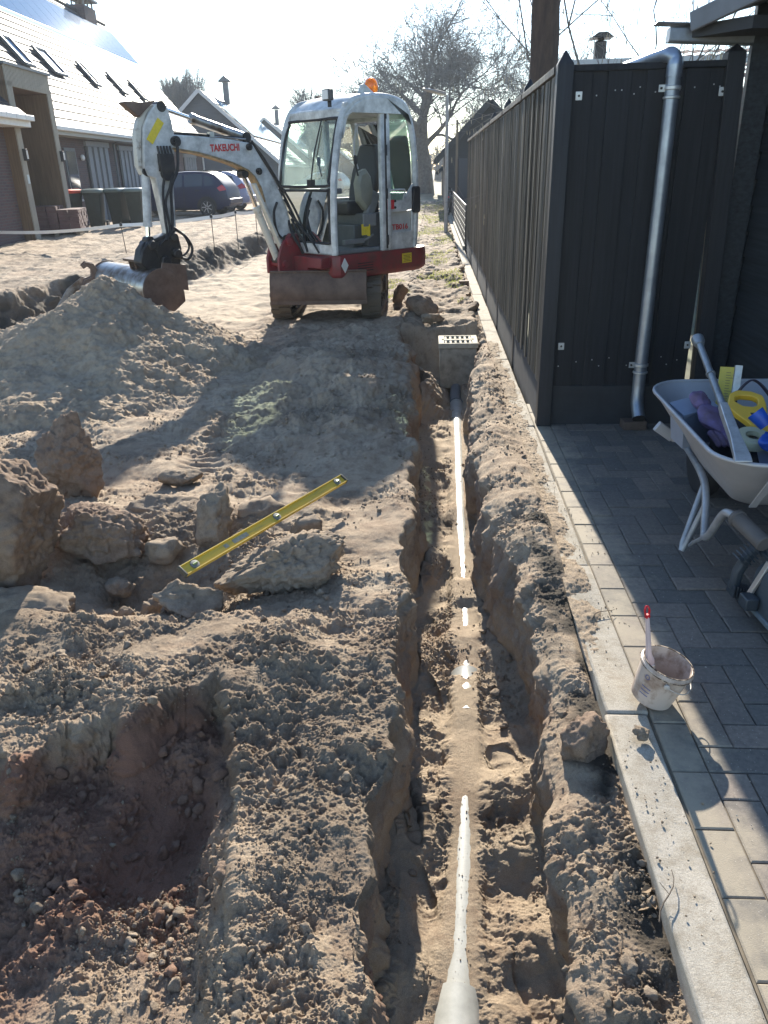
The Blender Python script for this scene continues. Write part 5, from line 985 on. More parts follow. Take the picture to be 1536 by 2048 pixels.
def strip(o_, i_, z0, z1):
    n = 32
    def rs_(P, n):
        P = [Vector((a, b, 0)) for a, b in P]; L = [(P[(k+1) % len(P)]-P[k]).length for k in range(len(P))]; T_ = sum(L); out = []
        for q in range(n):
            d_ = q*T_/n; k = 0
            while d_ > L[k]: d_ -= L[k]; k += 1
            out.append(P[k].lerp(P[(k+1) % len(P)], d_/L[k]))
        return out
    cx = Vector((-.03, .045, 0)); A_ = []
    import math as m_
    for q in range(n):
        th = 2*m_.pi*q/n; dr_ = Vector((m_.cos(th), m_.sin(th), 0)); r_o = max([0]+[t for t in [ray_seg(cx, dr_, o_[k], o_[(k+1) % len(o_)]) for k in range(len(o_))] if t]); r_i = max([0]+[t for t in [ray_seg(cx, dr_, i_[k], i_[(k+1) % len(i_)]) for k in range(len(i_))] if t])
        A_.append((cx+dr_*r_i, cx+dr_*r_o))
    mb.loft([[a+Vector((0, 0, z0)), b+Vector((0, 0, z0)), b+Vector((0, 0, z1)), a+Vector((0, 0, z1))] for a, b in A_]+[[A_[0][0]+Vector((0, 0, z0)), A_[0][1]+Vector((0, 0, z0)), A_[0][1]+Vector((0, 0, z1)), A_[0][0]+Vector((0, 0, z1))]], True, False)
def ray_seg(c, d, p, q):
    ex_, ey_ = q[0]-p[0], q[1]-p[1]; den = d.x*ey_-d.y*ex_
    if abs(den) < 1e-9: return None
    t = ((p[0]-c.x)*ey_-(p[1]-c.y)*ex_)/den; s = ((p[0]-c.x)*d.y-(p[1]-c.y)*d.x)/den
    return t if t > 0 and -1e-6 <= s <= 1+1e-6 else None
strip(hd, hole, -.014, .014); mb.build('handle', yh, o, .004)
mb = MB(); mb.prism([(.0, -.035), (.045, -.02), (.06, -.07), (.03, -.085)], .0142, .0165, 'z'); mb.build('black_inset', BLK, [c for c in children(o) if c.name.startswith('handle')][0], .001)
mb = MB(); mb.prism([(.02, -.10), (.09, -.12), (.16, -.42), (.12, -.44)], -.001, .001, 'z'); mb.build('blade', mat('saw_steel', (.55, .56, .58), .3, metal=.8), o)
def blob(name, par, dims, seed, m, loc=(0, 0, 0), rot=(0, 0, 0)):
    V, F = clod_geo(dims, seed, 4, 6, .0); o_ = np_mesh(name, V, F, m, par); o_.location = loc; o_.rotation_euler = tuple(R(a) for a in rot); return o_
def cloth_mat(n_, c, c2): return mat(n_, c, .8, col2=c2, scale=9, bump=.003, bscale=45)
o = in_wb('grey_box', 'grey plastic box at the left end of the barrow', 'box', (-.23, .20, .43), (12, -10, 14)); mb = MB(); mb.loft([[(a*k, b*k, z) for a, b in ((-.08, -.06), (.08, -.06), (.08, .06), (-.08, .06))] for z, k in ((0, .85), (.17, 1), (.172, 1.05), (.19, 1.05))]); mb.build('box_body', mat('bluish_grey_plastic', (.20, .24, .32), .5, var=.1), o, .006)
o = in_wb('purple_glove', 'purple and brown work glove hanging over the left rim of the barrow', 'glove', (-.215, .02, .565))
PU = cloth_mat('purple_cloth', (.19, .14, .32), (.09, .055, .06))
blob('palm', o, (.12, .20, .07), 91, PU, (.0, -.02, .02), (24, 10, 12)); blob('cuff', o, (.10, .10, .06), 92, PU, (-.02, .10, .075), (30, 10, 5))
for k in range(4): mb = MB(); mb.tube(smoothpath([(-.03+.022*k, -.09, -.01), (-.02+.024*k, -.14, -.025), (-.01+.022*k, -.17, -.045)], 4), [.013]*8+[.008], 8); mb.build('finger', PU, o)
o = in_wb('blue_gloves', 'bright blue rubber gloves heaped in the near corner of the barrow', 'gloves', (-.06, -.33, .60)); BG = mat('blue_rubber', (.015, .10, .52), .45, col2=(.01, .05, .30), scale=14)
blob('palm', o, (.17, .13, .09), 71, BG, (0, 0, 0)); blob('palm', o, (.13, .1, .07), 72, BG, (.09, .03, .02), (0, 20, 30))
for k in range(5):
    mb = MB(); mb.tube(smoothpath([(-.03+.03*k, .0, .04), (-.06+.04*k, -.06, .055+.01*(k % 2)), (-.09+.05*k, -.11, .03)], 5), [.017]*9+[.013, .008], 9); mb.build('finger', BG, o)
mb = MB(); mb.tube([(-.05, .05, .05), (-.09, .08, .095)], [.026, .034], 12); mb.build('cuff', BG, o)
o = in_wb('dark_strap', 'dark woven strap looped behind the yellow saw handle', 'strap', (.02, .14, .60)); mb = MB(); mb.beam(smoothpath([(-.10, -.04, -.02), (-.09, .02, .05), (-.02, .08, .10), (.03, .09, .085), (.07, .02, .03), (.10, -.02, -.02), (.07, -.08, -.07), (-.02, -.10, -.09)], 6), .006, .026, upv=(0, -1, .3), rnd=.3); mb.build('webbing', cloth_mat('purple_black_web', (.035, .025, .045), (.02, .015, .025)), o)
o = in_wb('tape_roll', 'pale round roll lying under the blue gloves', 'tape roll', (-.13, -.22, .575), (15, 0, 0)); mb = MB(); mb.lathe([(.03, -.02), (.062, -.02), (.065, -.015), (.065, .015), (.062, .02), (.03, .02), (.028, 0)], 30, caps=False); mb.build('roll', mat('cream_tape', (.45, .44, .30), .5), o)
mb = MB(); T = smoothpath([(-.08, -.03, .01), (-.085, -.06, .0), (-.07, -.10, -.01), (-.06, -.12, -.01), (-.075, -.09, .01), (-.07, -.05, .01)], 4); mb.tube(T, .003, 6); mb.build('green_cord', mat('green_cord', (.4, .55, .08), .6), o)
o = in_wb('snap_shears', 'blue grey pliers resting near the right rim of the barrow', 'pliers', (.06, -.13, .63), (20, 0, -35))
for s in (-1, 1): mb = MB(); mb.tube(smoothpath([(.01*s, .08, 0), (.0, .03, 0), (-.02*s, -.03, 0), (-.012*s, -.10, 0)], 5), [.006]*4+[.009]*12, 8); mb.build('handle', mat('grey_blue_grip', (.08, .14, .18), .5), o)
o = in_wb('tool_bag', 'dark cloth bag lying on the bottom of the barrow', 'bag', (0, -.03, .48)); blob('bag_body', o, (.44, .62, .2), 81, cloth_mat('black_cloth', (.02, .02, .024), (.012, .012, .015)))
o = in_wb('white_container', 'white plastic container at the right side of the barrow', 'container', (.12, .08, .49), (0, 12, -20)); mb = MB(); mb.loft([[(a*k, b*k, z) for a, b in rrect(-.09, -.07, .09, .07, .02, 3)] for z, k in ((0, .9), (.13, 1), (.135, 1.05), (.15, 1.05), (.151, .95))]); mb.build('container_body', mat('white_plastic', (.42, .43, .46), .4), o, .003)
# jobsite radio
rd = thing('jobsite_radio', 'rugged black jobsite radio with ribbed corners cut off by the right edge', 'radio', (1.385, 2.45, 0), R(5))
BKM = mat('black_hard_plastic', (.035, .045, .055), .5, var=.25, scale=14); TEAL = mat('teal_plastic', (.10, .24, .25), .4, var=.3, scale=10)
mb = MB(); mb.prism([(-.17, .05), (-.12, .02), (.17, .02), (.17, .27), (-.08, .27), (-.15, .20)], -.20, .20, 'y'); mb.build('radio_body', mat('dark_cloth_grille', (.045, .055, .065), .75, bump=.001, bscale=200), rd, .015, seg=3)
mb = MB(); mb.box((.045, 0, .276), (.19, .34, .012)); tp = mb.build('top_face', TEAL, rd, .004)
for x, y, r_ in ((.03, .06, .028), (.03, -.05, .028), (.09, .0, .018)):
    mb = MB(); mb.lathe([(r_, 0), (r_, .012), (r_*.8, .018), (.002, .018)], 20, Matrix.Translation((x, y, .282))); mb.build('knob', BLK, tp)
mb = MB(); mb.tube(smoothpath([(-.05, .1, .285), (-.06, .09, .30), (-.03, .03, .305), (-.045, -.01, .30), (-.06, -.03, .285)], 5), .004, 8); mb.build('wire_clip', mat('white_wire', (.6, .6, .58), .4), rd)
for y in (-.25, .25):
    mb = MB(); mb.beam(smoothpath([(.17, y, .03), (-.10, y, .03), (-.19, y, .09), (-.16, y, .22), (-.06, y, .30), (.17, y, .30)], 2), .035, .04, upv=(0, 1, 0), rnd=.4); fr = mb.build('end_frame', BKM, rd, .003)
    mb = MB()
    for k in range(9): mb.box((-.185+.012*k, y, .205+.0115*k), (.05, .062, .006), rot=(0, R(-45+90), 0))
    mb.build('ribbed_bumper', BKM, fr, .001); mb = MB()
    for k in range(8): mb.box((-.20+.012*k, y, .062-.004*k+.02), (.006, .062, .05), rot=(0, R(0), 0))
    mb.build('ribbed_bumper', BKM, fr, .001)
for z in (.06, .245): mb = MB(); mb.beam([(-.165 if z < .1 else -.115, -.25, z), (-.165 if z < .1 else -.115, .25, z)], .022, .022, rnd=.4); mb.build('side_rail', BKM if z > .1 else mat('grey_rail', (.12, .15, .17), .45), rd)
mb = MB(); mb.box((-.158, .15, .17), (.012, .025, .16), rot=(0, R(22), 0)); mb.build('metal_upright', mat('brushed_metal', (.45, .40, .36), .35, metal=.6), rd, .002)
mb = MB(); mb.box((-.195, .12, .10), (.05, .06, .05)); mb.build('latch', BKM, rd, .006)
# ---------------------------------------------------------------- houses across the road
def brickwall(name, c1, c2, mort, scale=1.0):
    m = bpy.data.materials.new(name); m.use_nodes = True; n = m.node_tree; L = n.links; b = n.nodes['Principled BSDF']; b.inputs['Roughness'].default_value = .85
    tc = n.nodes.new('ShaderNodeTexCoord'); sx = n.nodes.new('ShaderNodeSeparateXYZ'); L.new(tc.outputs['Object'], sx.inputs[0]); ad = n.nodes.new('ShaderNodeMath'); L.new(sx.outputs[0], ad.inputs[0]); L.new(sx.outputs[1], ad.inputs[1]); cb_ = n.nodes.new('ShaderNodeCombineXYZ'); L.new(ad.outputs[0], cb_.inputs[0]); L.new(sx.outputs[2], cb_.inputs[1])
    bt = n.nodes.new('ShaderNodeTexBrick'); bt.inputs['Color1'].default_value = c1+(1,); bt.inputs['Color2'].default_value = c2+(1,); bt.inputs['Mortar'].default_value = mort+(1,); bt.inputs['Scale'].default_value = 1; bt.inputs['Brick Width'].default_value = .22*scale; bt.inputs['Row Height'].default_value = .065*scale; bt.inputs['Mortar Size'].default_value = .008
    L.new(cb_.outputs[0], bt.inputs[0]); L.new(bt.outputs[0], b.inputs['Base Color']); return m
BRK = brickwall('dark_brick', (.105, .058, .055), (.07, .045, .05), (.09, .08, .075))
TILE = mat('glazed_roof_tile', (.07, .067, .072), .6, var=.35, scale=3, spec=.3)
TILE2 = mat('old_roof_tile', (.10, .095, .095), .42, var=.3, scale=3, spec=.6)
PV = mat('solar_glass', (.05, .13, .25), .06, spec=.5); PV.node_tree.nodes['Principled BSDF'].inputs['IOR'].default_value = 1.07
ALU = mat('aluminium', (.6, .6, .6), .35, metal=.9)
WP = mat('white_paint', (.62, .62, .60), .5, var=.1); GP_ = mat('grey_frame', (.10, .11, .12), .5); CED = mat('cedar_wood', (.14, .085, .045), .7, var=.4, scale=4, stretch=(8, 8, .4)); SLT = mat('greyed_slats', (.30, .275, .225), .8, var=.25, scale=6, stretch=(14, 14, .3))
TILE.node_tree.nodes['Principled BSDF'].inputs['IOR'].default_value = 1.3; TILE2.node_tree.nodes['Principled BSDF'].inputs['IOR'].default_value = 1.3
DG = glass('dark_window', (.25, .3, .32), alpha=.02)
DWN = mat('window_glass', (.03, .04, .05), .08, spec=.8)
def tiled_slope(mb, x0, z0, s, x1, y0, y1, course=.34, tw=.30, over=0):
    """stepped tile courses on the plane z = z0 + s*(x0-x), x from x0 down to x1"""
    ln = math.hypot(x1-x0, s*(x0-x1)); n = int(ln/course); dx = (x1-x0)/n; nn = Vector((s, 0, 1)).normalized()*.035
    nt_ = max(1, int((y1-y0)/tw))
    for k in range(n):
        a = x0+k*dx; b = a+dx*1.04; za, zb = z0+s*(x0-a), z0+s*(x0-b)
        mb.add([(a+nn.x, y0, za+nn.z), (a+nn.x, y1, za+nn.z), (b, y1, zb+.004), (b, y0, zb+.004), (a, y0, za-.01), (a, y1, za-.01)], [(0, 1, 2, 3), (4, 5, 1, 0)])
        for j in range(nt_):
            yy = y0+(j+.5*(k % 2))*tw
            if yy < y1-.03: mb.add([(a+nn.x*1.25, yy, za+nn.z*1.25), (a+nn.x*1.25, yy+.035, za+nn.z*1.25), (b+nn.x*.3, yy+.035, zb+nn.z*.3), (b+nn.x*.3, yy, zb+nn.z*.3)], [(0, 1, 2, 3)])
hA = thing('brick_house', 'long low brick house with a steep shining tiled roof, chimney and wooden porch', 'house', (-11.5, 27, 0), R(3.34))
mb = MB(); mb.box((-.15, 5.6, 1.6), (.3, 26, 3.2)); mb.prism([(-9, 0), (0, 0), (0, 2.95), (-4.3, 8.35), (-9, 2.6)], 18.25, 18.45, 'y'); mb.box((-8.9, 5.6, 1.5), (.2, 26, 3)); mb.build('brick_wall', BRK, hA)
mb = MB(); S_ = 1.197; tiled_slope(mb, .5, 2.98, S_, -4.3, -12, 18.6); mb.add([(-4.3, -12, 8.73), (-4.3, 18.6, 8.73), (-9.4, 18.6, 2.7), (-9.4, -12, 2.7)], [(0, 1, 2, 3)]); mb.tube([(-4.3, -12, 8.76), (-4.3, 18.6, 8.76)], .11, 8); roof = mb.build('roof', TILE, hA, smooth=False)
mb = MB(); mb.box((.58, 6.9, 2.93), (.15, 23.4, .12)); mb.build('gutter', WP, hA, .02); mb = MB(); mb.box((.28, 6.9, 2.82), (.55, 23.3, .12)); mb.build('soffit', mat('pale_soffit', (.36, .35, .31), .7), hA)
def rp(x, up=0): nn = Vector((S_, 0, 1)).normalized()*up; return Vector((x, 0, 2.98+S_*(.5-x)))+nn
# solar array rows
for k in range(25):
    y0_ = -9.0+1.09*k; a, b = rp(-2.66, .10), rp(-3.92, .10); c, d = rp(-2.66, .06), rp(-3.92, .06); mb = MB()
    mb.add([(p.x, y, p.z) for y in (y0_, y0_+1.07) for p in (a, b, c, d)], [(0, 1, 5, 4), (2, 6, 7, 3), (0, 4, 6, 2), (1, 3, 7, 5), (0, 2, 3, 1), (4, 5, 7, 6)]); mb.build('solar_panel', PV, hA)
a = rp(-2.63, .05); mb = MB(); mb.beam([(a.x, -9.0, a.z), (a.x, 18.25, a.z)], .06, .12); mb.build('panel_rail', ALU, hA)
for i, (ya, yb) in enumerate(((-.75, -.05), (1.65, 2.65), (5.6, 6.1), (9.05, 9.5), (12.0, 12.5))):
    xa, xb = -.98, -1.62; mb = MB()
    for (p0, p1) in (((xa, ya), (xb, ya)), ((xa, yb), (xb, yb)), ((xa, ya), (xa, yb)), ((xb, ya), (xb, yb))): q0, q1 = rp(p0[0], .10), rp(p1[0], .10); mb.beam([(q0.x, p0[1], q0.z), (q1.x, p1[1], q1.z)], .09, .09)
    w_ = mb.build('roof_window', GP_, hA); mb = MB(); q = [rp(xa, .09), rp(xb, .09)]; mb.add([(q[0].x, ya, q[0].z), (q[0].x, yb, q[0].z), (q[1].x, yb, q[1].z), (q[1].x, ya, q[1].z)], [(0, 1, 2, 3)]); mb.build('pane', PV, w_)
mb = MB(); mb.box((-4.25, 15.5, 8.45), (.7, 1.6, 1.1)); ch = mb.build('chimney', BRK, hA); mb = MB(); mb.box((-4.25, 15.5, 9.32), (.95, 1.9, .08)); [mb.box((-4.25+a*.27, 15.5+b*.6, 9.14), (.07, .07, .3)) for a in (-1, 1) for b in (-1, 0, 1)]; mb.build('chimney_cap', mat('cap_stone', (.16, .16, .16), .6), ch)
def vdoor(par, y0, y1, z0, z1, n, x=.02):
    mb = MB(); w_ = (y1-y0)/n
    mb.box((x, (y0+y1)/2, (z0+z1)/2), (.05, y1-y0, z1-z0)); f = mb.build('double_door', mat('dark_opening', (.02, .022, .025), .4), par); mb = MB()
    for k in range(n): mb.box((x+.045, y0+(k+.5)*w_, (z0+z1)/2), (.05, w_*.62, z1-z0))
    mb.box((x+.04, (y0+y1)/2, z1+.09), (.08, y1-y0+.1, .16)); mb.build('door_leaf', mat('grey_door', (.20, .21, .225), .6, var=.1), f)
for a in ((.55, 2.8, .2, 2.55, 4), (4.0, 6.5, .2, 2.5, 5), (8.0, 10.2, .2, 2.5, 4), (14.2, 16.8, .2, 2.4, 5)): vdoor(hA, *a)
mb = MB(); mb.box((.01, -.9, 1.72), (.08, .95, 1.5)); f = mb.build('window', GP_, hA, .01); mb = MB(); mb.box((.055, -.9, 1.75), (.02, .75, 1.25)); mb.build('pane', DWN, f); mb = MB(); mb.box((.06, -.9, .93), (.14, 1.05, .06)); mb.build('sill', mat('sill_stone', (.4, .4, .4), .6), f)
for yy in (3.3, 18.3): mb = MB(); mb.tube([(.12, yy, .2), (.12, yy, 2.7), (.55, yy, 2.88)], .045, 10); mb.build('rain_pipe', WP if yy > 4 else GP_, hA)
mb = MB(); T = Matrix.Translation((.05, .05, 2.2)) @ Matrix.Rotation(R(90), 4, 'Y'); mb.lathe([(.09, 0), (.09, .06), (.05, .09)], 16, T); mb.build('wall_lamp', WP, hA)
# porch
po = MB(); 
for y_ in (-7.25, -4.92): po.box((.62, y_, 1.95), (1.2, .26, 3.5))
po.box((.62, -6.08, 3.8), (1.2, 2.6, .42)); po.build('porch_cladding', CED, hA, .01)
po = MB()
for y_ in (-7.25, -4.92):
    for k in range(4): po.box((1.235, y_-.105+.07*k, 1.95), (.03, .052, 3.5))
for k in range(36): po.box((1.235, -7.36+.0715*k, 3.83), (.03, .052, .46))
po.build('porch_slats', SLT, hA); mb = MB(); mb.box((.64, -6.08, 4.06), (1.3, 2.75, .06)); mb.build('porch_roof', GP_, hA)
mb = MB(); mb.box((.05, -5.78, 1.4), (.06, 1.9, 2.4)); mb.box((.09, -5.3, 1.3), (.05, .75, 2.1)); d_ = mb.build('front_door', mat('door_dark', (.06, .06, .065), .5), hA, .01)
for y_ in (-7.08, -4.75): mb = MB(); mb.box((1.29, y_-.13, 2.14), (.09, .10, .26)); l_ = mb.build('porch_lamp', BLK, hA, .01); mb = MB(); mb.box((1.34, y_-.13, 2.14), (.012, .07, .18)); mb.build('lamp_glass', mat('frosted', (.6, .6, .58), .3), l_)
mb = MB(); mb.box((1.25, -7.2, 1.6), (.012, .10, .2)); mb.build('house_number_plate', mat('pale_plate', (.45, .5, .5), .5), hA)
# wing at the left
mb = MB(); mb.box((.45, -10.6, 1.5), (1.0, 6.9, 3.0)); mb.build('wing_wall', BRK, hA); mb = MB(); tiled_slope(mb, 1.45, 2.95, 1.0, -.4, -15, -7.05); mb.build('wing_roof', TILE, hA, smooth=False)
mb = MB(); 
for k in range(9): mb.box((1.52, -7.25-.5*k, 2.92), (.15, .485, .12))
mb.box((1.2, -11.0, 2.8), (.55, 8, .14)); mb.build('wing_gutter', WP, hA, .012)
mb = MB(); mb.lathe([(.10, .2), (.17, .45), (.19, .62), (.12, .76), (.13, .84)], 18, Matrix.Translation((0, 0, 0))); o = mb.build('garden_vase', mat('grey_pottery', (.28, .27, .26), .7, var=.3)); o.location = (-10.55, 20.75, 0); tag(o, 'grey stone vase standing in the porch of the brick house', 'vase')
def barn(name, label, X, Y, halfw, z_e, z_r, ln, wallm, roofm, rz=3.34, panels=True, verge=WP, zg=.15, cat='house', chim=True, grp=None):
    h = thing(name, label, cat, (X, Y, 0), R(rz), grp); sl = (z_r-z_e)/halfw
    mb = MB(); mb.prism([(-halfw+.35, zg), (halfw-.35, zg), (halfw-.35, z_e+.35*sl-.05), (0, z_r-.06), (-halfw+.35, z_e+.35*sl-.05)], .25, ln, 'y'); mb.build('plank_wall', wallm, h)
    mb = MB()
    for s in (-1, 1):
        mb2 = MB(); tiled_slope(mb2, halfw, z_e, sl, 0, 0, ln, .36, .33); mb.add([(x*s, y, z) for x, y, z in mb2.v], mb2.f)
    mb.build('roof', roofm, h, smooth=False)
    for s in (-1, 1): mb = MB(); mb.beam([(s*(halfw+.05), -.03, z_e-.07), (0, -.03, z_r-.02)], .05, .2, upv=(0, 0, 1)); mb.build('verge_board', verge, h)
    for s in (-1, 1): mb = MB(); mb.box((s*(halfw+.05), ln/2, z_e-.05), (.12, ln, .1)); mb.build('gutter', verge, h)
    if panels:
        nn = Vector((sl, 0, 1)).normalized()*.12
        for k in range(int((ln-1.4)/1.1)):
            y0_ = .7+k*1.1; xa, xb = halfw*.62, halfw*.14; mb = MB(); mb.add([(x+nn.x, y, z_r-sl*x+nn.z) for x, y in ((xa, y0_), (xa, y0_+1.06), (xb, y0_+1.06), (xb, y0_))], [(0, 1, 2, 3)]); mb.build('solar_panel', PV, h)
    if chim: mb = MB(); mb.box((.35, ln*.42, z_r+.35), (.35, .35, 1.3)); mb.prism([(-.1, z_r+1.05), (.8, z_r+1.05), (.35, z_r+1.4)], ln*.42-.4, ln*.42+.4, 'y'); mb.build('chimney', GP_, h)
    return h
PLK = mat('blue_grey_planks', (.075, .085, .10), .75, var=.2, scale=4, stretch=(.3, .3, 12))
barn('gabled_house', 'dark gabled house with white verge boards and solar panels behind the cars', -13.6, 50, 4.6, 2.05, 6.12, 17, PLK, TILE2)
barn('gabled_house', 'second dark gabled house further away, seen through the cab window', -14.6, 74, 4.6, 2.1, 6.0, 15, PLK, TILE2)
barn('gabled_house', 'third and farthest gabled house beyond the excavator cab', -14.0, 98, 5.0, 2.3, 6.4, 16, PLK, TILE2)
BP = mat('black_barn_planks', (.022, .027, .032), .8, var=.3, scale=4, stretch=(.3, .3, 14))
barn('timber_barn', 'dark planked barn with a pointed gable behind the far end of the fence', 2.05, 31, 1.9, 1.9, 3.78, 8, BP, TILE2, rz=0, panels=False, verge=BP, zg=-.05, cat='barn', chim=False)
barn('timber_barn', 'low dark barn just left of the gabled barn near the oak trunk', 2.6, 52, 2.3, 1.4, 3.3, 9, BP, TILE2, rz=0, panels=False, verge=BP, zg=-.05, cat='barn', chim=False)
# neighbour's roofs behind the fence panel
RT = mat('red_roof_tile', (.26, .15, .11), .75, var=.3, scale=8)
nb = thing('tiled_house', 'house with a red pantile roof peeping over the dark fence panel', 'house', (6.6, 17, 0)); mb = MB(); mb.box((0, .8, 1.4), (4.6, 2.6, 2.9)); mb.build('wall', BRK, nb)
mb = MB()
for k in range(26):
    x0_ = -2.6+.2*k
    for j in range(6):
        f0, f1 = j/6, (j+1)/6; ins = lambda f: max(0, .55*f-(x0_+2.6)); 
        if x0_+2.6 < .55*f0: continue
        mb.add([(x0_, -.8+1.3*f0, 2.95+.62*f0+.03), (x0_+.1, -.8+1.3*f0, 2.95+.62*f0+.055), (x0_+.2, -.8+1.3*f0, 2.95+.62*f0+.03), (x0_+.2, -.8+1.3*f1, 2.95+.62*f1), (x0_+.1, -.8+1.3*f1, 2.95+.62*f1+.025), (x0_, -.8+1.3*f1, 2.95+.62*f1)], [(0, 1, 4, 5), (1, 2, 3, 4)])
mb.build('tiled_roof', RT, nb, smooth=False)
nb = thing('outbuilding', 'low outbuilding whose pale roof edge and chimney cowl show above the fence', 'outbuilding', (3.6, 16, 0)); mb = MB(); mb.box((.2, 1.5, 1.6), (3.2, 3, 3.2)); mb.build('wall', BRK, nb); mb = MB(); mb.box((.2, 1.5, 3.25), (3.5, 3.3, .12)); mb.build('flat_roof', mat('pale_roof_felt', (.42, .44, .46), .6), nb)
mb = MB(); mb.box((-.6, .2, 3.42), (.2, .2, .4)); c_ = mb.build('chimney', DRK, nb, .02); mb = MB(); mb.prism([(-.80, 3.66), (-.40, 3.66), (-.52, 3.74), (-.68, 3.74)], .0, .4, 'y'); mb.box((-.6, .2, 3.64), (.1, .1, .1)); mb.build('cowl', DRK, c_)
# ---------------------------------------------------------------- things in the yard
gz = .2
def wheelie(lid, nm):
    o = thing('wheelie_bin', nm, 'wheelie bin', (0, 0, gz), 0, 'wheelie bins in front of the brick house'); B = mat('bin_green', (.03, .042, .038), .55, var=.2)
    mb = MB(); mb.loft([[(a*k, b*k2-.02*t, z) for a, b in rrect(-.255, -.30, .255, .30, .05, 3)] for z, k, k2, t in ((.06, .66, .66, 0), (.08, .70, .70, 0), (.9, .94, .94, 0), (.93, 1.0, 1.0, 0), (.99, 1.0, 1.0, 0))]); mb.build('bin_body', B, o, .01)
    mb = MB(); mb.loft([[(a*k, b*k, z) for a, b in rrect(-.28, -.34, .28, .33, .06, 3)] for z, k in ((.99, 1), (1.02, 1.02), (1.07, .96), (1.10, .7))]); mb.build('lid', lid, o); mb = MB(); mb.tube([(-.26, .36, .98), (.26, .36, .98)], .02, 8); mb.build('handle', B, o)
    for s in (-1, 1): mb = MB(); mb.tube([(s*.21, .22, .1), (s*.27, .22, .1)], .1, 16); mb.build('wheel', BLK, o)
    return o
LG = mat('bin_lid_green', (.10, .14, .13), .35, spec=.7)
w0_ = wheelie(mat('orange_red_lid', (.55, .06, .02), .6), 'wheelie bin with an orange red lid, leftmost of the four bins'); w1_ = wheelie(LG, 'dark green wheelie bin second from the left beside the one with the red lid')
w2_ = copy_tree(w1_); w2_['label'] = 'dark green wheelie bin third from the left in the row of four'; w3_ = copy_tree(w1_); w3_['label'] = 'dark green wheelie bin at the right end of the row, partly behind the excavator arm'
for o, x, y, a in ((w0_, -10.72, 24.0, -12), (w1_, -10.08, 24.2, 8), (w2_, -9.48, 24.5, -10), (w3_, -8.86, 24.3, 7)): o.location = (x, y, gz); o.rotation_euler = (0, 0, R(a))
pb = thing('brick_pallet', 'pallet stacked with reddish paving bricks in front of the house', 'pallet of bricks', (-10.1, 21.7, gz-.02), R(14)); pb.scale = (1.22, 1.22, 1.05)
mb = MB(); 
for k in range(5): mb.box((0, -.5+.25*k, .115), (1.1, .09, .022))
for k in range(3): mb.box((-.45+.45*k, 0, .05), (.09, 1.1, .09))
mb.build('pallet', mat('pallet_wood', (.22, .17, .11), .8, var=.3), pb)
mb = MB(); _k = random.Random(6)
for j in range(7):
    for a in range(5):
        for b in range(10):
            if j == 6 and (a > 2 or _k.random() < .3): continue
            if a in (0, 4) or b in (0, 9) or j >= 5: mb.box((-.46+.22*a+_k.gauss(0, .006), -.5+.108*b+_k.gauss(0, .004), .17+.085*j), (.205, .10, .08), rot=(0, 0, _k.gauss(0, .03)))
mb.build('stacked_bricks', mat('red_purple_clinker', (.135, .075, .07), .85, var=.35, scale=3), pb)
tg = 'iron pins carrying the barrier tape'
tops = [(-9.6, 17.3, .56), (-6.12, 15.78, .73), (-4.32, 15.85, .84), (-4.06, 16.77, .87), (-3.86, 17.8, .83), (-3.8, 19.5, .84)]
for i, (x, y, z) in enumerate(tops[1:5]):
    o = thing('iron_pin', ['iron pin with a knob standing by itself left of the excavator arm', 'iron pin just right of the excavator arm at the edge of the bank', 'iron pin in the middle of the three right of the arm', 'iron pin closest to the excavator boom'][i], 'iron pin', (x, y, .15), 0, tg); mb = MB(); mb.tube([(0.03 if i == 0 else 0, 0, 0), (0, 0, z-.15)], .008, 6); mb.build('rod', DRK, o); mb = MB(); mb.lathe([(.004, -.03), (.028, -.02), (.03, .0), (.02, .03), (.004, .04)], 10, Matrix.Translation((0, 0, z-.14))); mb.build('insulator', BLK, o)
mb = MB(); pts = []
for i in range(len(tops)-1):
    a, b = Vector(tops[i]), Vector(tops[i+1])
    for k in range(10): t = k/10; pts.append(a.lerp(b, t)-Vector((0, 0, .05*math.sin(math.pi*t)*(b-a).length*.3)))
rg = []
for i, p in enumerate(pts): tw_ = .3*math.sin(i*.7); c_, s_ = math.cos(tw_), math.sin(tw_); rg.append([p+Vector((0, s_*.03, .032*c_)), p+Vector((0, .003, 0)), p+Vector((0, -s_*.03, -.032*c_)), p-Vector((0, .003, 0))])
mb.loft(rg, True, True); o = mb.build('barrier_tape', mat('white_tape', (.72, .70, .66), .5)); tag(o, 'white barrier tape sagging between iron pins across the yard', 'tape')
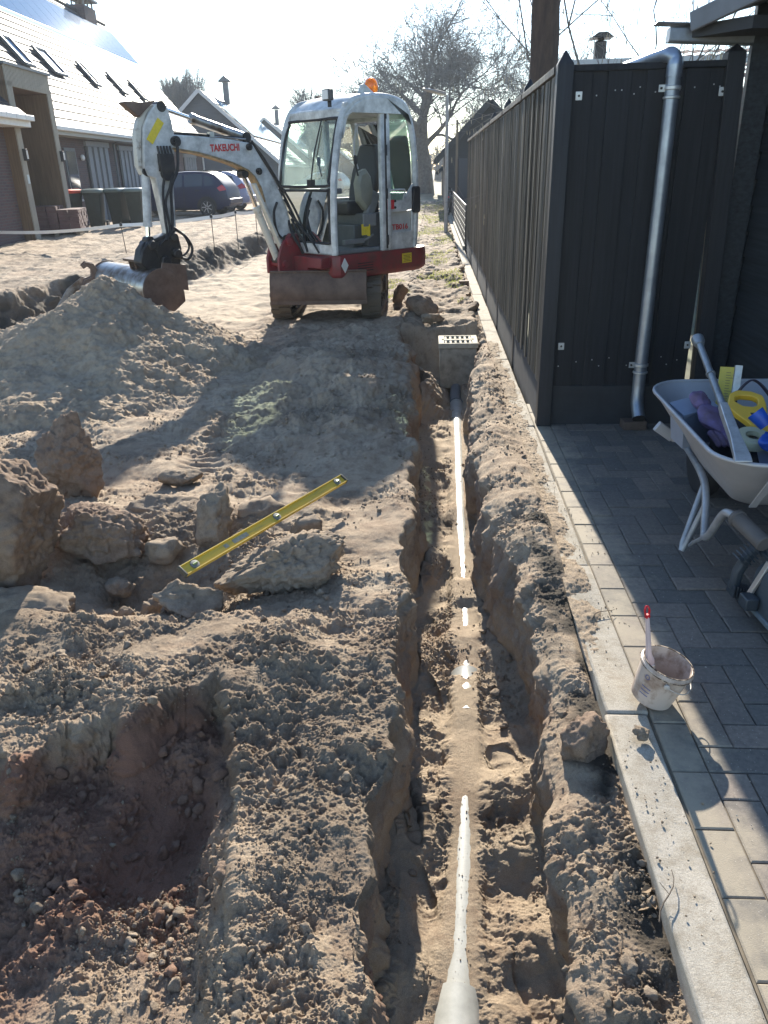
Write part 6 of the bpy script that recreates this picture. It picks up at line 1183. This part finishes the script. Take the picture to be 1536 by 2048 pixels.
# ---------------------------------------------------------------- cars
def car(label, paint, loc, rz, L=4.2, Hh=1.5, Wd=1.76, tail='high'):
    c = thing('parked_car', label, 'car', loc, rz, 'cars parked beside the brick house')
    # x forward from tail 0 to L ; side profile
    top = [(0.02, .55), (.03, .80), (.10, .98), (.22, 1.12), (.42, 1.34), (.58, 1.45), (.9, Hh), (1.5, Hh+.02), (2.1, Hh-.02), (2.6, 1.36), (3.05, 1.06), (3.3, .97), (3.8, .86), (4.08, .72), (4.18, .55)]
    def ztop(x): return np.interp(x, [p[0] for p in top], [p[1] for p in top])
    def zbelt(x): return np.interp(x, [0, .2, 1, 2.6, 3.2, 4.2], [.86, .95, .98, .95, .92, .6])
    def hw(x, z):
        e = 1-.10*max(0, (abs(x-2.1)-1.1)/1.0)**2; b = zbelt(x)
        t = np.interp(z, [.18, .35, .6, b, b+.5], [.90, .985, 1, .955, .74]); return Wd/2*e*t
    xs_ = [0.0, .02, .08, .18, .32, .5, .75, 1.0, 1.3, 1.6, 1.9, 2.2, 2.5, 2.75, 3.0, 3.2, 3.5, 3.8, 4.0, 4.12, 4.18]; rings = []
    for x in xs_:
        zt = max(.5, ztop(x)); zb = .22 if .25 < x < 4.0 else .32; P_ = []
        zz_ = [zb, zb+.12, .55, min(.75, zt-.05), min(zbelt(x), zt-.04)]+[min(zbelt(x), zt-.04)+(zt-.02-min(zbelt(x), zt-.04))*k for k in (.4, .8, 1)]
        for z in zz_: P_.append((x, -hw(x, z), z))
        e = hw(x, zt-.02); P_ += [(x, -e*.93, zt+.0), (x, -e*.5, zt+.025), (x, e*.5, zt+.025), (x, e*.93, zt)]
        for z in reversed(zz_): P_.append((x, hw(x, z), z))
        rings.append(P_)
    mb = MB(); mb.loft(rings, True, True); body = mb.build('car_body', paint, c, ang=50)
    def side(P_, nm, m, s, off=.008, par=body):
        mb = MB(); P2_ = []
        for k in range(len(P_)):
            a, b = P_[k], P_[(k+1) % len(P_)]
            for t in (0, .33, .66): P2_.append((a[0]+(b[0]-a[0])*t, a[1]+(b[1]-a[1])*t))
        cx_ = sum(p[0] for p in P2_)/len(P2_); cz_ = sum(p[1] for p in P2_)/len(P2_); vs = [(x, s*(hw(x, z)+off), z) for x, z in P2_]+[(cx_, s*(hw(cx_, cz_)+off), cz_)]; n = len(P2_)
        mb.add(vs, [(k, (k+1) % n, n) for k in range(n)]); return mb.build(nm, m, par)
    CG_ = DWN
    for s in (-1, 1):
        side([(.50, 1.04), (.86, 1.02), (.86, 1.38), (.62, 1.32)], 'side_window', CG_, s); side([(.92, 1.02), (1.62, 1.01), (1.62, 1.42), (.95, 1.41)], 'side_window', CG_, s); side([(1.70, 1.01), (2.72, .99), (2.35, 1.30), (2.1, 1.40), (1.70, 1.42)], 'side_window', CG_, s)
        side([(.06, .88), (.30, .84), (.40, .96), (.22, 1.06), (.12, .98)], 'tail_light', mat('tail_red', (.45, .02, .03), .25), s, .012)
        side([(3.75, .62), (4.02, .6), (3.9, .76), (3.7, .80)], 'headlight', mat('lamp_clear', (.6, .6, .6), .1), s, .01)
        side([(1.64, .35), (1.655, .35), (1.655, .98), (1.64, .98)], 'door_gap', BLK, s, .004); side([(1.05, .86), (1.22, .86), (1.22, .885), (1.05, .885)], 'door_handle', BLK, s, .02)
        side([(.0+.10, .30), (4.05, .30), (4.05, .24), (.10, .24)], 'side_sill', BLK, s, .006)
        for xw in (.82, 3.35):
            mb = MB(); T = Matrix.Translation((xw, s*(Wd/2-.10), .31)) @ Matrix.Rotation(R(90), 4, 'X'); mb.lathe([(.20, -.11), (.29, -.10), (.315, -.06), (.32, 0), (.315, .06), (.29, .10), (.20, .11)], 28, T); wh_ = mb.build('wheel', BLK, c)
            mb = MB(); mb.lathe([(.03, -.10), (.20, -.085), (.21, -.07), (.205, .07), (.20, .085), (.03, .10)], 24, T); mb.build('rim_well', DRK, wh_); mb = MB()
            for k in range(7): a = k*2*math.pi/7; mb.beam([(xw+.03*math.cos(a), s*(Wd/2+.012), .31+.03*math.sin(a)), (xw+.19*math.cos(a), s*(Wd/2+.004), .31+.19*math.sin(a))], .035, .025, upv=(0, 1, 0))
            mb.lathe([(.19, .105), (.21, .11), (.21, .095)], 28, Matrix.Translation((xw, s*(Wd/2-.10), .31)) @ Matrix.Rotation(R(-90*s), 4, 'X'), caps=False); mb.build('rim', ALU, wh_)
            P_ = [(xw+.375*math.cos(R(a)), .31+.375*math.sin(R(a))) for a in range(-10, 195, 15)]; side(P_, 'wheel_arch', BLK, s, .005)
    mb = MB(); rw = [(.20, 1.03), (.42, 1.31), (.53, 1.40)]; mb.add([(x-.015, y*(.62 if z < 1.2 else .52)*1.0, z) for x, z in (rw[0], rw[2]) for y in (-1, 1)], [(0, 1, 3, 2)]); mb.v = [(rw[0][0]-.03, -.64, rw[0][1]), (rw[0][0]-.03, .64, rw[0][1]), (rw[2][0]-.035, .55, rw[2][1]+.01), (rw[2][0]-.035, -.55, rw[2][1]+.01)]; mb.f = [(0, 1, 2, 3)]; mb.mi = [0]; mb.build('rear_window', DWN, body)
    mb = MB(); mb.box((0, 0, .48), (.12, 1.55, .2)); mb.build('rear_bumper', paint, body, .04)
    mb = MB(); mb.beam(smoothpath([(.62, -.60, Hh-.0), (1.4, -.62, Hh+.05), (2.2, -.60, Hh-.0)], 4), .03, .03); mb.beam(smoothpath([(.62, .60, Hh-.0), (1.4, .62, Hh+.05), (2.2, .60, Hh-.0)], 4), .03, .03); mb.build('roof_rail', BLK, body)
    return c
car('dark blue hatchback parked with its tail to the right, half behind the excavator arm', mat('dark_blue_paint', (.008, .014, .050), .4, coat=.08, spec=.3), (-7.35, 30.6, gz), R(176))
car('silver lilac hatchback parked right behind the dark blue one', mat('silver_paint', (.30, .31, .42), .4, metal=.2, coat=.2), (-7.45, 34.2, gz), R(177))
car('pale car far away, seen through the excavator cab window', mat('pale_paint', (.45, .46, .47), .35, coat=.5), (-6.2, 60.5, .1), R(165))
# ---------------------------------------------------------------- lamp, slat fence, bicycle, screens
LPM = mat('lamp_post_grey', (.30, .30, .29), .55, var=.2)
sl_ = thing('street_lamp', 'slender grey street lamp standing on the grass verge beside the slatted fence', 'street lamp', (.37, 22.4, -.05)); mb = MB(); mb.tube([(0, 0, 0), (0, 0, 1.0), (0, 0, 3.25), (-.01, 0, 3.38)], [.055, .05, .04, .036], 12); mb.build('pole', LPM, sl_)
mb = MB(); mb.loft([[(-.02-.60*t, .10*w_*math.cos(a), 3.40+.13*t+.055*h_*math.sin(a)) for a in [k*math.pi/5 for k in range(10)]] for t, w_, h_ in ((0, .5, .6), (.15, .9, .8), (.5, 1.2, 1), (.85, 1.0, .8), (1, .3, .3))]); hd_ = mb.build('lamp_head', LPM, sl_); mb = MB(); mb.loft([[(-.10-.42*t, .085*w_*math.cos(a), 3.385+.13*t+.04*math.sin(a)) for a in [k*math.pi/4 for k in range(8)]] for t, w_ in ((0, .5), (.3, 1), (.8, 1), (1, .5))]); mb.build('diffuser', mat('diffuser', (.6, .6, .56), .3), hd_)
sf = thing('slatted_fence', 'low dark fence of horizontal slats between the high board fence and the path end', 'slat fence', (.70, 17.4, 0)); mb = MB()
for k in range(6): mb.box((0, 10, .17+.135*k), (.02, 20, .105))
mb.build('slats', FW, sf)
for k in range(11): post(sf, .03, 2.0*k, .93, .07, FPB)
for k in range(10):
    for j in range(6): mb = None
mb = MB(); mb.box((-.02, 10, .03), (.06, 20, .1)); mb.build('base_board', CON, sf)
sc_ = thing('screen_fence', 'plain dark grey screen standing across the gardens behind the slatted fence', 'fence panel', (.80, 25.6, 0)); mb = MB(); mb.box((.75, 0, .95), (1.5, .05, 1.85)); mb.build('panel', mat('blue_grey_panel', (.045, .052, .062), .7), sc_)
for x in (.0, .75, 1.5): post(sc_, x, .05, 1.92, .08)
tr_ = thing('trellis_screen', 'weathered wooden trellis post and slats standing behind the street lamp', 'trellis', (.74, 25.9, 0)); OW = wood('old_grey_wood', (.20, .16, .11), (.10, .08, .06)); mb = MB(); mb.box((0, 0, 1.45), (.07, .07, 2.95)); mb.build('trellis_post', OW, tr_)
mb = MB(); 
for k in range(7): mb.box((.02, .12+.14*k, 2.38-.03*k), (.02, .09, 1.0))
mb.build('slats', OW, tr_)
bi = thing('bicycle', 'dark bicycle with a red rear light leaning on the slatted fence', 'bicycle', (.50, 30.2, -.03), R(84)); bi.rotation_euler.x = R(10)
for x in (-.53, .53):
    mb = MB(); rg = []
    for i in range(33): a = 2*math.pi*i/32; c_ = Vector((x+.33*math.cos(a), 0, .34+.33*math.sin(a))); rr_ = Vector((math.cos(a), 0, math.sin(a))); rg.append([c_+rr_*.018*math.cos(b)+Vector((0, .018*math.sin(b), 0)) for b in [k*math.pi/3 for k in range(6)]])
    mb.loft(rg, True, False)
    wq = mb.build('wheel', BLK, bi); mb = MB(); [mb.tube([(x+.03*math.cos(k*.45), 0, .34+.03*math.sin(k*.45)), (x+.32*math.cos(k*.45), 0, .34+.32*math.sin(k*.45))], .002, 3) for k in range(14)]; mb.build('spokes', ALU, wq)
mb = MB(); BF = mat('bike_grey', (.15, .16, .18), .4, metal=.3)
for a, b in (((-.53, .34), (-.15, .30)), ((-.15, .30), (-.25, .85)), ((-.25, .78), (.30, .86)), ((-.15, .30), (.32, .80)), ((-.53, .34), (-.24, .76)), ((.53, .34), (.30, .98))): mb.tube([(a[0], 0, a[1]), (b[0], 0, b[1])], .016, 8)
mb.build('frame', BF, bi); mb = MB(); mb.tube([(.30, -.26, 1.04), (.34, 0, 1.0), (.30, .26, 1.04)], .014, 8); mb.build('handlebar', BLK, bi); mb = MB(); mb.box((-.27, 0, .89), (.25, .14, .06)); mb.build('saddle', BLK, bi, .02); mb = MB(); mb.box((-.62, 0, .72), (.04, .08, .05)); mb.build('rear_light', mat('bike_red', (.6, .03, .04), .3), bi)
# ---------------------------------------------------------------- trees
BARK = mat('grey_bark', (.17, .16, .15), .9, var=.4, scale=6, bump=.01, bscale=20); PINE = mat('pine_bark', (.085, .055, .042), .95, col2=(.035, .024, .02), scale=14, stretch=(1, 1, .22), bump=.02, bscale=26)
def branch_tree(name, label, loc, height, r0, seed, spread=1.0, lev=6, first=.25, upb=.15, group=None, cat='tree', kids=(3, 4), gn=1.0, lean=(0, 0), twig=.0, trunks=1, droop=0, wide=None):
    rs_ = random.Random(seed); T_ = MB(); C_ = MB()
    def grow(mb, p, d, l, r, k):
        n = 4 if k > 1 else 3; pts = [p]; rr_ = [r]; dd = d.copy(); segs = 4 if k >= lev-2 else (3 if k > 1 else 2)
        for i in range(segs):
            dd = (dd+Vector((rs_.gauss(0, 1), rs_.gauss(0, 1), rs_.gauss(0, 1)))*(.17*gn)+Vector((0, 0, upb*.35 if k > 1 else upb*.2-droop))).normalized(); p = p+dd*l/segs; pts.append(p); rr_.append(r*(1-.42*(i+1)/segs))
        (T_ if k == lev else mb).tube(pts, rr_, 10 if k == lev else (7 if k == lev-1 else (5 if k > 2 else 3)), caps=False)
        if k == 0: return
        m_ = rs_.randint(*kids)+(2 if k <= 1 else 0)
        for j in range(m_):
            t = first+(1-first)*((j+rs_.random()*.8)/m_) if k < lev else .45+.55*(j+.5)/m_; t = min(t, 1); q = t*segs; i = min(int(q), segs-1); o_ = pts[i].lerp(pts[i+1], q-i); base = (pts[i+1]-pts[i]).normalized()
            ax = base.orthogonal().normalized(); ax.rotate(Matrix.Rotation(rs_.uniform(0, 6.283), 3, base)); an = R(rs_.uniform(28, 62))*spread; nd = base.copy(); nd.rotate(Matrix.Rotation(an, 3, ax)); nd = (nd+Vector((0, 0, upb))).normalized()
            grow(mb, o_, nd, l*rs_.uniform(.62, .86), max(rr_[i]*rs_.uniform(.42, .62), twig), k-1)
        grow(mb, pts[-1], dd, l*.74, max(rr_[-1]*.92, twig), k-1)
    def run(T2, C2, hh):
        rs_.seed(seed)
        for q in range(trunks):
            a = rs_.uniform(0, 6.28); d0 = Vector((lean[0]+(.25*math.cos(a) if trunks > 1 else 0), lean[1]+(.25*math.sin(a) if trunks > 1 else 0), 1)).normalized(); grow(C2, Vector((0, 0, -.2)), d0, hh*(.30 if lev >= 6 else .34), r0, lev)
    run(T_, C_, height); zz_ = sorted(v[2] for v in C_.v); sc2 = height/zz_[int(len(zz_)*.995)]; T_ = MB(); C_ = MB(); run(T_, C_, height*sc2)
    if wide:
        xs2 = sorted(v[0] for v in C_.v); x0_, x1_ = xs2[int(len(xs2)*.01)], xs2[int(len(xs2)*.99)]; T3, C3 = T_.v, C_.v
        def wf(p): t = max(0, min(1, (p[2]-2.2)/7)); t = t*t*(3-2*t); return (p[0]*(1-t)+t*(wide[0]+(p[0]-x0_)/(x1_-x0_)*(wide[1]-wide[0])), p[1], p[2])
        T_.v = [wf(p) for p in T3]; C_.v = [wf(p) for p in C3]
    root_ = thing(name, label, cat, loc, 0, group)
    for q in ():
        a = rs_.uniform(0, 6.28); d0 = Vector((lean[0]+(.25*math.cos(a) if trunks > 1 else 0), lean[1]+(.25*math.sin(a) if trunks > 1 else 0), 1)).normalized()
        grow(C_, Vector((0, 0, -.2)), d0, height*(.30 if lev >= 6 else .34), r0, lev)
    t_ = T_.build('trunk', BARK, root_); c_ = C_.build('crown', BARK, root_, smooth=False); return root_
tk = 'bare trees behind the building site'
o = branch_tree('oak_tree', 'huge bare oak with a thick trunk and wide crown at the end of the path', (-.45, 62, -.05), 12.2, .62, 57, spread=1.05, lev=7, first=.2, upb=.08, group=tk, kids=(2, 3), gn=1.0, twig=.014, wide=(-5.0, 7.4))
o = branch_tree('bare_tree', 'rounded bare tree behind the roofs left of the gabled house', (-17.6, 62, 0), 8, .25, 9, spread=.55, lev=5, upb=.35, group=tk, kids=(4, 5), twig=.014, trunks=3)
o = branch_tree('bare_tree', 'bare tree rising just left of the excavator cab roof', (-9.6, 70, 0), 8, .3, 14, spread=.8, lev=5, upb=.2, group=tk, kids=(3, 4), twig=.016)
o = branch_tree('bare_tree', 'bare tree seen through the front window of the cab', (-7.8, 80, 0), 8, .35, 15, spread=.95, lev=5, upb=.15, group=tk, kids=(3, 4), twig=.018)
o = branch_tree('bare_tree', 'dense bare tree seen through the door opening of the cab', (-5.0, 66, 0), 8, .35, 16, spread=1.0, lev=5, upb=.1, group=tk, kids=(3, 4), twig=.016)
o = branch_tree('bare_tree', 'bare tree right of the oak, half hidden by the fence', (4.9, 55, 0), 8, .35, 17, spread=1.0, lev=5, upb=.1, group=tk, kids=(3, 4), twig=.013)
o = branch_tree('bare_tree', 'bare tree at the far right, next to the pine trunk', (8.3, 62, 0), 8, .35, 18, spread=1.0, lev=5, upb=.1, group=tk, kids=(3, 4), twig=.015)
o = branch_tree('bare_tree', 'thin leaning bare tree just right of the oak trunk', (2.2, 58, 0), 6, .16, 19, spread=.8, lev=4, upb=.2, group=tk, kids=(3, 4), twig=.012, lean=(.1, 0))
pt = thing('pine_tree', 'tall straight pine trunk rising behind the corner of the dark fence', 'pine tree', (1.31, 10.6, -.05)); mb = MB(); pts = [(0, 0, 0), (.01, 0, 1.5), (.0, 0, 3), (-.02, 0, 4.5), (.0, 0, 6.5), (.03, 0, 9)]; rg = []
for i, p in enumerate(smoothpath(pts, 12)):
    r_ = .185-.008*p.z; rg.append([(p.x+r_*(1+.05*math.sin(a*5+p.z*3)+.025*math.sin(a*11-p.z*9))*math.cos(a), p.y+r_*(1+.05*math.sin(a*4+p.z*2))*math.sin(a), p.z) for a in [k*math.pi/14 for k in range(28)]])
mb.loft(rg, True, True); mb.build('trunk', PINE, pt)
# high pine crown, out of the frame, whose shade falls on the ground
_k = random.Random(31); mb = MB(); lf = MB()
for i in range(22):
    z = 7.2+2.6*_k.random(); a = _k.uniform(0, 6.28); l = _k.uniform(.8, 1.9)*(1.15-(z-7.2)/4); e = Vector((l*math.cos(a), l*math.sin(a), z+.3*l)); mb.tube([(0, 0, z), e], [.04, .012], 5, caps=False)
    for k in range(60):
        c_ = Vector((0, 0, z)).lerp(e, .45+.6*_k.random())+Vector((_k.gauss(0, .16), _k.gauss(0, .16), _k.gauss(0, .1)))
        for q in range(5): d_ = Vector((_k.gauss(0, 1), _k.gauss(0, 1), _k.gauss(0, .8))).normalized()*.09; n_ = d_.orthogonal().normalized()*.003; lf.add([c_-n_, c_+n_, c_+d_], [(0, 1, 2)])
mb.build('branches', PINE, pt); lf.build('crown', mat('pine_needles', (.035, .06, .025), .7), pt, smooth=False)
# hazel with hanging catkins, right of the pine
hz = thing('hazel_bush', 'thin branched hazel with hanging catkins behind the dark fence panel', 'hazel', (2.35, 11.5, 0)); _k = random.Random(8); mb = MB(); ct = MB()
def twigs(p, d, l, r, k):
    pts = [p]; dd = d.copy()
    for i in range(5): dd = (dd+Vector((_k.gauss(0, .11), _k.gauss(0, .11), _k.gauss(0, .08)-.015*(k < 2)))).normalized(); pts.append(pts[-1]+dd*l/5)
    mb.tube(pts, [r*(1-.12*i) for i in range(6)], 4, caps=False)
    for i in range(1, 6):
        if k > 0 and _k.random() < .8:
            nd = dd+Vector((_k.gauss(0, .6), _k.gauss(0, .5), _k.gauss(0, .45))); twigs(pts[i], nd.normalized(), l*_k.uniform(.45, .7), r*.5, k-1)
        if k <= 1:
            for q in range(2):
                if _k.random() < .28: c_ = pts[i]+Vector((_k.gauss(0, .02), _k.gauss(0, .02), 0)); ct.tube([c_, c_-Vector((0, 0, .03)), c_-Vector((_k.gauss(0, .006), 0, _k.uniform(.05, .09)))], [.002, .0055, .003], 5)
for a, el, l in ((10, 68, 3.6), (50, 66, 3.3), (150, 66, 3.4), (200, 70, 3.2), (300, 72, 3.6), (260, 74, 3.9), (340, 60, 3.6), (100, 76, 4.0)): twigs(Vector((0, 0, .1)), Vector((math.cos(R(a))*math.cos(R(el)), math.sin(R(a))*math.cos(R(el)), math.sin(R(el)))), l, .022, 3)
mb.build('branches', BARK, hz, smooth=False); ct.build('catkins', mat('catkin', (.34, .29, .2), .8), hz)
# overhanging twigs at the very top
ot = thing('overhanging_branch', 'bare twigs with seed tufts hanging into the top of the picture', 'branch', (1.95, 9.6, 4.3)); mb = MB(); ct = MB(); _k = random.Random(18)
for i in range(6): twigs(Vector((-.45+.22*i, .1*i, .25)), Vector((.5*_k.gauss(0, 1), .1, -1)).normalized(), .75, .007, 2)
mb.tube([(-1.0, .3, .55), (0, .2, .32), (.9, .1, .22)], [.03, .02, .01], 6); mb.build('branches', BARK, ot, smooth=False); ct.build('seed_tufts', mat('seed_tuft', (.2, .16, .11), .8), ot)
# far wood line
_k = random.Random(77); mb = MB()
for i in range(2600):
    x = _k.uniform(-80, 90); y = 120+_k.uniform(0, 30); h = _k.uniform(.4, 1)*(5.2+2.5*math.sin(x*.13)+1.5*math.sin(x*.31)); l = _k.gauss(0, .4); mb.tube([(x, y, 0), (x+l*.5, y, h*.6), (x+l, y, h)], [.16, .08, .02], 3, caps=False)
    for q in range(6): z = h*_k.uniform(.35, .95); a = _k.choice((-1, 1))*_k.uniform(.5, 1.9); mb.tube([(x+l*z/h, y, z), (x+l*z/h+a, y+_k.gauss(0, .5), z+_k.uniform(.4, 1.6))], [.06, .015], 3, caps=False)
o = mb.build('distant_wood', BARK, smooth=False); tag(o, 'line of bare woodland on the horizon', kind='stuff')
hg = thing('hedge', 'low clipped hedge across the end of the road', 'hedge', (-9, 88, 0)); mb = MB(); _k = random.Random(5)
for i in range(5000): c_ = Vector((_k.uniform(-9, 7.5), _k.uniform(-.6, .6), _k.uniform(0, 1.25))); d_ = Vector((_k.gauss(0, 1), _k.gauss(0, 1), _k.gauss(0, 1))).normalized()*.12; n_ = d_.orthogonal().normalized()*.06; mb.add([c_-n_, c_+n_, c_+d_], [(0, 1, 2)])
mb.build('foliage', mat('hedge_leaf', (.06, .085, .035), .7, var=.4, scale=20), hg, smooth=False); mb = MB(); mb.box((-.7, 0, .55), (16.4, .5, 1.1)); mb.build('twiggy_core', BARK, hg)
# ---------------------------------------------------------------- grass
rg_ = np.random.RandomState(2); n = 46000; gx = rg_.uniform(-1.5, .52, n); gy = 10.3+34*rg_.rand(n)**1.5
pr_ = fbm(np.stack([gx*1.0, gy*.55, 0*gx], 1).astype(np.float32)+3, 1.4, 3); keep = (pr_ > .2+.32*np.clip((-.25-gx)/1.1, -.35, 1)-.2*sstep(14, 30, gy)) & (gx > -1.1+.3*np.sin(gy)); gx, gy = gx[keep], gy[keep]; n = len(gx)
ri = np.clip(np.searchsorted(ys, gy), 0, NR-1); gzv = np.array([GP[r][np.argmin(np.abs(GP[r][::6, 0]-x_))*6, 2] for r, x_ in zip(ri, gx)])
h = .012+.035*rg_.rand(n)**2; w_ = .0025+.0022*(gy/12); a = rg_.uniform(0, 6.28, n); dx, dy = np.cos(a)*w_, np.sin(a)*w_; lx, ly = rg_.normal(0, .5, n)*h, rg_.normal(0, .5, n)*h
V = np.stack([np.stack([gx-dx, gy-dy, gzv-.005], 1), np.stack([gx+dx, gy+dy, gzv-.005], 1), np.stack([gx+lx, gy+ly, gzv+h], 1)], 1).reshape(-1, 3)
GR = mat('short_grass', (.22, .23, .07), .7, col2=(.16, .13, .06), scale=3)
b = GR.node_tree.nodes['Principled BSDF']; tr2 = GR.node_tree.nodes.new('ShaderNodeBsdfTranslucent'); tr2.inputs[0].default_value = (.30, .33, .07, 1); mx = GR.node_tree.nodes.new('ShaderNodeMixShader'); mx.inputs[0].default_value = .45
GR.node_tree.links.new(b.outputs[0], mx.inputs[1]); GR.node_tree.links.new(tr2.outputs[0], mx.inputs[2]); GR.node_tree.links.new(mx.outputs[0], GR.node_tree.nodes['Material Output'].inputs[0])
o = np_mesh('grass', V, np.arange(3*n).reshape(n, 3), GR, smooth=False); tag(o, 'patchy short grass on the verge beside the kerb', kind='stuff')
# ---------------------------------------------------------------- haze
mb = MB(); mb.box((0, 120, 9), (500, 330, 22)); hz_ = mb.build('haze', bpy.data.materials.new('haze_air'), smooth=False); hm = hz_.data.materials[0]; hm.use_nodes = True; n_ = hm.node_tree; n_.nodes.clear(); ou = n_.nodes.new('ShaderNodeOutputMaterial'); pvn = n_.nodes.new('ShaderNodeVolumePrincipled'); pvn.inputs['Density'].default_value = .00065; pvn.inputs['Color'].default_value = (.80, .89, 1, 1); pvn.inputs['Anisotropy'].default_value = .3; n_.links.new(pvn.outputs[0], ou.inputs['Volume']); tag(hz_, kind='stuff')
